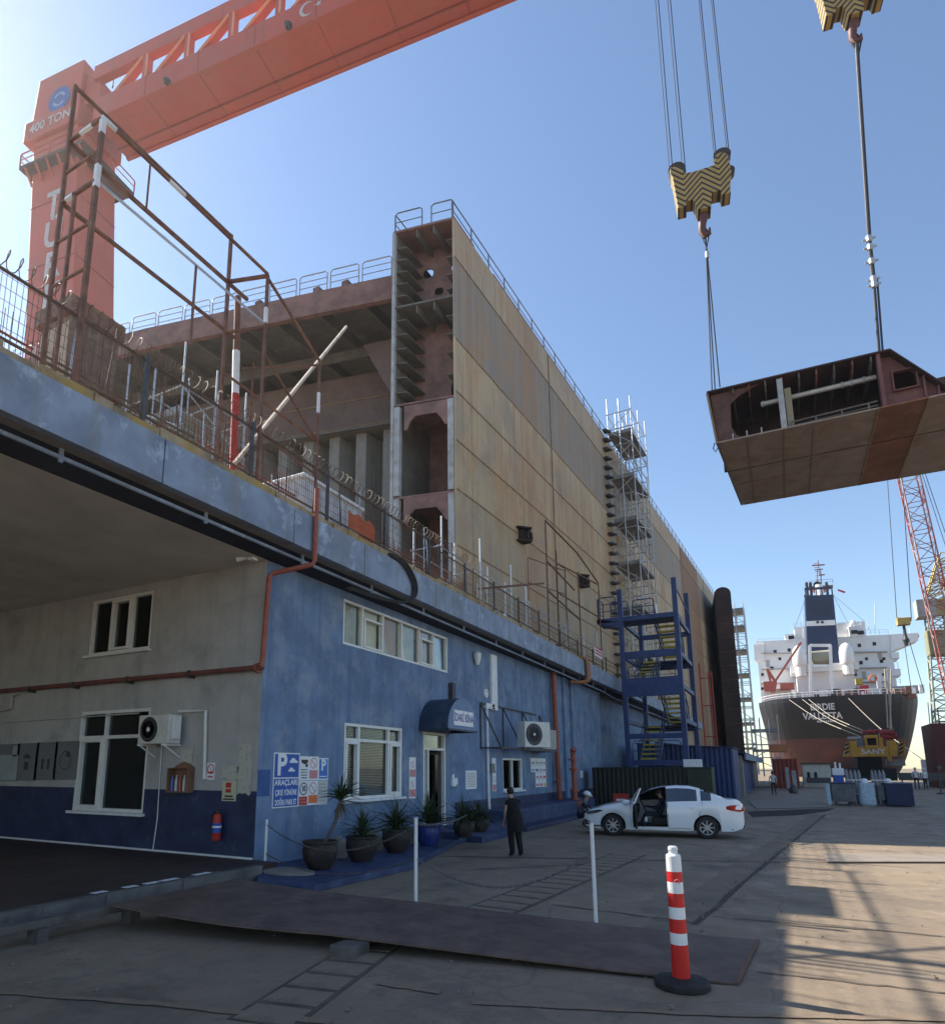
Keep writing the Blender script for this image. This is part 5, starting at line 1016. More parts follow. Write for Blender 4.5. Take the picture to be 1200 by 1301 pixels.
T = board('no_driving_sign', 'small sign with faded red ring above an orange field in the sign cluster', 'sign', c1+.005, zb_, c2, zm_-.01, group=g_); m = (c1+c2)/2; ring(T, m, zb_+h*.68, .13, SIGNPINK); MB().box(XF+.013, c1+.03, zb_+.04, XF+.016, c2-.01, zb_+h*.4).build('orange_field', SIGNO, T)
T = board('notice_board', 'pale grey notice at the lower right of the sign cluster', 'sign', c2+.005, zb_-.01, c3, zm_-.01, mat('pale_notice', (.5, .52, .5), .6), group=g_); lines(T, c2+.04, zb_+.05, c3-.04, zb_+h*.9, 6, GREYT)
MB().box(XF+.002, fy(327, 990)[0], fy(327, 1012)[1], XF+.006, fy(343, 990)[0], fy(327, 978)[1]).build('faded_poster', mat('darker_blue_patch', (.05, .11, .28), .8, var=.2)); tag(LAST[0], 'faded blue square patch of old poster left of the parking sign', 'poster')
# slim red and white strip of notices right of the big window
a, b = fy(519.5, 962), fy(527.5, 1014); T = board('notice_strip', 'tall narrow strip of white and pink notices between the big window and the door', 'sign', a[0], b[1], b[0], a[1]); h = a[1]-b[1]; m = (a[0]+b[0])/2
for f in (.9, .42): ring(T, m, b[1]+h*(f-.08), .10, SIGNPINK)
mb = MB()
for f in (.52, .04): mb.box(XF+.013, a[0]+.02, b[1]+h*f, XF+.016, b[0]-.02, b[1]+h*(f+.18))
mb.build('pink_field', SIGNPINK, T)
a, b = fy(591, 979), fy(605, 1002); T = board('notice', 'single white paper notice on the blue wall right of the office door', 'sign', a[0], b[1], b[0], a[1]); lines(T, a[0]+.08, b[1]+.06, b[0]-.08, a[1]-.06, 9, GREYT)
a, b = fy(572, 984), fy(576.5, 1001); MB().box(XF, a[0], b[1]+.05, XF+.09, b[0], a[1]-.12).box(XF, a[0]+.05, a[1]-.12, XF+.05, b[0]-.05, a[1]).box(XF, b[0], b[1]+.1, XF+.07, b[0]+.14, b[1]+.3).build('hand_sanitiser', SIGNW, bevel=.01); tag(LAST[0], 'small white dispenser fixed beside the office door', 'dispenser')
a, b = fy(624.5, 963), fy(630, 1005); T = board('notice_strip', 'narrow strip of red and white notices left of the small hatch window', 'sign', a[0], b[1], b[0], a[1]); h = a[1]-b[1]; MB().box(XF+.013, a[0]+.02, b[1]+h*.02, XF+.016, b[0]-.02, b[1]+h*.2).box(XF+.013, a[0]+.02, b[1]+h*.55, XF+.016, b[0]-.02, b[1]+h*.62).build('pink_field', SIGNPINK, T); ring(T, (a[0]+b[0])/2, b[1]+h*.35, .12, SIGNPINK)
a = fy(620.5, 970); b = fy(623.5, 982); MB().box(XF, a[0], b[1], XF+.12, b[0]+.1, a[1]).build('meter_box', mat('grey_box', (.2, .2, .2), .6)); tag(LAST[0], 'small grey box on the wall left of the narrow notice strip', 'box')
# notice grid right of the hatch
y_, z_ = fy(674, 962); cols = [fy(x, 980)[0] for x in (674, 679.5, 684, 688.5, 693)]; rows = [fy(684, y)[1] for y in (963, 972, 981, 990, 1000)]
cm_ = [[SIGNW, SIGNW, SIGNW, SIGNW], [SIGNW, SIGNB, SIGNW, SIGNPINK], [None, SIGNPINK, SIGNPINK, SIGNO], [None, SIGNPINK, SIGNPINK, mat('sign_yellow', (.6, .45, .08))]]
T = thing('notice_grid', 'grid of small white, pink and yellow notices right of the hatch window', 'sign', (XF, cols[0], rows[-1]))
for r in range(4):
    for c in range(4):
        if cm_[r][c] is None: continue
        mb = MB(); mb.box(XF+.002, cols[c], rows[r+1], XF+.012, cols[c+1]-.02, rows[r]-.01); mb.build('notice', SIGNW, T)
        MB().box(XF+.012, cols[c]+.06, rows[r+1]+.04, XF+.015, cols[c+1]-.08, rows[r+1]+(rows[r]-rows[r+1])*.45).build('print', cm_[r][c] if cm_[r][c] != SIGNW else GREYT, T)
# conduit, lamp, round vent
T = thing('white_conduit', 'white plastic pipe running down the blue wall with a dog-leg right of the door', 'pipe', (XF, 21.5, 0))
a, b, c, d = fy(626, 833), fy(625.5, 899), fy(616, 899), fy(618, 1042); x = XF+.06
MB().path([(x, a[0], a[1]), (x, b[0], b[1]), (x, c[0], c[1]+.02), (x, c[0]+.03, 1.2), (x, c[0]+.1, .38)], .055, 8).build('pipe', WHITEP, T); MB().box(XF, b[0]-.25, b[1]-.1, XF+.1, b[0]+.28, a[1]).build('wide_duct', WHITEP, T, bevel=.01); MB().box(XF, c[0]-.1, b[1]-.08, XF+.1, b[0], b[1]+.1).build('elbow_duct', WHITEP, T)
a = fy(602, 835); MB().lathe([(.06, -.28), (.13, -.05), (.14, .12), (.08, .18)], (XF+.12, a[0], a[1]), 12).build('wall_lamp', WHITEP, smooth=True); tag(LAST[0], 'small white cone lamp high on the blue wall under the soffit', 'lamp')
a = fy(616, 881); mb = MB().lathe([(.16, 0), (.16, .06), (.10, .06), (.09, .02)], (XF, a[0], a[1]), 18, 'x'); mb.build('round_vent', WHITEP); tag(LAST[0], 'small white round wall vent above the white dog-leg pipe', 'vent')
a, b = fy(571, 868), fy(575, 893); MB().box(XF, a[0]-.1, b[1], XF+.16, b[0]-.1, a[1]).build('flue_stub', STEEL); tag(LAST[0], 'short dark square flue standing above the awning', 'flue')
# red drain pipe, hydrant riser
a, b = fy(703, 868, XF+.2), fy(712, 1020, XF+.2); T = thing('red_drain_pipe', 'thick rust-red drain pipe down the blue wall right of the air conditioners', 'pipe', (XF+.2, a[0], .6))
MB().path([(XF+.2, a[0], 6.3), (XF+.2, a[0]+.1, 3), (XF+.25, a[0]+.1, .64)], .12, 12).build('pipe', PIPERED, T)
for z in (1.4, 3.6, 5.6): MB().lathe([(.15, -.05), (.15, .05)], (XF+.21, a[0]+.08, z), 12).build('collar', PIPERED, T)
hx = ony(731, 1030, 27.2); HX = V((-7.35, 27.3, 0)); q = onz(737, 1035); HX = V((q.x-.1, q.y-.4, 0)); hz = ony(730, 955, HX.y).z
T = thing('hydrant_riser', 'thick red hydrant riser pipe with flanges standing on the yard near the crouching worker', 'hydrant', tuple(HX))
pf = [(.11, 0), (.11, hz)]; MB().lathe(pf, tuple(HX), 14).build('riser', PIPERED, T, smooth=True)
for z in (.12, .7, 1.05, hz*.72, hz-.35): MB().lathe([(.2, z-.04), (.2, z+.04)], tuple(HX), 16).build('flange', PIPERED, T)
MB().path([HX+V((0,0,hz-.05)), HX+V((0,0,hz+.05)), HX+V((.1,-.1,hz+.12))], [.13, .13, .1], 10).build('elbow', PIPERED, T)
MB().lathe([(.17, -.35), (.2, -.2), (.2, .2), (.17, .35)], (HX.x, HX.y, .42), 14, 'x').build('valve_body', PIPERED, T); MB().path([HX+V((-.1,-.1,.2)), HX+V((-.7,-.5,.16)), HX+V((-1.0,-.4,.1))], .11, 10).build('branch_pipe', PIPERED, T)
MB().lathe([(.16, .0), (.16, .03)], (HX.x-.3, HX.y-.4, .45), 12, 'y').build('hand_wheel', PIPERED, T)
q = onz(747, 1035); MB().lathe([(.02, .36), (.13, .32), (.17, .2), (.13, .06), (.05, 0)], (q.x, q.y, 0), 14).build('white_helmet', WHITEP, smooth=True); tag(LAST[0], 'white safety helmet lying on the step beside the crouching worker', 'helmet')
a, b = fy(725, 956), fy(729.5, 968); T = board('warning_sign', 'tiny red and white sign on the wall behind the hydrant riser', 'sign', a[0], b[1], b[0], a[1]); MB().box(XF+.013, a[0]+.05, b[1]+.3*(a[1]-b[1]), XF+.016, b[0]-.05, b[1]+.7*(a[1]-b[1])).build('red_panel', SIGNR, T)
a, b = fy(736.5, 979), fy(740, 988); MB().box(XF, a[0], b[1], XF+.02, b[0], a[1]).build('white_plate', SIGNW); tag(LAST[0], 'small white plate on the wall right of the hydrant riser', 'sign')
# rack with two air conditioning units
yA_, zA_ = fy(633, 906, XF+.05); rx = XF+.75; y0, y1 = fy(640, 950, rx)[0], fy(707, 950, rx)[0]; zbt = fy(680, 953, rx)[1]; ztp = zbt+1.55
T = thing('equipment_rack', 'dark steel bracket rack on the wall carrying the two outdoor units', 'rack', (XF, y0, zbt)); y0 -= .3
for y in (y0, (y0*2+y1)/3, (y0+y1*2)/3, y1): MB().bar((XF+.02, y, zbt), (rx, y, zbt), .05).bar((XF+.02, y, ztp), (XF+.02, y, zbt), .05).bar((XF+.02, y, ztp), (rx, y, zbt+.05), .045).build('bracket', STEEL, T)
MB().bar((rx, y0, zbt), (rx, y1, zbt), .07).bar((XF+.3, y0, zbt), (XF+.3, y1, zbt), .05).bar((XF+.05, y0, ztp), (XF+.05, y1-.5, ztp), .05).bar((rx, y1-1.6, zbt+.06), (rx, y1+.1, zbt+.06), .09, .03).build('rail', STEEL, T)
def ac_unit(name, label, M, w=.85, h=.6, d=.32, brand=None):
    T = thing(name, label, 'air conditioner', tuple(M.translation)); B_ = lambda *a: MB().box(*a).xf(M)
    B_(0, -d, 0, w, 0, h).build('casing', mat('ac_casing', (.60, .60, .56), .5, var=.08, col2=(.4, .37, .3), amt=.4), T, bevel=.02)
    mb = MB(); mb.lathe([(h*.43, -d-.012), (h*.43, -d-.0), (h*.40, -d+.0), (h*.40, -d-.012)], (w*.36, 0, h*.5), 26, 'y'); mb.xf(M).build('fan_ring', STEEL, T)
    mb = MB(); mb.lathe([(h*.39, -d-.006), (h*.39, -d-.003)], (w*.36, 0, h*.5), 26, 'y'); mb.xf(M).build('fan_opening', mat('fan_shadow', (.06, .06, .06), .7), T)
    mb = MB()
    for k in range(5): mb.lathe([(h*.39*(k+1)/5, -d-.016), (h*.39*(k+1)/5-.008, -d-.016), (h*.39*(k+1)/5-.008, -d-.010), (h*.39*(k+1)/5, -d-.010)], (w*.36, 0, h*.5), 24, 'y')
    for k in range(6): a = k*math.pi/6; mb.bar((w*.36-h*.39*math.cos(a), -d-.014, h*.5-h*.39*math.sin(a)), (w*.36+h*.39*math.cos(a), -d-.014, h*.5+h*.39*math.sin(a)), .006)
    mb.xf(M); mb.build('fan_grille', STEEL, T); mb = MB(); mb.lathe([(.05, -d-.02), (.05, -d-.01)], (w*.36, 0, h*.5), 12, 'y'); mb.xf(M).build('hub', SIGNW, T)
    B_(w+.0, -d*.8, .1, w+.06, -.06, h-.04).build('side_cover', WHITEP, T, bevel=.01)
    return T
# unit on the rack faces +y-ish obliquely in the photo: louvred end to the left, fan to the right
ym = fy(657, 940, rx)[0]; hh = fy(672, 921, rx)[1]-zbt
M = Matrix.Translation((rx-.1, ym+.25, zbt+.06)) @ Matrix.Rotation(math.radians(62), 4, 'Z'); ac_unit('air_conditioner', 'square fronted white outdoor unit with round fan on the wall rack', M, w=1.25, h=min(hh, 1.35), d=.42)
q0 = fy(690, 940, rx)[0]; T = thing('louvred_unit', 'grey louvred outdoor unit at the right end of the wall rack', 'air conditioner', (rx, q0, zbt)); MB().box(rx-.65, q0+.1, zbt+.06, rx-.02, y1, zbt+.06+hh*.86).build('casing', GREYWALL, T, bevel=.015)
mb = MB()
for k in range(9): mb.box(rx-.02, q0+.15, zbt+.15+k*hh*.09, rx+.015, y1-.05, zbt+.15+k*hh*.09+.05); mb.box(rx-.6, q0+.06, zbt+.15+k*hh*.09, rx-.06, q0+.1, zbt+.2+k*hh*.09)
mb.build('louvre', mat('louvre_grey', (.4, .4, .38), .6), T)
# ---- grey side wall ----
def px_(x, y, Y=YW): p = ony(x, y, Y); return p.x, p.z
a, b = px_(172, 905), px_(228, 943); W0 = .95; a2 = ony(214, 942, YW-.42); M = Matrix.Translation((a2.x-W0, YW-.1, ony(190, 945, YW-.5).z)); ac_unit('air_conditioner', 'white wall-mounted air conditioner with round fan on the grey side wall', M, w=W0, h=.62, d=.34)
zc_ = ony(190, 945, YW-.5).z
for x in (a2.x-.85, a2.x-.1): MB().bar((x, YW-.02, zc_-.02), (x, YW-.5, zc_-.02), .04).bar((x, YW-.02, zc_-.28), (x, YW-.45, zc_-.03), .03).build('wall_bracket', WHITEP); tag(LAST[0], 'white angle bracket under the air conditioner on the grey wall, %s one' % ('left' if x < a2.x-.5 else 'right'), 'bracket', 'brackets of the side wall air conditioner')
mb = MB(); q = [px_(x, y, YW-.05) for x, y in ((228, 904), (262, 903), (260, 990))]; mb.path([(p[0], YW-.06, p[1]) for p in q], .035, 8); mb.build('conduit', WHITE); tag(LAST[0], 'square white conduit beside the air conditioner on the grey wall', 'pipe')
mb = MB(); q = [px_(x, y, YW-.05) for x, y in ((205, 945), (203, 975), (199, 1040), (192, 1090))]; mb.path([(p[0], YW-.03, p[1]) for p in q], .012, 6); mb.build('hanging_cable', WHITEP); tag(LAST[0], 'thin white drain tube hanging from the air conditioner to the floor', 'tube')
mb = MB(); q = [px_(x, y, YW-.05) for x, y in ((-40, 905), (5, 902), (14, 900), (16, 884), (24, 881))]; mb.path([(p[0], YW-.05, p[1]) for p in q], .04, 8); q = [px_(x, y, YW-.05) for x, y in ((-40, 922), (0, 918), (175, 906))]; mb.path([(p[0], YW-.02, p[1]) for p in q], .018, 6); mb.build('grey_conduit', GREYWALL); tag(LAST[0], 'grey cable pipes crossing the grey wall above the panels', 'pipe')
a = ony(316, 707, YW-.3); T = thing('security_camera', 'white bullet camera under the ceiling corner of the carport', 'camera', tuple(a)); MB().box(a.x+.02, YW-.35, ZC-.06, a.x+.16, YW-.2, ZC).build('base', SIGNW, T, bevel=.01); MB().tube((a.x+.08, YW-.28, ZC-.05), (a.x-.02, YW-.34, a.z-.02), .02).build('arm', SIGNW, T); MB().tube((a.x+.05, YW-.28, a.z+.02), (a.x-.22, YW-.42, a.z-.07), .055, 14).build('camera_body', SIGNW, T); MB().tube((a.x-.215, YW-.416, a.z-.068), (a.x-.235, YW-.428, a.z-.076), .045, 12).build('lens', BLACK, T)
a, b = px_(223, 968), px_(246, 1007); T = thing('wall_cabinet', 'small arched wooden wall cabinet with bottles behind glass on the grey wall', 'cabinet', (a[0], YW, b[1])); w = b[0]-a[0]; h = a[1]-b[1]
CB = mat('cabinet_wood', (.20, .10, .06), .6, var=.2); MB().prism([(a[0], YW-.006, b[1]), (b[0], YW-.006, b[1]), (b[0], YW-.006, b[1]+h*.82), (a[0]+w*.72, YW-.006, a[1]-.03), (a[0]+w*.5, YW-.006, a[1]), (a[0]+w*.28, YW-.006, a[1]-.03), (a[0], YW-.006, b[1]+h*.82)], (0, -.02, 0)).build('back', CB, T)
mb = MB(); mb.box(a[0], YW-.2, b[1], a[0]+.025, YW-.026, b[1]+h*.8); mb.box(b[0]-.025, YW-.2, b[1], b[0], YW-.026, b[1]+h*.8); mb.box(a[0]+.025, YW-.2, b[1], b[0]-.025, YW-.026, b[1]+.03); mb.box(a[0]+.025, YW-.2, b[1]+h*.78, b[0]-.025, YW-.026, b[1]+h*.8); mb.build('frame', CB, T)
for k, c in enumerate(((.1, .15, .4), (.5, .5, .5), (.4, .1, .08), (.6, .55, .5))): MB().lathe([(.035, 0), (.035, .22), (.015, .28), (.015, .33)], (a[0]+.09+k*.12, YW-.12, b[1]+.03), 10).build('bottle', mat('bottle_%s' % 'abcd'[k] if 0 else ('blue_bottle', 'grey_bottle', 'red_bottle', 'pale_bottle')[k], c, .3), T)
a, b = px_(264, 969), px_(273, 991); T = thing('no_smoking_sign', 'small white sign with a dark ring on the grey wall above the dark blue base', 'sign', (a[0], YW, b[1])); MB().box(a[0], YW-.016, b[1], b[0], YW-.007, a[1]).build('panel', SIGNW, T)
mb = MB(); c = ((a[0]+b[0])/2, a[1]-.13); n = 20
for k in range(n): u, v = 2*math.pi*k/n, 2*math.pi*(k+1)/n; mb.prism([(c[0]+.1*math.cos(u), YW-.017, c[1]+.1*math.sin(u)), (c[0]+.1*math.cos(v), YW-.017, c[1]+.1*math.sin(v)), (c[0]+.08*math.cos(v), YW-.017, c[1]+.08*math.sin(v)), (c[0]+.08*math.cos(u), YW-.017, c[1]+.08*math.sin(u))], (0, -.002, 0))
mb.bar((c[0]-.07, YW-.018, c[1]+.07), (c[0]+.07, YW-.018, c[1]-.07), .015, .003); mb.box(a[0]+.05, YW-.018, b[1]+.05, b[0]-.05, YW-.017, b[1]+.08); mb.box(a[0]+.03, YW-.018, b[1]+.14, b[0]-.03, YW-.017, b[1]+.17); mb.build('ring', SIGNR, T)
a, b = px_(284, 992), px_(300, 1018); T = thing('extinguisher_sign', 'cream and red fire equipment sign above the extinguisher', 'sign', (a[0], YW, b[1])); MB().box(a[0], YW-.022, b[1], b[0], YW-.007, a[1]).build('panel', mat('cream_sign', (.55, .52, .36), .6), T)
mb = MB(); w = b[0]-a[0]; mb.box(a[0]+.25*w, YW-.025, b[1]+.66*(a[1]-b[1]), a[0]+.65*w, YW-.0225, b[1]+.92*(a[1]-b[1])); mb.box(a[0]+.25*w, YW-.025, b[1]+.42*(a[1]-b[1]), a[0]+.65*w, YW-.0225, b[1]+.6*(a[1]-b[1])); mb.build('red_symbol', SIGNR, T); MB().box(a[0]+.2*w, YW-.025, b[1]+.2*(a[1]-b[1]), b[0]-.2*w, YW-.0225, b[1]+.28*(a[1]-b[1])).box(a[0]+.1*w, YW-.025, b[1]+.06*(a[1]-b[1]), b[0]-.1*w, YW-.0225, b[1]+.13*(a[1]-b[1])).build('print', SIGNK, T)
a, b = px_(283, 1027), px_(283, 1067); T = thing('fire_extinguisher', 'red fire extinguisher with blue label hung on the dark blue wall base', 'fire extinguisher', (a[0], YW-.12, b[1])); h = a[1]-b[1]; c = (a[0], YW-.13, b[1])
MB().lathe([(.075, 0), (.09, .02), (.09, h*.72), (.07, h*.82), (.03, h*.86)], c, 18).build('cylinder', REDP, T, smooth=True); MB().lathe([(.092, h*.25), (.092, h*.55)], c, 18).build('label_band', SIGNB, T); MB().lathe([(.093, h*.4), (.093, h*.46)], c, 18).build('label_stripe', SIGNW, T); MB().lathe([(.03, h*.86), (.035, h*.92), (.02, h*.96)], c, 10).bar((c[0], c[1], c[2]+h*.96), (c[0]+.1, c[1]-.05, c[2]+h), .03, .015).build('valve', STEEL, T); MB().path(smooth_pts([(c[0], c[1], c[2]+h*.9), (c[0]-.13, c[1], c[2]+h*.8), (c[0]-.12, c[1], c[2]+h*.4)]), .014, 6).build('hose', RUBBER, T)
# torn paper remnants
TORN = mat('torn_paper', (.5, .48, .40), .8, var=.25, scale=9, col2=(.3, .30, .27), amt=.8, scale2=9)
def torn(label, x0, y0, x1, y1, seed):
    a, b = px_(x0, y0), px_(x1, y1); rnd = random.Random(seed); P = []
    for k in range(8): P.append((a[0]+(b[0]-a[0])*k/7, YW-.012, a[1]+rnd.uniform(-.04, .02)))
    for k in range(6): P.append((b[0]+rnd.uniform(-.04, .01), YW-.012, a[1]+(b[1]-a[1])*(k+1)/7))
    for k in range(8): P.append((b[0]+(a[0]-b[0])*k/7, YW-.012, b[1]+rnd.uniform(-.03, .05)))
    for k in range(5): P.append((a[0]+rnd.uniform(-.01, .04), YW-.012, b[1]+(a[1]-b[1])*(k+1)/7))
    MB().prism(P, (0, -.004, 0)).build('torn_poster', TORN); tag(LAST[0], label, 'poster')
torn('tall torn paper remnant at the corner edge of the grey wall', 304, 944, 319, 1010, 3); torn('faint square of torn paper above the fire equipment sign', 283, 973, 303, 991, 5); torn('torn paper remnant above the wooden wall cabinet', 230, 951, 246, 969, 8)
# grey information panels at the far left of the wall
xs = [-30, 0.5, 23.5, 48, 72, 98]; PB = mat('dark_panel', (.16, .165, .17), .6, var=.1); lab = ['cropped dark panel at the left edge of the picture', 'dark information panel with a pale lower half at the left of the row', 'grey panel with a helmet drawing, second of the panel row', 'grey panel with two small footprints, third of the panel row', 'grey panel with a round tool drawing, rightmost of the panel row']
for k in range(1, 5):
    a = px_(xs[k]+1, 947-k*1.2); b = px_(xs[k+1]-1, 993-k*.6); T = thing('information_panel', lab[k], 'panel', (a[0], YW, b[1]), 0, 'information panels on the grey wall'); MB().box(a[0], YW-.03, b[1], b[0], YW-.007, a[1]).build('panel', PB, T, bevel=.004)
    if k == 1: MB().box(a[0]+.02, YW-.034, b[1]+.02, b[0]-.02, YW-.031, b[1]+(a[1]-b[1])*.7).build('pale_half', mat('pale_panel', (.30, .34, .34), .6), T); MB().box(b[0]-.3, YW-.034, a[1]-.32, b[0]-.1, YW-.031, a[1]-.05).build('emblem', GREYT, T)
    else:
        c = ((a[0]+b[0])/2, (a[1]+b[1])/2); mb = MB(); PD = mat('panel_drawing', (.05, .05, .055), .6)
        if k == 2: mb.prism([(c[0]+.16*math.cos(t), YW-.032, c[1]+.12*math.sin(t)+.08) for t in [math.pi*i/10 for i in range(11)]], (0, -.003, 0)); mb.box(c[0]-.08, YW-.035, c[1]-.2, c[0]+.08, YW-.032, c[1])
        if k == 3: mb.lathe([(.06, -.003), (.06, 0)], (c[0]-.12, YW-.032, c[1]), 14, 'y'); mb.lathe([(.06, -.003), (.06, 0)], (c[0]+.12, YW-.032, c[1]), 14, 'y'); mb.box(c[0]-.16, YW-.035, c[1]-.2, c[0]-.08, YW-.032, c[1]-.06); mb.box(c[0]+.08, YW-.035, c[1]-.2, c[0]+.16, YW-.032, c[1]-.06)
        if k == 4: mb.path([(c[0]+.22*math.cos(t), YW-.033, c[1]+.22*math.sin(t)) for t in [2*math.pi*i/20 for i in range(20)]], .008, 4, closed=True); mb.box(c[0]+.02, YW-.035, c[1]+.08, c[0]+.16, YW-.032, c[1]+.2)
        mb.build('drawing', PD, T)
# ================= PLANTS =================
LEAF = mat('yucca_leaf', (.035, .06, .025), .5, var=.35, scale=6, col2=(.12, .11, .05), amt=.5, scale2=5)
DRY = mat('dry_leaf', (.10, .075, .04), .8, var=.3, scale=6); SOIL = mat('soil', (.05, .035, .025), .95, var=.3, scale=10, bump=.6)
POTB = mat('dark_clay_pot', (.022, .017, .017), .6, var=.2, scale=4, col2=(.09, .06, .05), amt=.4, scale2=5); POTL = mat('blue_pot', (.02, .04, .20), .35, var=.15)
def blades(c, n, L0, L1, spread, droop, seed, w=.035, base_z=0):
    rnd = random.Random(seed); mb = MB()
    for k in range(n):
        az = rnd.uniform(0, 2*math.pi); e = rnd.uniform(*spread); L_ = rnd.uniform(L0, L1); p = V(c)+V((0, 0, rnd.uniform(-.05, base_z))); d = V((math.cos(az)*math.cos(e), math.sin(az)*math.cos(e), math.sin(e))); sd = V((-math.sin(az), math.cos(az), 0)); m = 6; prev = None; dr = rnd.uniform(droop*.4, droop)
        tw = rnd.uniform(-.5, .5); ww = w*rnd.uniform(.7, 1.2)
        for i in range(m+1):
            f = i/m; q = p+d*L_*f+V((0, 0, -dr*L_*f*f)); hw = ww*(1-f**1.8)*.5*(1 if i else .7)+.001; s2 = (sd+V((0, 0, tw*.4)))*hw; nrm = V((0, 0, .35*hw)); cur = (q-s2+nrm, q-nrm, q+s2+nrm)
            if prev: mb.quad(prev[0], prev[1], cur[1], cur[0]); mb.quad(prev[1], prev[2], cur[2], cur[1])
            prev = cur
    return mb
def plant(label, loc, R, hp, kind, seed, potm=POTB, trunk=0, crown=1.0, n=60):
    T = thing('potted_plant', label, 'potted plant', loc, 0, 'potted yuccas along the blue wall'); c = V(loc)
    MB().lathe([(R*.58, 0), (R*.72, hp*.12), (R*.93, hp*.38), (R*1.0, hp*.62), (R*.97, hp*.82), (R*.93, hp*.9), (R*1.02, hp*.93), (R*1.02, hp), (R*.9, hp), (R*.88, hp*.9), (.01, hp*.88)], loc, 26).build('pot', potm, T, smooth=True)
    MB().lathe([(R*.9, hp*.88), (R*.5, hp*.93), (.01, hp*.95)], loc, 20).build('soil', SOIL, T)
    if trunk: 
        t = [c+V((0, .1, hp*.85)), c+V((.06, .36, hp+trunk*.4)), c+V((.03, .48, hp+trunk*.75)), c+V((.07, .52, hp+trunk))]; MB().path(smooth_pts(t), .035, 8).build('trunk', WOOD, T); top = t[-1]
        blades(top, n//2, .25, .45, (-1.3, -.6), .1, seed+9, .03).build('dry_leaves', DRY, T)
    else: top = c+V((0, 0, hp*.95)); blades(top, n//4, .3, .5, (-.3, .3), .8, seed+5, .035).build('dry_leaves', DRY, T)
    blades(top, int(n*1.5), .45*crown, .95*crown, (.0, 1.5), .5, seed, .042, base_z=.18*crown).build('foliage', LEAF, T)
    return T
zp = .12
def pl(px, py): p = onz(px, py, zp); return (p.x, p.y, zp)
plant('wide dark pot with a tall thin-trunked yucca, nearest the building corner', pl(406, 1104), .34, .52, 0, 1, trunk=.72, n=44, crown=.85)
plant('dark clay pot with a low spreading yucca, second from the building corner', pl(459, 1094), .33, .50, 0, 2, n=55, crown=.95)
plant('dark clay pot with a dense bushy yucca below the big window corner', pl(503, 1083), .33, .52, 0, 3, n=95, crown=1.05)
plant('deep blue pot with a tall leafy yucca in front of the office door', pl(544, 1074), .32, .50, 0, 4, POTL, n=100, crown=1.15)
q = onz(594, 1064, .3); plant('small dark pot with a spiky yucca at the right end of the entrance landing', (q.x-.1, q.y, .302), .27, .40, 0, 5, n=75, crown=.9)
q = onz(613, 1060, .3); plant('small dark pot with a short yucca against the white pipe', (q.x-.1, q.y, .352), .27, .36, 0, 6, n=60, crown=.75)
for (px, py, lab) in ((437, 1091, 'pale rounded stone between the first two potted plants'), (482, 1081, 'pale rounded stone between the second and third potted plants'), (525, 1073, 'pale rounded stone between the bushy yucca and the blue pot')):
    p = onz(px, py, zp); MB().lathe([(.2, 0), (.24, .12), (.2, .3), (.1, .42), (.02, .45)], (p.x-.25, p.y+.1, zp), 14).build('pale_stone', CONC, smooth=True); tag(LAST[0], lab, 'stone', 'pale stones behind the pots')
p = onz(362, 1117, 0); MB().lathe([(.42, 0), (.42, .03), (.36, .05)], (p.x, p.y, 0.12), 20).build('manhole_cover', CONC); LAST[0].scale = (1.5, .8, 1); tag(LAST[0], 'flat round concrete lid on the ground at the building corner', 'lid')
# ================= CHAIN POSTS, BOLLARD, RAMP PLATE =================
PG = 'thin white chain posts in front of the building'
tops = []
for (b, t, lab) in (((336, 1111), (339, 1042), 'white chain post at the building corner'), ((528, 1158), (528, 1040), 'white chain post standing behind the steel plate, middle of the three'), ((757, 1178), (749, 1047), 'white chain post behind the striped bollard, right end of the chain')):
    p = onz(*b); h = ony(t[0], t[1], p.y).z; T = thing('chain_post', lab, 'post', (p.x, p.y, 0), 0, PG); MB().lathe([(.026, 0), (.026, h)], (p.x, p.y, 0), 12).build('post', WHITEP, T); MB().lathe([(.03, h), (.03, h+.012)], (p.x, p.y, 0), 12).build('cap', WHITEP, T); MB().lathe([(.06, 0), (.06, .008)], (p.x, p.y, .0), 14).build('base_plate', WHITEP, T); tops.append(V((p.x, p.y, h)))
CH_ = mat('grey_chain', (.14, .13, .13), .6, metal=.5, var=.2)
def chain(a, b, sag, name, label, r=.012):
    mb = MB(); n = max(12, int((b-a).length/.05)); P = [a.lerp(b, i/n)-V((0, 0, 4*sag*(i/n)*(1-i/n))) for i in range(n+1)]
    for i in range(n):
        d = (P[i+1]-P[i]); c = (P[i]+P[i+1])/2; d.normalize(); u = V((0, 0, 1)) if i % 2 else d.cross(V((0, 0, 1))).normalized()
        L_ = .034; w = .013; mb.path([c+d*L_*math.cos(t)+u*w*math.sin(t) for t in [2*math.pi*k/8 for k in range(8)]], .005, 4, closed=True)
    mb.build('chain', CH_); tag(LAST[0], label, 'chain', 'chains strung between the white posts')
V3 = V((0, 0, 1)); a, b, c = tops
chain(a-V3*.08, b-V3*.1, .42, 'chain', 'upper chain sagging from the corner post to the middle post'); chain(a-V3*.62, b-V3*.55, .3, 'chain', 'lower chain sagging from the corner post to the middle post')
chain(b-V3*.08, V((-7.9, 17.5, .9)), .15, 'chain', 'upper chain running from the middle post towards the office steps'); chain(b-V3*.55, c-V3*.35, .42, 'chain', 'long chain sagging from the middle post to the right end post')
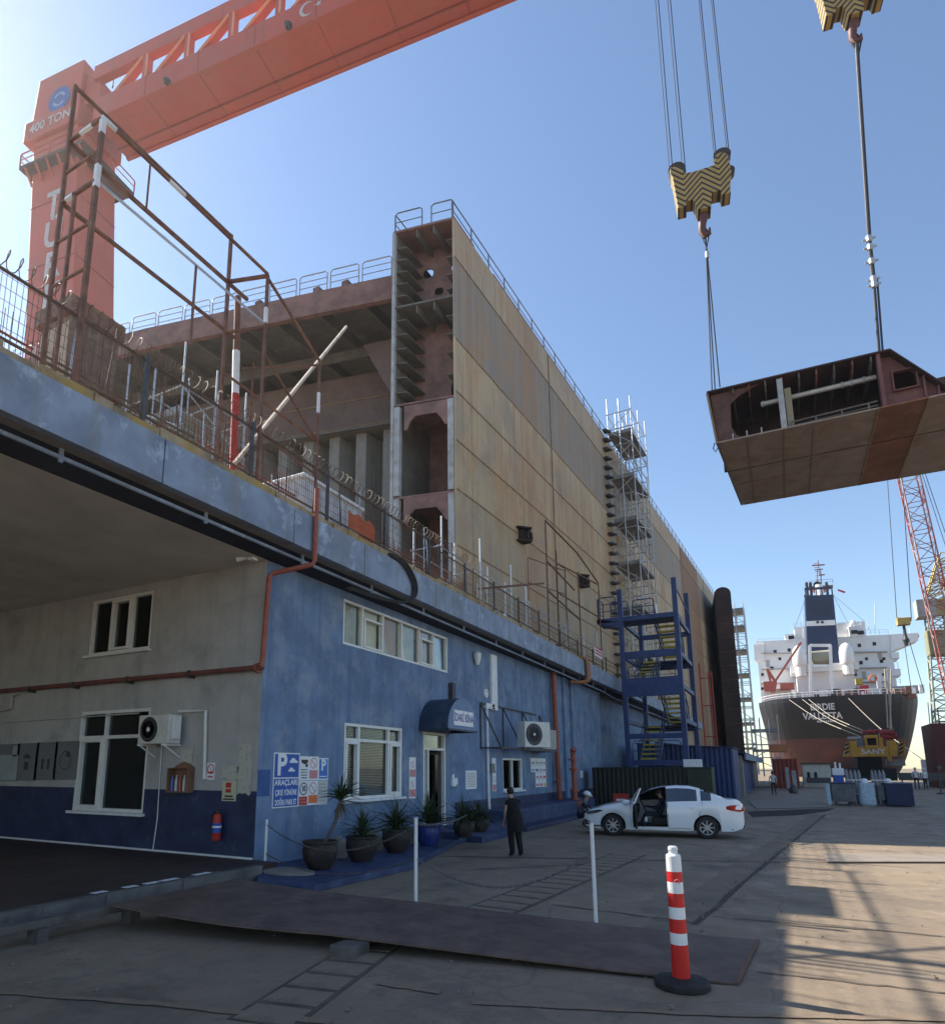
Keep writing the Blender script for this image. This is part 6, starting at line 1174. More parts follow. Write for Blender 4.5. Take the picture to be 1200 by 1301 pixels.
# flexible bollard
bb = onz(866, 1254); bt_ = ony(854, 1074, bb.y+.05).z; T = thing('bollard', 'red and white striped flexible bollard on a round black rubber base', 'bollard', (bb.x, bb.y, 0)); c = V((bb.x, bb.y, 0)); r0 = .078
BR = mat('bollard_red', (.62, .02, .015), .45, var=.1, scale=5, col2=(.4, .05, .04), amt=.4, scale2=6); BW = mat('bollard_white', (.75, .75, .74), .4, var=.06, scale=5)
MB().lathe([(.24, 0), (.25, .012), (.25, .05), (.235, .068), (.13, .078), (.1, .09)], tuple(c), 12).build('rubber_base', RUBBER, T, smooth=True)
z = .085; H_ = bt_
for hgt, m, nm in ((.435, BR, 'red_section'), (.15, BW, 'white_band'), (.185, BR, 'red_band'), (.155, BW, 'white_band'), (.185, BR, 'red_band'), (.15, BW, 'white_band'), (.14, BR, 'red_band'), (.21, BW, 'white_band')):
    k = hgt/1.61*(H_-.085-.09); r1 = r0-.0; f = lambda zz: .082-.014*(zz/H_); MB().lathe([(f(z), z), (f(z+k), z+k)], tuple(c), 24).build(nm, m, T, smooth=True); z += k
MB().lathe([(f(z), z), (f(z)*.9, z+.012), (.042, z+.022), (.042, z+.05), (.047, z+.055), (.044, H_-.01), (.03, H_)], tuple(c), 24).build('cap', BW, T, smooth=True)
T_ = MB(); zz = z-.165-.06; T_.path([(c.x+.03+.022*math.cos(t), c.y-.078, z-.23+.022*math.sin(t)) for t in [4.6*k/10-1 for k in range(11)]], .003, 4); T_.build('round_mark', SIGNPINK, T)
LAST[0].location = (0, 0, 0)
# sagging steel ramp plate
PLM = mat('rusted_ramp_plate', (.12, .08, .062), .6, metal=.15, var=.3, scale=2.2, col2=(.19, .13, .11), amt=.6, scale2=2.6, thr=.56, streak=.5, streakcol=(.07, .045, .042), bump=.3, bscale=14)
P0, P1, P2, P3 = onz(137, 1150, .30), onz(300, 1119, .28), onz(962, 1195, .012), onz(935, 1251, .012)
n = 26; mb = MB(); top = []; 
for i in range(n+1):
    f = i/n; zc = .29*(1-f)**1.25+.02-.0*f; zc = max(.02, zc); sag = -.045*math.sin(math.pi*min(1, f/.42)) if f < .42 else 0
    A_ = P0.lerp(P3, f); B_ = P1.lerp(P2, f); row = []
    for j in range(5): q = A_.lerp(B_, j/4); q.z = max(.018, zc+sag*(1-j/8)); row.append(q)
    top.append(row)
for i in range(n):
    for j in range(4): mb.quad(top[i][j], top[i+1][j], top[i+1][j+1], top[i][j+1])
d_ = V((0, 0, .016)); o = len(mb.v)
for i in range(n):
    for j in range(4): mb.quad(top[i][j+1]-d_, top[i+1][j+1]-d_, top[i+1][j]-d_, top[i][j]-d_)
for i in range(n): mb.quad(top[i][0]-d_, top[i+1][0]-d_, top[i+1][0], top[i][0]); mb.quad(top[i][4], top[i+1][4], top[i+1][4]-d_, top[i][4]-d_)
for i in (0, n):
    for j in range(4): mb.quad(top[i][j]-d_, top[i][j+1]-d_, top[i][j+1], top[i][j])
T = thing('ramp_plate', 'long dark rusted steel plate sloping from the carport floor to the yard', 'steel plate', tuple(P3)); mb.build('plate', PLM, T)
mb = MB(); mb.bar(top[n][0]+V((0,0,.003)), top[n][4]+V((0,0,.003)), .04, .012); mb.build('worn_edge', RUST, T)
p = onz(433, 1218); MB().box(p.x-.14, p.y-.02, 0, p.x+.14, p.y+.35, .125).build('support_block', WOOD, bevel=.012); tag(LAST[0], 'short timber block propping the middle of the long steel plate', 'block')
# thin steel sheets lying on the yard
for pts, lab in ((((1046, 1086), (1215, 1088), (1215, 1097), (1050, 1097)), 'thin steel sheet lying flat on the sunlit paving at the right'), (((950, 1018), (1020, 1012), (1056, 1026), (960, 1028)), 'low steel sheet lying across the far trench edge')):
    P = [onz(x, y) for x, y in pts]; MB().prism([V((p.x, p.y, .02)) for p in P], (0, 0, .02)).build('steel_sheet', mat('dusty_steel_sheet', (.24, .20, .165), .8, var=.2, scale=1.5, col2=(.17, .13, .10), amt=.6, scale2=1.5)); tag(LAST[0], lab, 'steel sheet')
P = [onz(x, y) for x, y in ((948, 1031), (1060, 1027), (1050, 1031), (1010, 1036), (955, 1038))]; MB().prism([V((p.x, p.y, .005)) for p in P], (0, 0, .004)).build('trench', mat('dark_trench', (.01, .01, .01), .9)); tag(LAST[0], kind='structure')
# ================= CAR =================
def car():
    C0 = V((-4.73, 20.61, 0)); C1 = V((-2.23, 20.96, 0)); d = (C1-C0).normalized(); ang = math.atan2(d.y, d.x)
    # local: x back from the nose, y to the far side (left side of the car is y<0, nearest the camera), z up
    WB = 2.62; fx = .90; hwid = .87
    mid = (C0+C1)/2; org = mid - d*(fx+WB/2) + V((-d.y, d.x, 0))*(hwid-.02)
    T = thing('parked_car', 'white four door saloon with its front left door wide open in the shaded yard', 'car', tuple(org), ang)
    CP = mat('white_car_paint', (.80, .82, .84), .22, var=.02, scale=1, spec=.6); CP.node_tree.nodes['Principled BSDF'].inputs['Coat Weight'].default_value = .6
    PLK = mat('black_plastic', (.018, .018, .02), .6); SEAT = mat('dark_seat', (.02, .02, .022), .8)
    def lerp_tab(tab, x):
        if x <= tab[0][0]: return tab[0][1]
        for (a, b), (c, e) in zip(tab, tab[1:]):
            if x <= c: t = (x-a)/(c-a); t = t*t*(3-2*t) if 0 else t; return b+(e-b)*t
        return tab[-1][1]
    belt = [(0, .52), (.06, .64), (.25, .74), (.6, .84), (1.05, .93), (1.35, .96), (2.4, .985), (3.2, 1.02), (3.9, 1.07), (4.3, 1.075), (4.45, 1.04), (4.52, .96)]
    roof = [(0, .52), (.06, .65), (.25, .76), (.6, .875), (1.05, .965), (1.25, .995), (1.6, 1.18), (2.0, 1.37), (2.3, 1.45), (2.75, 1.485), (3.1, 1.47), (3.5, 1.38), (3.85, 1.22), (4.1, 1.12), (4.3, 1.10), (4.45, 1.06), (4.52, .97)]
    half = [(0, .50), (.05, .60), (.15, .70), (.4, .79), (.8, .85), (1.4, .875), (3.2, .88), (3.9, .86), (4.3, .80), (4.45, .74), (4.52, .66)]
    low = [(0, .34), (.06, .25), (.3, .22), (.5, .20), (4.2, .22), (4.45, .30), (4.52, .42)]
    arches = [(fx, .365), (fx+WB, .365)]
    xs = sorted(set([0, .03, .06, .1, .15, .2, .25, .32, .4, .5]+[round(fx+.37*math.cos(math.pi*k/14), 4) for k in range(15)]+[round(fx+WB+.37*math.cos(math.pi*k/14), 4) for k in range(15)]+[1.35, 1.42, 1.5, 1.6, 1.7, 1.8, 1.9, 2.0, 2.1, 2.2, 2.3, 2.42, 2.46, 2.6, 2.75, 2.9, 3.0, 3.1, 3.2, 3.3, 3.36, 3.4, 3.5, 3.6, 3.7, 3.85, 3.95, 4.0, 4.1, 4.2, 4.3, 4.38, 4.45, 4.49, 4.52]))
    def zlow(x):
        z = lerp_tab(low, x)
        for c, r in arches:
            if abs(x-c) < r+.004: z = max(z, .31+math.sqrt(max(0, r*r-(x-c)**2)))
        return z
    rows = []
    for x in xs:
        zb, zt, zr, w = zlow(x), lerp_tab(belt, x), lerp_tab(roof, x), lerp_tab(half, x)
        zb = min(zb, zt-.08); sec = []
        for f, k in ((0, .965), (.12, .985), (.35, 1.0), (.6, 1.0), (.8, .992), (.93, .975)): sec.append((w*k, zb+(zt-zb)*f))
        g = max(0, zr-zt); yb = w*.955; sec.append((yb, zt))
        tum = .30*min(1, g/.45)*.9
        yr = yb-tum*.75 if g > .06 else yb-.12
        for f in (.08, .5, .92): sec.append((yb-(yb-yr)*f-.006*math.sin(math.pi*f), zt+g*.94*f))
        sec.append((yr-.05, zr-.012)); sec.append((yr*.6, zr+.004)); sec.append((0, zr+.012))
        rows.append([(x, -y, z) for y, z in sec]+[(x, y, z) for y, z in sec[-2::-1]])
    nS = len(rows[0]); half_n = (nS+1)//2
    body, glass_side, door, wind, rear = MB(), MB(), MB(), MB(), MB()
    door_glass = MB(); rdoor_glass = MB()
    dx0, dx1 = 1.42, 2.46
    for i in range(len(xs)-1):
        xa, xb = xs[i], xs[i+1]; xm_ = (xa+xb)/2
        for j in range(nS-1):
            q = [rows[i][j], rows[i+1][j], rows[i+1][j+1], rows[i][j+1]]; s = min(j, nS-2-j); near = j < nS//2
            gz = lerp_tab(roof, xm_)-lerp_tab(belt, xm_); tgt = body
            if s in (7, 8) and gz > .12 and 1.55 < xm_ < 3.66 and not (2.42 <= xm_ <= 2.5) and not (3.3 <= xm_ < 3.4): tgt = glass_side
            if s >= 10 and 1.25 <= xm_ <= 2.0: tgt = wind
            if s >= 9 and 3.4 <= xm_ <= 4.05: tgt = rear
            if near and dx0 <= xm_ <= dx1 and 1 <= s <= 9 and gz > .0:
                tgt = door_glass if tgt is glass_side else door
            elif near and tgt is glass_side: tgt = rdoor_glass
            tgt.add(q, [(0, 1, 2, 3)])
    body.add(rows[0], [tuple(range(nS))]); body.add(rows[-1], [tuple(range(nS))[::-1]])
    def loc(mb, nm, m, par=T, **k): return mb.build(nm, m, par, local=True, **k)
    b = loc(body, 'body', CP, smooth=True)
    bm = bmesh.new(); bm.from_mesh(b.data); bmesh.ops.remove_doubles(bm, verts=bm.verts, dist=.0005); bmesh.ops.recalc_face_normals(bm, faces=bm.faces); bm.to_mesh(b.data); bm.free()
    cg_ = glassmat('car_glass', (.10, .12, .13), .10)
    for gm in (glass_side, rdoor_glass):
        for lo_, hi_ in ((0, 2.45), (2.45, 3.33), (3.33, 9)):
            fs_ = [f for f in gm.f if lo_ <= sum(gm.v[i].x for i in f)/len(f) < hi_]
            if fs_: g2 = MB(); [g2.add([gm.v[i] for i in f], [tuple(range(len(f)))]) for f in fs_]; loc(g2, 'side_window', cg_, b); loc(wind, 'windscreen', cg_, b); loc(rear, 'rear_window', cg_, b)
    # floor, cabin lining, seats, wheel
    loc(MB().box(.3, -.8, .26, 4.2, .8, .30), 'floor', PLK); loc(MB().box(1.25, -.74, .3, 1.36, .74, .93).box(3.55, -.7, .3, 3.62, .7, 1.0), 'firewall', PLK)
    loc(MB().box(1.36, -.70, .62, 1.62, .70, .90), 'dashboard', PLK, bevel=.03)
    for y in (-.38, .38): s_ = loc(MB().box(2.0, y-.25, .32, 2.5, y+.25, .55), 'seat', SEAT, bevel=.05); loc(MB().prism([(2.45, y-.24, .5), (2.62, y-.24, .5), (2.82, y-.2, 1.12), (2.68, y-.2, 1.14)], (0, .44, 0)).box(2.72, y-.13, 1.14, 2.82, y+.13, 1.3), 'backrest', SEAT, s_, bevel=.03)
    loc(MB().box(3.0, -.6, .32, 3.5, .6, .58).prism([(3.4, -.6, .5), (3.52, -.6, .5), (3.66, -.6, 1.1), (3.56, -.6, 1.1)], (0, 1.2, 0)), 'rear_seat', SEAT, bevel=.04)
    M = Matrix.Translation((1.78, -.38, .88)) @ Matrix.Rotation(math.radians(65), 4, 'Y'); mb = MB(); mb.path([(.18*math.cos(t), .18*math.sin(t), 0) for t in [2*math.pi*k/20 for k in range(20)]], .015, 6, closed=True); mb.bar((-.17, 0, 0), (.17, 0, 0), .03).bar((0, -.17, 0), (0, .17, 0), .03); mb.xf(M); loc(mb, 'steering_wheel', PLK)
    # door leaf, swung open about its front edge
    Md = Matrix.Translation((dx0, -.86, 0)) @ Matrix.Rotation(math.radians(-82), 4, 'Z') @ Matrix.Translation((-dx0, .86, 0))
    dd = loc(door.xf(Md), 'front_door', CP, smooth=True)
    loc(door_glass.xf(Md), 'window', cg_, dd)
    mb = MB(); mb.box(dx0+.03, -.80, .30, dx1-.03, -.76, .93); mb.box(dx0+.2, -.76, .62, dx1-.15, -.70, .68); mb.xf(Md); loc(mb, 'door_lining', PLK, dd)
    mb = MB(); mb.path([(1.52, -.83, 1.0), (1.85, -.74, 1.22), (2.1, -.66, 1.37), (2.4, -.62, 1.425)], .018, 6); mb.path([(2.44, -.63, 1.42), (2.45, -.82, 1.0)], .02, 6); mb.xf(Md); loc(mb, 'window_rim', CP, dd)
    mb = MB(); mb.lathe([(.02, -.12), (.09, -.08), (.10, .04), (.04, .10)], (0, 0, 0), 12); mb.xf(Md @ Matrix.Translation((1.58, -.98, 1.0)) @ Matrix.Rotation(math.radians(90), 4, 'X') @ Matrix.Diagonal((.7, .8, 1, 1))); loc(mb, 'wing_mirror', CP, dd, smooth=True)
    loc(MB().box(1.5, .87, .98, 1.62, 1.06, 1.12), 'wing_mirror', CP, bevel=.03)
    # shut lines, handles, sill, arches
    def sidepts(x, z): 
        zb, zt, w = lerp_tab(low, x), lerp_tab(belt, x), lerp_tab(half, x); f = (z-zb)/(zt-zb); k = 1.0 if .3 < f < .65 else .985; return w*k
    mb = MB()
    for (x, z0, z1) in ((2.48, .28, 1.0), (3.32, .62, 1.04)): 
        P = [(x+(0 if x < 3 else .12*math.sin((z-.62)*3)), -sidepts(x, z)-.0035, z) for z in [z0+(z1-z0)*k/8 for k in range(9)]]; mb.path(P, .005, 4)
    mb.path([(x, -sidepts(x, .27)-.002, .27) for x in (2.48, 2.9, 3.1)], .005, 4); loc(mb, 'shut_line', PLK, b)
    loc(MB().box(3.04, -.905, .86, 3.22, -.872, .885), 'door_handle', CP, b, bevel=.008)
    for y in (-1, 1): loc(MB().prism([(1.35, y*.80, .19), (3.05, y*.80, .19), (3.05, y*.855, .235), (1.35, y*.855, .235)], (0, 0, .05)), 'sill', CP, b)
    loc(MB().prism([(4.0, -.7, .22), (4.42, -.66, .26), (4.54, -.55, .36), (4.54, .55, .36), (4.42, .66, .26), (4.0, .7, .22)], (0, 0, .10)), 'rear_diffuser', PLK, b)
    for wx in (fx, fx+WB):
        for sy in (-1, 1):
            y = sy*.76; R = .315
            tm = MB(); prof = [(R*.66, -.105), (R*.93, -.10), (R, -.07), (R, .07), (R*.93, .10), (R*.66, .105)]; tm.lathe(prof, (wx, y, R), 36, 'y', caps=False); w_ = loc(tm, 'wheel', RUBBER, smooth=True)
            rm = MB(); rm.lathe([(R*.66, -.10), (R*.60, -.085), (R*.60, .085), (R*.66, .10)], (wx, y, R), 30, 'y', caps=False); loc(rm, 'rim', mat('alloy_rim', (.35, .36, .38), .35, metal=.7), w_, smooth=True)
            sp = MB(); yo = y+sy*.07
            for k in range(8):
                a = 2*math.pi*k/8; sp.bar((wx, yo, R), (wx+math.cos(a)*R*.62, yo, R+math.sin(a)*R*.62), .045 if k % 2 else .03, .02, upv=(0, 1, 0))
            sp.lathe([(.07, -.012), (.07, .012)], (wx, yo+sy*.005, R), 14, 'y'); loc(sp, 'spokes', mat('alloy_rim', (.35,)*3), w_)
            loc(MB().lathe([(R*.6, -.02), (R*.6, .02)], (wx, y, R), 20, 'y'), 'brake_disc', PLK, w_)
            ah = MB(); n = 16; 
            for k in range(n):
                a0_, a1_ = math.pi*k/n, math.pi*(k+1)/n; r2 = .37; ah.quad((wx+r2*math.cos(a0_), sy*.84, .31+r2*math.sin(a0_)), (wx+r2*math.cos(a1_), sy*.84, .31+r2*math.sin(a1_)), (wx+r2*math.cos(a1_), sy*.45, .31+r2*math.sin(a1_)), (wx+r2*math.cos(a0_), sy*.45, .31+r2*math.sin(a0_)))
            ah.box(wx-.36, sy*.44, .2, wx+.36, sy*.46, .68); loc(ah, 'wheel_housing', PLK, b)
    # lamps
    LR = mat('red_lamp', (.45, .02, .012), .15, var=.05); LC = mat('clear_lamp', (.5, .55, .6), .1, var=.1); 
    for sy in (-1, 1):
        P = [(4.02, .80, .84), (4.2, .815, .80), (4.4, .79, .78), (4.5, .69, .80), (4.515, .60, .86), (4.49, .62, .95), (4.38, .765, .965), (4.2, .82, .955), (4.06, .83, .92)]
        mb = MB(); A = [V((p[0]+.03, sy*(p[1]+.028), p[2])) for p in P]; Bk = [V((p[0]-.08, sy*(p[1]-.1), p[2])) for p in P]; nn = len(A); mb.add(A+Bk, [tuple(range(nn)), tuple(range(nn, 2*nn))[::-1]]+[(i, (i+1) % nn, nn+(i+1) % nn, nn+i) for i in range(nn)]); loc(mb, 'tail_lamp', LR, b)
        P = [(.10, .58, .60), (.16, .72, .61), (.42, .815, .66), (.62, .85, .74), (.5, .835, .76), (.25, .74, .715), (.10, .6, .67)]
        mb = MB(); A = [V((p[0]-.01, sy*(p[1]+.015), p[2])) for p in P]; Bk = [V((p[0]+.08, sy*(p[1]-.1), p[2])) for p in P]; nn = len(A); mb.add(A+Bk, [tuple(range(nn)), tuple(range(nn, 2*nn))[::-1]]+[(i, (i+1) % nn, nn+(i+1) % nn, nn+i) for i in range(nn)]); loc(mb, 'headlamp', mat('smoked_lamp', (.06, .07, .08), .12), b)
        loc(MB().prism([(.02, sy*.45, .3), (.06, sy*.62, .3), (.2, sy*.735, .3), (.2, sy*.735, .42), (.05, sy*.63, .46), (-.005, sy*.5, .42)], (0, 0, .0001)).box(.04, sy*.5, .30, .14, sy*.66, .42), 'fog_surround', PLK, b)
    loc(MB().box(-.012, -.46, .42, .03, .46, .60), 'grille', PLK, b, bevel=.01)
    loc(MB().box(4.505, -.26, .80, 4.535, .26, .91), 'number_plate', SIGNW, b, bevel=.004)
    # rest of the hood slightly raised line
    loc(MB().path([(.35, -.70, .80), (.8, -.76, .885), (1.25, -.78, .955)], .005, 4), 'bonnet_line', PLK, b)
    return T
car()
# ================= PEOPLE =================
SKIN = mat('skin', (.42, .25, .17), .55, var=.05); HAIR = mat('dark_hair', (.012, .009, .008), .55, var=.2)
def figure(name, label, loc, rz, J, R, cols, extra=None, scale=1.0):
    """one continuous skinned body. J joint -> (x,y,z); edges below; cols: function(center)->material index"""
    E = [('pel', 'sp1'), ('sp1', 'sp2'), ('sp2', 'nk'), ('nk', 'hd0'), ('hd0', 'hd1'), ('hd1', 'hd2'), ('pel', 'hl'), ('hl', 'kl'), ('kl', 'al'), ('al', 'tl'), ('pel', 'hr'), ('hr', 'kr'), ('kr', 'ar'), ('ar', 'tr'),
         ('sp2', 'sl'), ('sl', 'el'), ('el', 'wl'), ('sp2', 'sr'), ('sr', 'er'), ('er', 'wr')]
    J = dict(J); R = dict(R)
    for s in 'lr':
        w, e = V(J['w'+s]), V(J['e'+s]); d = (w-e).normalized(); pd = V((d.y, -d.x, .2*d.z+.001)); pd = (pd - d*pd.dot(d)).normalized(); J['p'+s] = tuple(w+d*.055); R['p'+s] = .026; E.append(('w'+s, 'p'+s)); cv = d.cross(pd)
        for k in range(4):
            o = (k-1.5)*.019; L_ = (.060, .070, .065, .05)[k]; a = w+d*.085+pd*o; b = a+d*L_*.6+cv*.010; c = b+d*L_*.5+cv*.022
            for nm, q, r_ in (('fa%s%d' % (s, k), a, .0095), ('fb%s%d' % (s, k), b, .0085), ('fc%s%d' % (s, k), c, .007)): J[nm] = tuple(q); R[nm] = r_
            E += [('p'+s, 'fa%s%d' % (s, k)), ('fa%s%d' % (s, k), 'fb%s%d' % (s, k)), ('fb%s%d' % (s, k), 'fc%s%d' % (s, k))]
        a = w+d*.04+pd*.035; b = a+d*.035+pd*.015+cv*.01; J['ta'+s] = tuple(a); R['ta'+s] = .011; J['tb'+s] = tuple(b); R['tb'+s] = .009; E += [('w'+s, 'ta'+s), ('ta'+s, 'tb'+s)]
    names = list(J); me = bpy.data.meshes.new(name); me.from_pydata([J[n] for n in names], [(names.index(a), names.index(b)) for a, b in E], [])
    o = bpy.data.objects.new(name, me); COL.objects.link(o); sk = o.modifiers.new('s', 'SKIN'); sk.use_smooth_shade = True; o.modifiers.new('ss', 'SUBSURF').levels = 2
    o.modifiers['ss'].render_levels = 2
    for i, n in enumerate(names): r = R.get(n, .05); v = me.skin_vertices[0].data[i]; v.radius = r if isinstance(r, tuple) else (r, r); v.use_root = (n == 'pel')
    bpy.context.view_layer.update(); nm = bpy.data.meshes.new_from_object(o.evaluated_get(bpy.context.evaluated_depsgraph_get())); bpy.data.objects.remove(o)
    T = thing(name, label, 'person', loc, rz)
    ms = [SKIN]+cols[0]; nm.materials.clear()
    for m in ms: nm.materials.append(m)
    for p in nm.polygons: p.material_index = cols[1](p.center, J); p.use_smooth = True
    nm.transform(Matrix.Scale(scale, 4)); b = bpy.data.objects.new('body', nm); COL.objects.link(b); b.parent = T; b['_o'] = (0, 0, 0)
    # face: nose, brow eyes, mouth, ears on the head facing -x in local space unless turned
    return T, b, J
def seg_d(p, a, b):
    a, b = V(a), V(b); d = b-a; t = max(0, min(1, (p-a).dot(d)/max(1e-9, d.length_squared))); return (p-(a+d*t)).length
RAD = dict(pel=(.15, .11), sp1=(.135, .10), sp2=(.15, .105), nk=.052, hd0=.062, hd1=(.078, .092), hd2=(.062, .072), hl=.092, hr=.092, kl=.060, kr=.060, al=.040, ar=.040, tl=(.040, .026), tr=(.040, .026), sl=.058, sr=.058, el=.040, er=.040, wl=.026, wr=.026)
def head_parts(T, J, sc, face, hairm, helmet=None, longhair=False):
    c = (V(J['hd1'])+V(J['hd2']))/2; f = V(face).normalized(); up_ = (V(J['hd2'])-V(J['hd0'])).normalized(); s = f.cross(up_).normalized()
    def Mh(p, r): return MB().add(*ico(p, r))
    def ico(p, r):
        bm = bmesh.new(); bmesh.ops.create_icosphere(bm, subdivisions=2, radius=1); vs = [V(p)+s*v.co.x*r[0]+f*v.co.y*r[1]+up_*v.co.z*r[2] for v in bm.verts]; fs = [tuple(v.index for v in q.verts) for q in bm.faces]; bm.free(); return vs, fs
    c0 = V(J['hd1']); sm = lambda p: [tuple(x*sc for x in p)]
    fcs = MB()
    for p, r in ((c0+f*.098-up_*.008, (.011, .016, .018)), (c0+s*.085-up_*.0, (.01, .022, .03)), (c0-s*.085, (.01, .022, .03))): vs, fs = ico(p, r); fcs.add(vs, fs)
    fcs.v = [p*sc for p in fcs.v]; fcs.build('nose_and_ears', SKIN, T, smooth=True, local=True)
    ey = MB()
    for k in (-1, 1): vs, fs = ico(c0+f*.088+s*.03*k+up_*.018, (.011, .008, .006)); ey.add(vs, fs)
    vs, fs = ico(c0+f*.086-up_*.045, (.022, .006, .005)); ey.add(vs, fs); ey.v = [p*sc for p in ey.v]; ey.build('eyes_and_mouth', HAIR, T, smooth=True, local=True)
    if helmet:
        hb = MB(); vs, fs = ico(V(J['hd2'])-up_*.005+f*.005, (.108, .128, .10)); base = V(J['hd2']).dot(up_)-.03
        vs = [v if v.dot(up_) > base else v+up_*(base-v.dot(up_)) for v in vs]; hb.add(vs, fs); n = 20; rim = [V(J['hd2'])-up_*.03+f*.02+(s*math.cos(t)*.122+f*math.sin(t)*.155) for t in [2*math.pi*k/n for k in range(n)]]; hb.prism(rim, up_*.012); hb.v = [p*sc for p in hb.v]; hb.build('helmet', helmet, T, smooth=True, local=True)
    else:
        hh = MB(); vs, fs = ico(c-f*.022+up_*.022, (.096, .103, .112)); hh.add(vs, fs)
        if longhair: vs, fs = ico(c-f*.062-up_*.12, (.055, .05, .13)); hh.add(vs, fs); vs, fs = ico(c-f*.02+up_*.12, (.05, .05, .04)); hh.add(vs, fs)
        hh.v = [p*sc for p in hh.v]; hh.build('hair', hairm, T, smooth=True, local=True)
# woman by the hatch: stands with her weight on one leg, back to the yard, arm forward-down
BLK = mat('black_jersey', (.004, .004, .005), .85, var=.2, scale=8, bump=.2); SHOE = mat('dark_shoe', (.03, .028, .02), .6)
pw = onz(655, 1088); ht = (ony(652, 999, pw.y).z)
Jw = dict(pel=(0, 0, .95), sp1=(.01, 0, 1.12), sp2=(-.09, 0, 1.31), nk=(-.16, 0, 1.43), hd0=(-.19, 0, 1.48), hd1=(-.215, 0, 1.55), hd2=(-.215, 0, 1.615), hl=(0, -.085, .90), kl=(-.07, -.09, .50), al=(.02, -.10, .085), tl=(-.13, -.11, .03), hr=(.01, .085, .90), kr=(.0, .09, .49), ar=(.10, .10, .085), tr=(-.04, .12, .03),
          sl=(-.10, -.165, 1.35), el=(-.13, -.20, 1.09), wl=(-.25, -.17, .86), sr=(-.10, .165, 1.35), er=(-.17, .20, 1.11), wr=(-.36, .12, 1.02))
Rw = dict(RAD); Rw.update(pel=(.175, .15), sp1=(.14, .125), sp2=(.14, .115), hl=.115, hr=.115, sl=.052, sr=.052, el=.037, er=.037, kl=.088, kr=.088, al=.068, ar=.068)
def cw(p, J):
    if p.z > 1.44: return 0
    for s in 'lr':
        if min(seg_d(p, J['e'+s], J['w'+s]), seg_d(p, J['w'+s], V(J['w'+s])+(V(J['w'+s])-V(J['e'+s])).normalized()*.2)) < .06 and abs(p.y) > .14: return 0
        if seg_d(p, J['s'+s], J['e'+s]) < .055 and p.z < 1.26 and abs(p.y) > .15: return 0
    return 2 if p.z < .07 else 1
sc = ht/1.73
T, b, J = figure('person', 'woman in black sleeveless top and trousers standing before the hatch window', (pw.x, pw.y, 0), math.radians(-38), Jw, Rw, ([BLK, SHOE], cw), scale=sc)
head_parts(T, J, sc, (-1, -.1, -.25), HAIR, longhair=False)
mb = MB(); n = 18; tun = [(.0, 1.30, .125, .165), (.0, 1.15, .135, .17), (.0, .98, .165, .20), (.01, .80, .19, .215), (.02, .62, .20, .22)]    # loose tunic
for i in range(4):
    for k in range(n):
        q4 = []
        for (ii, kk) in ((i, k), (i, k+1), (i+1, k+1), (i+1, k)):
            ox, zz, rx_, ry_ = tun[ii]; t = 2*math.pi*kk/n; w_ = 1+.05*math.sin(t*5+ii)*ii/3; lx = -.085*max(0, (zz-.95)/.35); q4.append(((lx+ox+rx_*w_*math.cos(t))*sc, ry_*w_*math.sin(t)*sc, (zz+.012*math.sin(3*t))*sc))
        mb.quad(*q4)
for k in range(0):
    a, b_ = 2*math.pi*k/n, 2*math.pi*(k+1)/n; mb.quad(((.17*math.cos(a))*sc, .20*math.sin(a)*sc, .84*sc), ((.17*math.cos(b_))*sc, .20*math.sin(b_)*sc, .84*sc), ((.14*math.cos(b_)+.005)*sc, .165*math.sin(b_)*sc, 1.05*sc), ((.14*math.cos(a)+.005)*sc, .165*math.sin(a)*sc, 1.05*sc))
mb.build('tunic', BLK, T, local=True, smooth=True)
# crouching worker by the nose of the car
GREYS = mat('grey_overall', (.10, .10, .12), .85, var=.15); NAVY = mat('navy_trousers', (.012, .014, .03), .85); ORJ = mat('orange_red_vest', (.5, .08, .03), .7)
Jc = dict(pel=(0, 0, .34), sp1=(.06, 0, .50), sp2=(.16, 0, .68), nk=(.22, 0, .80), hd0=(.25, 0, .86), hd1=(.275, 0, .93), hd2=(.27, 0, 1.0), hl=(.0, -.10, .33), kl=(.36, -.20, .50), al=(.12, -.18, .09), tl=(.30, -.20, .03), hr=(.0, .10, .33), kr=(.40, .16, .46), ar=(.18, .16, .09), tr=(.34, .18, .03),
          sl=(.17, -.18, .70), el=(.32, -.24, .52), wl=(.52, -.14, .50), sr=(.17, .18, .70), er=(.34, .22, .54), wr=(.54, .08, .54))
def cc(p, J):
    if p.z > .79: return 0
    for s in 'lr':
        if p.x > .44 and p.z > .42 and seg_d(p, J['w'+s], V(J['w'+s])+(V(J['w'+s])-V(J['e'+s])).normalized()*.2) < .06: return 0
        if seg_d(p, J['e'+s], J['w'+s]) < .055: return 1
    return 3 if p.z < .07 else (1 if p.x > .02+0 and p.z > .42 and seg_d(p, J['sp1'], J['nk']) < .2 else 2)
pc = onz(741, 1050)
T, b, J = figure('person', 'worker in a white helmet and grey top crouching at the front of the white car', (pc.x-.1, pc.y-.1, 0), math.radians(5), Jc, RAD, ([GREYS, NAVY, SHOE], cc), scale=1.12)
head_parts(T, J, 1.12, (1, -.1, -.35), HAIR, helmet=WHITEP)
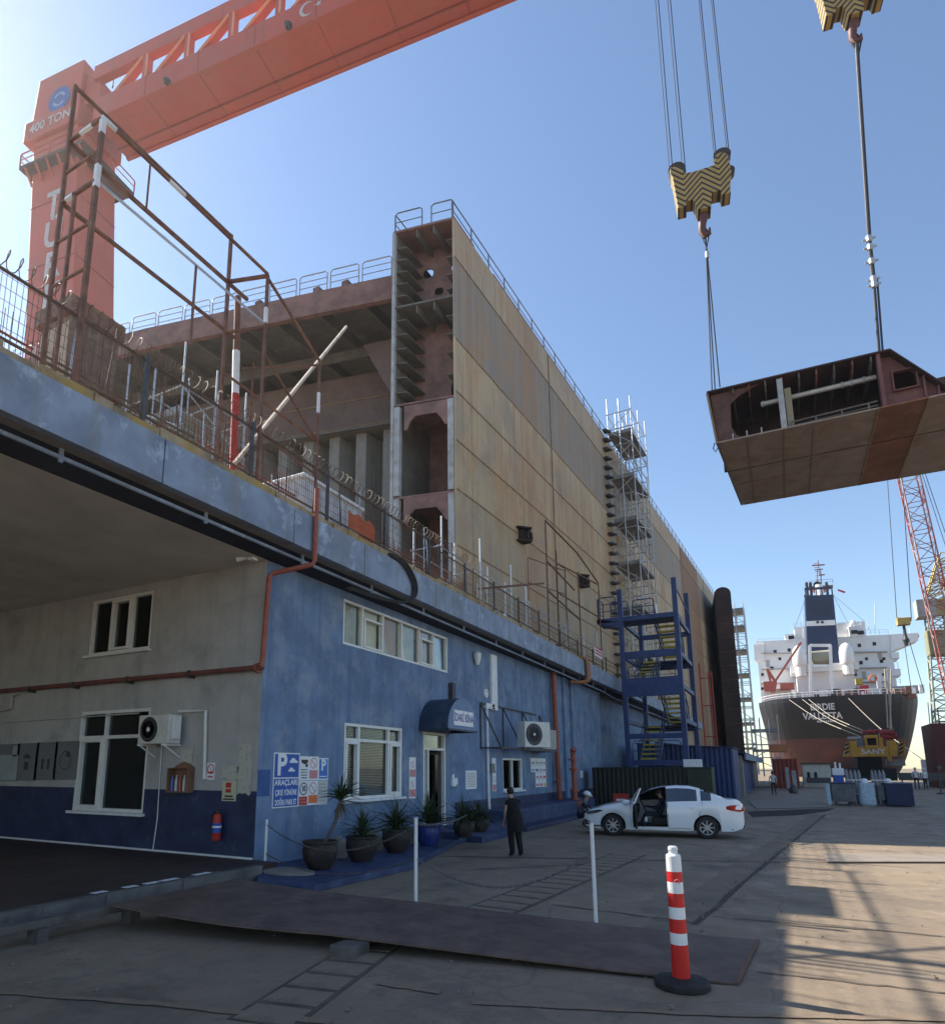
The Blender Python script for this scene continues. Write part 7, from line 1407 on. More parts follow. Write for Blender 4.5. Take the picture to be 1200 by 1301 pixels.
# person sitting in the driver's seat, legs turned to the open door
Jd = dict(pel=(2.22, -.36, .62), sp1=(2.30, -.37, .80), sp2=(2.34, -.36, 1.0), nk=(2.30, -.36, 1.12), hd0=(2.28, -.36, 1.17), hd1=(2.26, -.36, 1.235), hd2=(2.26, -.36, 1.29), hl=(2.18, -.45, .61), kl=(1.88, -.62, .66), al=(1.82, -.80, .36), tl=(1.78, -.86, .32), hr=(2.2, -.28, .61), kr=(1.85, -.38, .68), ar=(1.70, -.42, .38), tr=(1.58, -.44, .34),
          sl=(2.32, -.54, 1.01), el=(2.18, -.60, .80), wl=(1.98, -.50, .84), sr=(2.32, -.18, 1.01), er=(2.14, -.16, .82), wr=(1.9, -.26, .86))
CT = [o for o in bpy.data.objects if o.name == 'parked_car'][0]
T, b, J = figure('person', 'person in dark clothes sitting in the driver seat of the white car', CT.location[:], CT.rotation_euler.z, Jd, {**RAD, 'sp2': (.13, .10), 'pel': (.14, .11)}, ([NAVY, mat('white_trim', (.6, .6, .62), .7)], lambda p, J: 0 if p.z > 1.12 else (2 if seg_d(p, V(J['kl']).lerp(V(J['al']), .5), V(J['kl']).lerp(V(J['al']), .62)) < .07 else 1)), scale=1.0)
head_parts(T, J, 1.0, (-1, -.2, 0), HAIR)
# far workers
Js = dict(pel=(0, 0, .95), sp1=(0, 0, 1.13), sp2=(0, 0, 1.36), nk=(0, 0, 1.48), hd0=(.01, 0, 1.54), hd1=(.02, 0, 1.61), hd2=(.01, 0, 1.68), hl=(0, -.10, .90), kl=(.04, -.11, .50), al=(-.04, -.12, .09), tl=(.10, -.13, .03), hr=(0, .10, .90), kr=(-.02, .11, .50), ar=(-.02, .12, .09), tr=(.12, .13, .03), sl=(0, -.19, 1.40), el=(-.02, -.25, 1.13), wl=(.06, -.25, .90), sr=(0, .19, 1.40), er=(-.02, .26, 1.13), wr=(.08, .24, .90))
def cs(p, J):
    if p.z > 1.47: return 0
    if abs(p.y) > .2 and p.z < .93: return 0
    return 3 if p.z < .07 else (2 if p.z < .93 else 1)
LTS = mat('light_grey_shirt', (.45, .46, .48), .85); WHS = mat('white_overall', (.6, .6, .6), .85)
for (fx_, fy_, top_, lab, sh, rot, hel) in ((983, 1010, 980, 'worker in a pale shirt walking beside the far blue workshop', LTS, 2.0, None), (1165, 1003, 975, 'worker in white helmet, left one of the pair beyond the dark barrier', WHS, 1.2, WHITEP), (1176, 1003, 976, 'worker in white helmet, right one of the pair beyond the dark barrier', WHS, 2.1, WHITEP)):
    p = onz(fx_, fy_); s_ = ony(fx_, top_, p.y).z/1.76; T, b, J = figure('person', lab, (p.x, p.y, 0), rot, Js, RAD, ([sh, NAVY, SHOE], cs), scale=s_); head_parts(T, J, s_, (1, 0, 0), HAIR, helmet=hel)
# ================= SHIP =================
SY = 165.0
def sp(x, y, Y=SY): return ony(x, y, Y)
SN = mat('ship_black_hull', (.008, .009, .014), .55, var=.3, scale=.12, col2=(.02, .017, .017), amt=.4, scale2=.15, streak=.35, streakcol=(.02, .016, .016), sx=.3); SR = mat('ship_red_bottom', (.075, .025, .022), .65, var=.25, scale=.2, col2=(.13, .04, .03), amt=.6, scale2=.2, streak=.4, streakcol=(.05, .03, .03), sx=.3)
SW = mat('ship_white', (.78, .78, .77), .5, var=.04, scale=.3, streak=.12, streakcol=(.6, .52, .42), sx=.4); SBL = mat('funnel_navy', (.010, .022, .07), .5, var=.15, scale=.4)
HLP = sp(961, 888); HRP = sp(1177, 886); zd = sp(1060, 884).z; cxs = (HLP.x+HRP.x)/2; hw = (HRP.x-HLP.x)/2
SH_ = thing('moored_ship', 'bulk carrier seen from astern with black hull, red bottom and white accommodation block', 'ship', (cxs, SY, 0))
zred = sp(1000, 938).z
def stern_loft(z0, z1, nm, m):
    mb = MB(); zs_ = [z0+(z1-z0)*k/10 for k in range(11)]; rows = []
    for z in zs_:
        f = max(0, min(1, z/zd)); row = []
        # the transom narrows and runs forward towards the bottom
        k = min(1, .70+.31*f**.5); 
        for i in range(25):
            t = -1+2*i/24; ww = hw*k; e = abs(t)**6
            row.append((cxs+ww*t, SY+(1-f)**1.5*14+e*9+ (abs(t)**2)*1.5, z))
        row = [(row[0][0]-hw*(1-k)*.7, SY+45, z)]+row+[(row[-1][0]+hw*(1-k)*.7, SY+45, z)]; row = [(cxs-hw, SY+190, z)]+row+[(cxs+hw, SY+190, z)]; rows.append(row)
    for a in range(len(rows)-1):
        for i in range(len(rows[0])-1): mb.quad(rows[a][i], rows[a][i+1], rows[a+1][i+1], rows[a+1][i])
    return mb.build(nm, m, SH_, smooth=True), rows
stern_loft(-1, zred, 'lower_hull', SR); o_, rws = stern_loft(zred, zd, 'upper_hull', SN)
MB().add([(p[0], p[1], zd-.02) for p in rws[-1]], [tuple(range(len(rws[-1])))]).build('deck', mat('ship_deck', (.14, .06, .05), .8), SH_)
rr_ = [V((p[0], p[1], zd)) for p in rws[-1][2:-2]]
mb = MB(); mb.path([p+V((0, 0, 1.1)) for p in rr_], .05, 5); mb.path([p+V((0, 0, .55)) for p in rr_], .04, 5)
for p in rr_: mb.tube(p, p+V((0, 0, 1.1)), .05, 5)
mb.build('deck_railing', SW, SH_)
for s_, px, py, sz in (('BIRDIE', 1044, 898.5, 1.95), ('VALLETTA', 1044, 910, 1.95)):
    p = sp(px, py, SY); text('lettering', s_, sz, LETW, SH_, frameM((p.x, SY-.15, p.z), (1, 0, 0), (0, 0, 1)), sx=.8, depth=.3, bold=.05)
mb = MB(); p = sp(1049, 916.5); rnd = random.Random(2)
for k in range(9): x = p.x-1.7+k*.4; mb.box(x, SY-.2, p.z-.2, x+rnd.uniform(.15, .28), SY, p.z+.2)
mb.build('small_print', LETW, SH_)
def sbox(x0, y0, x1, y1, Y, dep, nm, m, par=SH_, bevel=0):
    a, b = sp(x0, y0, Y), sp(x1, y1, Y); return MB().box(a.x, Y, min(a.z, b.z), b.x, Y+dep, max(a.z, b.z)).build(nm, m, par, bevel=bevel)
YA = SY+20
A1, A2 = sp(962, 886, YA), sp(1131, 815, YA); zA0 = zd-.3
pol = [(962, 818), (1023, 812), (1060, 806), (1100, 805), (1130, 803)]
a = sp(960, 818, YA); b = sp(1130, 806, YA); MB().prism([(a.x, YA, zA0), (b.x, YA, zA0), (b.x, YA, b.z), (a.x, YA, a.z+.6)], (0, 16, 0)).build('accommodation', SW, SH_)
sbox(1008, 797, 1100, 808, YA+3, 10, 'bridge_house', SW); sbox(996, 806, 1010, 818, YA+1, 8, 'bridge_house', SW); sbox(1078, 796, 1095, 808, YA-.5, 3, 'wheelhouse_end', SW)
# bridge wings and lower wing decks
YA -= .5; a, b, c, d = sp(1131, 806, YA), sp(1166, 804, YA), sp(1166, 813, YA), sp(1131, 828, YA); MB().prism([a, b, c, d], (0, 5, 0)).build('bridge_wing', SW, SH_)
a, b, c, d = sp(957, 819, YA), sp(970, 818, YA), sp(970, 840, YA), sp(958, 838, YA); MB().prism([a, b, c, d], (0, 5, 0)).build('bridge_wing', SW, SH_); YA += .5
a = sp(1162, 808, YA-.3); MB().path([(a.x+.6*math.cos(t), YA-.3, a.z+.6*math.sin(t)) for t in [2*math.pi*k/18 for k in range(18)]], .18, 6, closed=True).build('lifebuoy', SIGNO, SH_)
for x0, y0, x1, y1 in ((1128, 829, 1142, 836), (1128, 850, 1144, 858), (1130, 872, 1172, 878)): sbox(x0+3, y0, x1, y1, YA-.7, 6, 'side_deck', SW if y0 < 870 else GREYWALL); 
for x0, x1, y in ((1128, 1141, 848), (1129, 1144, 868)):
    p, q = sp(x0, y+1, YA), sp(x1, y+1, YA); rail_bay(V((p.x, YA, sp(x0, y+2, YA).z)), V((q.x, YA, sp(x0, y+2, YA).z)), 1.6, 'deck_rail', SW, SH_, 2, .06)
for x, y in ((984, 828), (1002, 826), (980, 849), (1091, 820), (1110, 818), (1093, 842), (1119, 840), (1113, 862), (1069, 855)):
    p = sp(x, y, YA); MB().box(p.x-.35, YA-.06, p.z-.42, p.x+.35, YA-.01, p.z+.42).build('porthole', BLACK, SH_, bevel=.01)
for x, y in ((1006, 810), (1086, 803), (1094, 804)): p = sp(x, y, YA); MB().box(p.x-.9, YA-.65, p.z-.5, p.x+.4, YA-.52, p.z+.4).build('window', BLACK, SH_)
# aft deckhouse, lifeboat frame, funnel
sbox(1010, 850, 1088, 886, SY+12, 9, 'deck_house', SW); sbox(1003, 846, 1091, 850, SY+11, 10, 'upper_deck', SW)
a, b, c, d = sp(1024, 815, SY+14), sp(1063, 845, SY+14), sp(1057, 754, SY+14), sp(1021, 757, SY+14)
MB().prism([sp(1026, 850, SY+14), sp(1067, 850, SY+14), sp(1058, 755, SY+14), sp(1021.5, 757, SY+14)], (0, 7, 0)).build('funnel', SBL, SH_, bevel=.15)
MB().prism([sp(1023.6, 795.5, SY+13.9), sp(1060.8, 794, SY+13.9), sp(1060, 787.5, SY+13.9), sp(1023.4, 789.3, SY+13.9)], (0, 7.2, 0)).build('funnel_band', SW, SH_)
mb = MB(); 
for x in (1023, 1030, 1037, 1044, 1051, 1057): p = sp(x, 757, SY+14); mb.tube(p, p+V((0, 0, 1.7)), .16, 6); mb.tube(p+V((0, 6, 0)), p+V((0, 6, 1.7)), .16, 6)
p, q = sp(1022, 755, SY+14), sp(1058, 753, SY+14); mb.bar(p+V((0, 0, 1.3)), q+V((0, 0, 1.3)), .5); mb.build('funnel_top_rim', SBL, SH_)
for x in (1025.5, 1030.5, 1051): p = sp(x, 757, SY+17); MB().lathe([(.28, 0), (.28, 2.6), (.36, 2.6), (.3, 3.4), (.1, 3.5)], tuple(p), 10).build('exhaust_pipe', mat('sooty_pipe', (.02, .02, .022), .7), SH_)
# louvres and small emblem dots on the funnel
mb = MB()
for k in range(7): a, b = sp(1027, 765+k*3, SY+13.96), sp(1055, 765+k*3, SY+13.96); mb.box(a.x, SY+13.9, a.z-.12, b.x, SY+13.98, a.z+.12)
mb.build('louvre', mat('louvre_dark', (.012, .02, .05), .6), SH_)
for x in (1038, 1044): p = sp(x, 790.5, SY+13.8); MB().lathe([(.33, -.03), (.33, .03)], tuple(p), 8, 'y').build('funnel_mark', SBL, SH_)
# radar mast above the funnel
MR = mat('mast_red', (.28, .10, .10), .6); YM = SY+24; p = sp(1041, 757, YM); q = sp(1039, 716, YM)
MB().tube(V((p.x, YM, p.z-3)), V((p.x, YM, sp(1040, 743, YM).z)), .9, 10).build('mast_base', SW, SH_)
mb = MB(); mb.tube(V((p.x-.5, YM, p.z+1.5)), q-V((.35, 0, 1.4)), .12, 6); mb.tube(V((p.x+.5, YM, p.z+1.5)), q+V((.35, 0, -1.4)), .12, 6); mb.tube(q-V((0, 0, 3)), q+V((0, 0, 1)), .1, 6)
for k in range(7): z = p.z+2+k*1.1; mb.tube((p.x-.5, YM, z), (p.x+.5, YM, z), .07, 5)
mb.build('mast', MR, SH_)
for x0, x1, y, w_ in ((1031, 1047, 718.5, .3), (1034, 1045, 724, .2), (1040, 1047, 731, .3)): a, b = sp(x0, y, YM), sp(x1, y-1, YM); MB().bar(a, b, w_).build('radar_scanner', MR, SH_)
a, b = sp(1024, 745, YM), sp(1058, 743, YM); mb = MB(); mb.prism([a, b, V((p.x+.8, YM, b.z-1.4)), V((p.x-.8, YM, a.z-1.4))], (0, 3, 0)); mb.build('mast_platform', MR, SH_); rail_bay(V((a.x, YM, a.z)), V((b.x, YM, a.z)), 1.2, 'mast_rail', MR, SH_, 1, .05)
MB().lathe([(.9, -.1), (.9, .1)], (p.x-.3, YM-.2, sp(1040, 743, YM).z), 18, 'y').build('searchlight', BLACK, SH_)
for y in (829, 849, 867):
    a, b = sp(966, y+1.5, YA), sp(1126, y-.5, YA); MB().bar(V((a.x, YA-.5, a.z)), V((b.x, YA-.5, b.z)), 1.0, .16).build('deck_edge', GREYWALL, SH_)
for (x0, x1, y) in ((962, 1020, 818), (1062, 1128, 806), (1004, 1090, 846), (1008, 1098, 797)):
    a, b = sp(x0, y, YA-.6), sp(x1, y-(3 if y > 815 and y < 820 else 0), YA-.6); mb = MB(); u = V((0, 0, 1.1)); mb.bar(a+u, b+u, .09); mb.bar(a+u*.5, b+u*.5, .06); nn_ = int((b-a).length/1.5)
    for k in range(nn_+1): c = a.lerp(b, k/max(1, nn_)); mb.bar(c, c+u, .08)
    mb.build('deck_rail', SW, SH_)
for k, x in enumerate((968, 990, 1075, 1086, 1100, 1122)):
    for y in (837, 857, 875):
        if (k+y) % 3: p = sp(x, y, YA); MB().box(p.x-.3, YA-.06, p.z-.35, p.x+.3, YA-.01, p.z+.35).build('porthole', BLACK, SH_, bevel=.01)
for x, y in ((975, 843), (1097, 858), (1117, 832)): p = sp(x, y, YA); MB().box(p.x-.4, YA-.1, p.z-1.0, p.x+.4, YA-.01, p.z+.9).build('deck_door', GREYWALL, SH_)
# domes, lifeboat davit frame
for x, y, r in ((1014, 830, 1.45), (1074, 827, 1.45)):
    c = sp(x, y, SY+10); MB().lathe([(r*.9, -3.0), (r, -2.6), (r, -.3), (r*.85, .8), (r*.5, 1.6), (.1, 1.9)], tuple(c), 20).build('vent_cowl', SW, SH_, smooth=True); MB().lathe([(r*.75, -5.5), (r*.75, -3.0)], tuple(c), 16).build('cowl_base', SW, SH_)
mb = MB(); YF = SY+3
for x in (1028, 1054): a, b, c = sp(x, 820, YF), sp(x+1, 853, YF), sp(x+4 if x > 1040 else x+1, 885, YF); mb.bar(a, b, .9, .6); mb.bar(b, c, .9, .6)
for y in (820, 846, 880): mb.bar(sp(1028, y, YF), sp(1055, y, YF), .6)
mb.build('lifeboat_frame', SW, SH_)
a = sp(1041, 826, YF+.5); MB().lathe([(.3, -2.2), (1.6, -1.6), (1.7, 1.8), (1.2, 2.2)], (a.x, YF+1.4, a.z-1.6), 12, 'x').build('lifeboat', mat('dull_boat', (.30, .28, .2), .6), SH_)
rail_bay(V((sp(1028, 840, YF).x, YF, sp(1028, 842, YF).z)), V((sp(1055, 840, YF).x, YF, sp(1028, 842, YF).z)), 2.2, 'frame_rail', SW, SH_, 2, .08)
# provision crane at the left, red deck housing, deck clutter
mb = MB(); a, b, c = sp(981, 880, SY+6), sp(984, 866, SY+6), sp(1017, 816, SY+6); mb.bar(a, b, .9); mb.bar(b, c, .45); mb.bar(sp(974, 850, SY+6), b, .6); mb.bar(sp(974, 850, SY+6), sp(979, 868, SY+6), .5); mb.build('deck_crane', mat('crane_red', (.42, .10, .07), .6), SH_)
sbox(969, 866, 985, 876, SY+5.5, 3, 'red_housing', MATS['crane_red']); sbox(990, 868, 1009, 875, SY+6, 2, 'red_housing', MATS['crane_red']); sbox(969, 876, 1006, 890, SY+8, 2, 'deck_house', SW); sbox(1092, 871, 1104, 881, SY+3, 3, 'red_locker', mat('deck_red', (.42, .02, .03), .6)); sbox(1086, 862, 1096, 869, SY+6, 2, 'yellow_locker', mat('deck_yellow', (.45, .35, .05), .6)); sbox(1112, 858, 1120, 874, SY+8, 1, 'door_panel', SIGNW)
a = sp(1108, 862, SY+6); MB().path([(a.x+.7*math.cos(t), SY+6, a.z+.7*math.sin(t)) for t in [2*math.pi*k/18 for k in range(18)]], .18, 6, closed=True).build('lifebuoy', SIGNO, SH_)
sbox(1134, 875, 1164, 886, SY+4, 10, 'rusty_housing', mat('ship_rust', (.22, .10, .07), .8))
for k in range(30):
    x = rnd.uniform(1000, 1172); h = rnd.uniform(1, 3); p = sp(x, 885, SY+2); MB().box(p.x-.3, SY+2+k*.05, zd, p.x+rnd.uniform(.2, .8), SY+3+k*.05, zd+h*.6).build('deck_fitting', [GREYWALL, RUST, SW, STEEL][k % 4], SH_)
mb = MB()
for x, y0, y1 in ((1020, 815, 780), (1093, 800, 790), (1111, 806, 766), (1131, 806, 797), (1155, 806, 798), (1076, 800, 786), (1103, 800, 789)): mb.tube(sp(x, y0, YA+2), sp(x-.5, y1, YA+2), .09, 5)
mb.build('aerial', SW, SH_)
a = sp(1084, 800, YA+3); MB().lathe([(1.2, 0), (1.1, 1.2), (.3, 2.4)], (a.x, YA+3, a.z), 14).build('radar_dome', SW, SH_, smooth=True)
for x0, y0, x1, y1 in ((1058, 756, 1079, 797), (1058, 756, 1098, 790), (1024, 757, 1008, 800)): MB().tube(sp(x0, y0, SY+16), sp(x1, y1, YA+2), .04, 4).build('stay_wire', ROPE, SH_)
a = sp(1063, 748, YM); MB().prism([a, a+V((1.6, 0, -.9)), a+V((1.5, 0, -1.4)), a+V((.1, 0, -.6))], (0, .05, 0)).build('flag', SIGNR, SH_)
# mooring lines
ML = mat('mooring_line', (.38, .34, .27), .8)
for (x0, y0, x1, y1, lab) in ((1002, 889, 1093, 936, 'pale mooring line from the left of the ship stern, lowest of the left group'), (1018, 888, 1096, 932, 'pale mooring line from the ship stern, middle of the left group'), (1026, 888, 1098, 929, 'pale mooring line from the ship stern, right of the left group'), (1076, 886, 1174, 967, 'long pale mooring line from the ship stern down to the right quay'), (1178, 893, 1184, 965, 'dark mooring line at the right edge of the ship')):
    a = sp(x0, y0, SY+1); b = sp(x1, y1, 112); m_ = a.lerp(b, .5)-V((0, 0, .8)); MB().path(smooth_pts([a, m_, b], 8), .055 if x0 < 1150 else .09, 5).build('mooring_line', ML if x0 < 1150 else ROPE); tag(LAST[0], lab, 'mooring line', 'mooring lines of the ship')
# ================= YELLOW MOBILE CRANE =================
CYY = 92.0; K = lambda x, y, Y=CYY: ony(x, y, Y); cy = K(1108, 960); CYL = mat('crane_yellow', (.58, .30, .025), .5, var=.12, scale=.6, col2=(.35, .2, .05), amt=.4, scale2=1)
YC = thing('crawler_crane', 'yellow crawler crane with red winch drums standing in front of the ship', 'crane', (cy.x, CYY, 0)); _o = YC['_o']
def kbox(x0, y0, x1, y1, dep, nm, m, off=0, bevel=.03): a, b = K(x0, y0, CYY+off), K(x1, y1, CYY+off); return MB().box(a.x, CYY+off, min(a.z, b.z), b.x, CYY+off+dep, max(a.z, b.z)).build(nm, m, YC, bevel=bevel)
kbox(1079, 949, 1129, 961, 1.2, 'counterweight', CYL); kbox(1079, 942, 1088, 949, 1.2, 'counterweight_block', CYL); kbox(1127, 941, 1140, 961, 1.2, 'counterweight_block', CYL); kbox(1127, 961, 1133, 967, .8, 'bracket', CYL)
a, b = K(1072, 943), K(1079, 961)
for (x0, x1) in ((1071, 1079), (1140, 1149)):
    mb = MB(); p = K(x0, 944), K(x1, 942), K(x1, 961), K(x0+1, 958); mb.prism(list(p) if x0 > 1100 else [K(1075, 943), K(1079, 942), K(1079, 961), K(1071, 961)], (0, 1.1, 0)); mb.build('side_weight', CYL, YC); mb = MB()
    for k in range(3): u0 = K(x0+1, 946+k*5, CYY-.03), K(x0+7, 943+k*5, CYY-.03), K(x0+7, 946+k*5, CYY-.03), K(x0+1, 949+k*5, CYY-.03); mb.prism([V(q) for q in u0], (0, .02, 0))
    mb.build('hazard_stripe', SIGNK, YC)
mb = MB()
for (q0, q1, r0, r1) in ((1098, 1115, 934, 937.5), (1098, 1115, 947, 951), (1098, 1101.5, 937.5, 947), (1112, 1115, 937.5, 947)):
    a, b = K(q0, r0, CYY-.2), K(q1, r1, CYY-.2); mb.box(a.x, CYY-.2, a.z, b.x, CYY+1.5, b.z)
mb.build('cab_frame', CYL, YC, bevel=.02); kbox(1101, 937, 1113, 948, 1, 'cab_opening', BLACK, .2); kbox(1115, 937, 1122, 950, 2, 'machine_house', CYL, .2); kbox(1088, 938, 1096, 950, 2, 'engine_housing', mat('dull_blue_grey', (.15, .17, .22), .6), .4); kbox(1076, 936, 1094, 939, 1, 'railing_block', GREYWALL, .6)
text('lettering', 'SANY', .85, SIGNW, YC, frameM((K(1108.5, 955).x, CYY-.05, K(1108, 955).z), (1, 0, 0), (0, 0, 1)), sx=1.1, bold=.01)
for x, y, r in ((1103, 930, .32), (1112, 929, .3), (1125, 931, .55), (1129, 936, .45)): p = K(x, y, CYY+1); MB().lathe([(r, -.7), (r, -.6), (r*.65, -.55), (r*.65, .55), (r, .6), (r, .7)], tuple(p), 16, 'x').build('winch_drum', mat('winch_red', (.32, .03, .03), .5), YC)
kbox(1099, 929, 1131, 931, 1.0, 'winch_frame', STEEL, 1.2); kbox(1100, 931, 1102, 938, .5, 'winch_frame', STEEL, 1.2); kbox(1118, 931, 1120, 938, .5, 'winch_frame', STEEL, 1.2)
kbox(1088, 962, 1122, 985, 5, 'undercarriage', BLACK, .5); kbox(1076, 976, 1140, 992, 6, 'crawler_track', mat('track_dark', (.03, .03, .032), .8), .6); kbox(1128, 965, 1150, 973, 3, 'equipment_deck', GREYT, 1)
mb = MB()
for x0, x1, y0, y1 in ((1123, 1127, 850, 925), (1126, 1132, 850, 930), (1131, 1130, 850, 928)): mb.tube(K(x0, y0, CYY+4), K(x1, y1, CYY+2), .08, 5)
mb.build('stay_rope', ML, YC)
# ================= LATTICE BOOM CRANE + YELLOW TOWER CRANE at right =================
LB = thing('lattice_crane', 'tall red and white lattice boom crane rising at the right edge behind the hanging section', 'crane', (24, 100, 0)); RL = mat('boom_red', (.42, .10, .08), .6, var=.2, scale=.5, col2=(.5, .42, .38), amt=.8, scale2=.35, thr=.5)
a, b = ony(1215, 880, 80), ony(1150, 590, 80); dirb = (b-a).normalized(); sd = V((dirb.z, 0, -dirb.x)).normalized()
mb = MB(); lattice(mb, a, b, sd*.8, V((0, .8, 0)), 16, .075, .04); mb.build('boom', RL, LB); e = a-V((0, 0, 0)); MB().tube(a, (a.x+1, 80, 0), .5, 8).build('boom_foot', RL, LB)
for x0, x1 in ((1170, 1222), (1174, 1228)): MB().tube(ony(x0, 600, 80), ony(x1, 760, 80), .03, 4).build('pendant_rope', ROPE, LB)
hk = ony(1147, 792, 80)
for x0, x1 in ((1126, 1138.5), (1145, 1157)): MB().tube(ony(x0, 600, 80), ony(x1, 785, 80), .035, 4).build('hoist_rope', ROPE, LB)
a, b = ony(1138, 787, 80), ony(1157, 787, 80); MB().bar(a, b, .35).build('spreader', mat('spreader_brown', (.25, .14, .08), .7), LB); MB().box(hk.x-.55, 79.6, hk.z-.2, hk.x+.55, 80.4, hk.z+.55).build('hook_block', mat('hook_yellow', (.6, .42, .12), .6), LB, bevel=.05)
MB().lathe([(.12, -2.2), (.28, -1.6), (.15, -1.2), (.12, 0)], (hk.x, 80, hk.z-.1), 10).build('hook', STEEL, LB)
for dx in (-.15, .25): MB().tube((hk.x+dx, 80, hk.z-1.6), (hk.x+dx*2.5+.25, 80, hk.z-7.0), .03, 4).build('hanging_sling', ROPE, LB)
TC = thing('tower_crane', 'pale green lattice tower crane mast with yellow top at the right edge', 'tower crane', (25, 88, 0)); GM_ = mat('pale_mast', (.40, .42, .34), .6, var=.2, scale=.5)
a, b = ony(1199, 960, 88), ony(1186, 757, 88); mb = MB(); lattice(mb, (a.x, 88, 0), b, V((.85, 0, 0)), V((0, .85, 0)), 18, .09, .05); mb.build('mast', GM_, TC)
mb = MB(); lattice(mb, ony(1186, 757, 88), ony(1203, 700, 88), V((.8, 0, .3)), V((0, .8, 0)), 6, .1, .06); mb.build('jib_head', mat('tower_yellow', (.50, .38, .14), .6, var=.2), TC)
a = ony(1176, 774, 88); MB().box(a.x-1.0, 87, a.z-1.0, a.x+.7, 89, a.z+1.0).build('counterweight', GREYWALL, TC, bevel=.05); MB().box(a.x+.7, 87.3, a.z-.8, a.x+3.6, 88.7, a.z+.9).build('slewing_platform', MATS['tower_yellow'], TC)
a = ony(1193, 818, 88); MB().box(a.x-1.2, 86.8, a.z-1.3, a.x+1.8, 88.6, a.z+1.4).build('cab', mat('cab_khaki', (.28, .27, .16), .6), TC, bevel=.08)
a = ony(1194, 930, 86); MB().box(a.x-1.0, 84, 0, a.x+5, 90, ony(1194, 920, 86).z).build('base_tower', mat('maroon_steel', (.10, .02, .025), .7), TC); mb = MB(); c = ony(1190, 900, 85); mb.bar(c, c+V((2, 0, 0)), .1).bar(c, c-V((0, 0, 2)), .1).bar(c-V((0, 0, 2)), c+V((2, 0, -2)), .1); mb.build('handrail', STEEL, TC)
# ================= YARD CLUTTER AT THE FAR END =================
def yb(x0, y0, x1, y1, Y, dep, name, m, label, cat, group=None, parts=None, bevel=.02):
    a, b = ony(x0, y0, Y), ony(x1, y1, Y); z0, z1 = sorted((a.z, b.z)); z0 = max(0, z0); T = thing(name, label, cat, ((a.x+b.x)/2, Y, z0), 0, group); MB().box(a.x, Y, z0, b.x, Y+dep, z1).build('body', m, T, bevel=bevel); return T, a.x, b.x, z0, z1
YQ = onz(1100, 1024).y
DB = mat('navy_skip', (.012, .02, .07), .6, var=.2); GI = mat('grey_bin', (.12, .12, .13), .7, var=.25, scale=2, col2=(.2, .2, .2), amt=.4, scale2=2)
yb(1123, 995, 1162, 1024, YQ, 1.6, 'metal_skip', DB, 'dark navy metal skip at the right end of the row of bins', 'skip')
T, x0, x1, z0, z1 = yb(1055, 996, 1087, 1019, YQ, 1.4, 'metal_bin', GI, 'grey metal bin on feet at the left end of the row', 'bin'); 
for x in (x0+.1, x1-.2): MB().box(x, YQ+.1, 0, x+.12, YQ+.3, z0).build('foot', STEEL, T)
MB().box(x0-.03, YQ-.03, z1, x1+.03, YQ+1.43, z1+.06).build('rim', DB, T)
def bag(x0, y0, x1, y1, label, Y=YQ):
    a, b = ony(x0, y0, Y), ony(x1, y1, Y); z1 = max(a.z, b.z); w = b.x-a.x; T = thing('bulk_bag', label, 'bulk bag', ((a.x+b.x)/2, Y, 0)); rnd = random.Random(int(x0)); mb = MB(); prof = [(.80, 0), (.97, .08), (1.0, .4), (.96, .75), (.93, .95), (.9, 1.0)]; n = 20; rows = []
    for r, f in prof:
        row = []
        for k in range(n): t = 2*math.pi*k/n; q = max(abs(math.cos(t)), abs(math.sin(t)))**.75; row.append(((a.x+b.x)/2+r*w/2*math.cos(t)/q*rnd.uniform(.96, 1.03), Y+w/2+r*w/2*math.sin(t)/q*rnd.uniform(.96, 1.03), z1*f))
        rows.append(row)
    for i in range(len(rows)-1):
        for k in range(n): mb.quad(rows[i][k], rows[i][(k+1) % n], rows[i+1][(k+1) % n], rows[i+1][k])
    mb.add(rows[-1], [tuple(range(n))]); mb.build('bag', mat('pale_blue_bag', (.38, .48, .56), .8, var=.2, scale=6, bump=.6, bscale=6), T, smooth=True)
bag(1089, 995, 1114, 1020, 'pale blue bulk bag between the grey bin and the navy skip'); bag(1047, 996, 1056, 1022, 'narrow pale blue bag at the left end of the bins', YQ-.2)
MB().box(ony(1114, 1000, YQ).x, YQ+.2, .3, ony(1123, 1000, YQ).x, YQ+1.2, 1.1).build('dark_box', GI, bevel=.03); tag(LAST[0], 'dark box between the bulk bag and the navy skip', 'box')
for i, (x0, x1, lab) in enumerate(((1071, 1082, 'left pair of grey gas cylinders in a rack behind the bins'), (1082, 1092, 'second pair of grey gas cylinders behind the bins'), (1104, 1113, 'third pair of grey gas cylinders behind the bins'), (1113, 1123, 'right pair of grey gas cylinders behind the bins'))):
    Yg = YQ+2.2; T = thing('gas_cylinder_rack', lab, 'gas cylinders', (ony(x0, 990, Yg).x, Yg, 0), 0, 'gas cylinder racks behind the bins'); a, b = ony(x0, 978, Yg), ony(x1, 978, Yg); w = b.x-a.x
    for k in range(2): MB().lathe([(w*.22, 0), (w*.23, .1), (w*.23, a.z-.25), (w*.14, a.z-.08), (w*.06, a.z)], (a.x+w*(.27+.48*k), Yg, 0), 12).build('cylinder', mat('cylinder_grey', (.22, .23, .25), .5, var=.2), T, smooth=True)
    mb = MB(); mb.bar((a.x, Yg-w*.3, a.z*.7), (b.x, Yg-w*.3, a.z*.7), .05).bar((a.x, Yg-w*.3, a.z*.3), (b.x, Yg-w*.3, a.z*.3), .05); mb.build('rack', SIGNW, T)
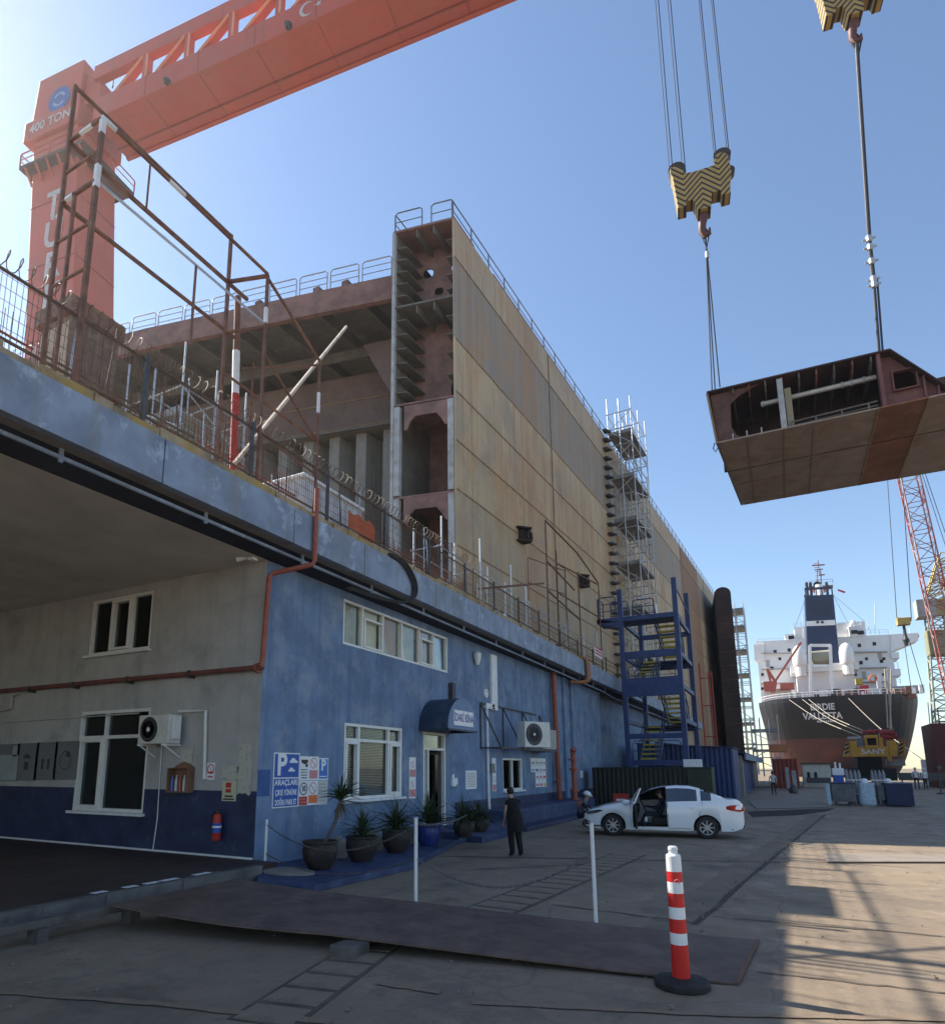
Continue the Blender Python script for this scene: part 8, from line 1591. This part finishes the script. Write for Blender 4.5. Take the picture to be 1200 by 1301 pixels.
T, x0, x1, z0, z1 = yb(1056, 976, 1072, 985, YQ+1.6, 1.2, 'generator', SIGNW, 'white topped blue generator box behind the grey bin', 'generator'); MB().box(x0+.05, YQ+1.6, .4, x1-.05, YQ+2.7, z0-.002).build('blue_base', SIGNB, T); MB().tube((x0+.2, YQ+2, z1), (x0+.2, YQ+2, z1+.35), .05).tube((x0+.42, YQ+2, z1), (x0+.42, YQ+2, z1+.3), .05).build('vent_pipe', SIGNW, T)
for x, lab in ((1097, 'small white helmet-like bundle on the rim of the bulk bag'), (1127, 'pale bundle on the left end of the navy skip')): p = ony(x, 992, YQ+.6); MB().lathe([(.18, 0), (.2, .1), (.12, .22), (.02, .25)], (p.x, p.y, p.z-.12), 12).build('bundle', SIGNW, smooth=True); tag(LAST[0], lab, 'bundle')
# white site office, container, pallets
T, x0, x1, z0, z1 = yb(1018, 971, 1057, 1002, 82, 5, 'site_office', mat('office_cream', (.50, .52, .47), .7), 'small pale site office with two dark windows before the ship', 'cabin'); MB().box(x0-.15, 81.8, z1, x1+.15, 87.2, z1+.15).build('roof', STEEL, T)
for xx in (1024.5, 1033.5): p, q = ony(xx, 981, 81.95), ony(xx+4.5, 989, 81.95); MB().box(p.x, 81.94, q.z, q.x, 81.99, p.z).build('window', BLACK, T)
p, q = ony(1024, 988, 80), ony(1056, 1003, 80); MB().box(p.x, 80, .5, q.x, 81, p.z).build('dark_machine', STEEL, bevel=.05); tag(LAST[0], 'dark compressor standing in front of the pale site office', 'machine')
cc_ = mat('red_container', (.20, .04, .03), .65, var=.2, scale=1); p, q = ony(980, 964, 76), ony(1016, 1000, 76); T = thing('shipping_container', 'dull red corrugated shipping container left of the pale site office', 'container', ((p.x+q.x)/2, 76, 0)); corrugate(p.x, q.x, 76, 0, lambda x: p.z, .35, .08).build('corrugated_side', cc_, T); MB().box(p.x, 76.1, 0, q.x, 82, p.z-.01).build('body', cc_, T)
p, q = ony(976, 946, 84), ony(1000, 955, 84); MB().box(p.x, 84, q.z, q.x, 87, p.z).build('orange_beam', mat('orange_steel', (.45, .18, .08), .7)); tag(LAST[0], 'orange brown steel box resting above the red container', 'steel box'); T = LAST[0]
scaffold('scaffold_tower', 'low tangled scaffold at the far end of the workshop roof left of the ship', (ony(960, 1000, 92).x, 92, 1), (1, 0, 0), (0, 1, 0), 3, 1, 1.0, 2.0, 1, ony(965, 915, 92).z, 1.6, (4, 6.5), r=.06)
for x0, x1, y0, lab in ((996, 1004, 975, 'left stack of grey wrapped pallets beside the pale site office'), (1004, 1013, 979, 'right stack of grey wrapped pallets beside the pale site office')):
    Yp = 70; a, b = ony(x0, y0, Yp), ony(x1, 1003, Yp); T = thing('pallet_stack', lab, 'pallets', (a.x, Yp, 0), 0, 'pallet stacks before the site office'); z = .15; MB().box(a.x, Yp, 0, b.x, Yp+1, .14).build('pallet', WOOD, T); MB().box(a.x+.03, Yp+.03, .15, b.x-.03, Yp+.97, a.z).build('wrapped_load', mat('wrap_grey', (.30, .31, .33), .5, var=.25, scale=3, bump=.5), T, bevel=.04)
p = onz(1008, 1008); MB().lathe([(.3, 0), (.35, .2), (.2, .6), (.05, .7)], (p.x, p.y, 0), 12).build('dark_drum', STEEL, smooth=True); tag(LAST[0], 'dark rounded heap on the ground before the wrapped pallets', 'heap')
# barrier and little lamp post at right
p, q = onz(1160, 1001), onz(1200, 1001); T = thing('yard_barrier', 'long low dark barrier in front of the pair of workers', 'barrier', (p.x, p.y, 0)); MB().box(p.x-1.5, p.y-3, .8, q.x+12, p.y-2.8, 1.55).build('panel', STEEL, T)
for k in range(4): MB().box(p.x-1.3+k*3.2, p.y-3.02, 0, p.x-1.2+k*3.2, p.y-2.78, .8).build('leg', STEEL, T)
p = onz(1195, 1009); h = ony(1195, 975, p.y).z; T = thing('short_post', 'short dark post on a round foot near the right edge', 'post', (p.x, p.y, 0)); MB().lathe([(.3, 0), (.3, .1), (.05, .14), (.05, h)], tuple(p), 12).build('post', STEEL, T); MB().lathe([(.22, -.12), (.22, .12)], (p.x, p.y, h), 12).build('head', STEEL, T)
p, q = ony(1172, 965, 100), ony(1188, 985, 100); MB().box(p.x, 100, 0, q.x, 102, p.z).build('hoarding', mat('pale_lilac', (.5, .5, .55), .6)); tag(LAST[0], 'pale upright hoarding behind the pair of workers', 'hoarding')
# red and white barrier board behind the crouching worker
a, b = ony(778, 1008, 32.8), ony(798, 1020, 32.8); T = thing('warning_barrier', 'red and white barrier board behind the bonnet of the white car', 'barrier', (a.x, 32.8, b.z)); MB().box(a.x, 32.8, b.z, b.x, 32.85, a.z).build('red_board', REDP, T); MB().box(a.x+.15, 32.78, b.z+.08, b.x-.15, 32.797, b.z+(a.z-b.z)*.42).build('white_board', SIGNW, T)
for x in (a.x+.1, b.x-.15): MB().box(x, 32.8, 0, x+.05, 32.85, b.z).build('leg', STEEL, T)
# distant shore: buildings and trees beyond the ship on the right
DH = mat('far_building', (.35, .36, .38), .8, var=.1)
for i, (x0, x1, y, lab) in enumerate(((1186, 1190, 925, 'slim far grey building right of the ship'), (1190, 1196, 945, 'low far grey building at the right edge'))):
    p, q = ony(x0, y, 260), ony(x1, y, 260); T = thing('far_building', lab, 'building', (p.x, 260, 0)); MB().box(p.x, 260, 0, q.x, 268, p.z).build('wall', DH, T)
    for r in range(5): MB().box(p.x+.4, 259.9, 2+r*3, q.x-.4, 259.97, 3.2+r*3).build('window_row', GREYT, T)
# ================= GRIT =================
rg = random.Random(11); mb = MB()
for k in range(900):
    x, y = rg.uniform(-7.5, 6), 3+20*rg.random()**1.4
    if rg.random() < .45: y = 9.6+rg.random()*24; x = edge[0][0]+(edge[-1][0]-edge[0][0])*(y-9.6)/24.4+rg.gauss(0, .12)
    s_ = rg.uniform(.005, .018)*(1.6 if rg.random() < .1 else 1); a_ = rg.uniform(0, 6.28)
    P = [(x+s_*math.cos(a_+t)*rg.uniform(.6, 1.2), y+s_*math.sin(a_+t)*rg.uniform(.6, 1.2), .008) for t in (0, 1.5, 3.1, 4.6)]
    mb.prism(P, (0, 0, s_*.8))
mb.build('gravel', mat('grit', (.20, .175, .15), .9, var=.4, scale=20), origin=(0, 0, 0)); tag(LAST[0], 'scattered small grit and chips on the yard concrete', 'gravel', kind='stuff')
# ================= AIR =================
hz_ = bpy.data.materials.new('air'); hz_.use_nodes = True; hn = hz_.node_tree; hn.nodes.remove(hn.nodes['Principled BSDF'])
pv = hn.nodes.new('ShaderNodeVolumePrincipled'); pv.inputs['Density'].default_value = .00028; pv.inputs['Color'].default_value = (.95, .97, 1, 1); pv.inputs['Anisotropy'].default_value = .68
hn.links.new(pv.outputs[0], hn.nodes['Material Output'].inputs['Volume'])
MB().box(-160, -40, -1.0, 130, 420, 80).build('haze', hz_, origin=(0, 0, -1.0)); tag(LAST[0], kind='stuff')
S.render.engine = 'CYCLES'
for o in bpy.data.objects:
    if '_o' in o: del o['_o']
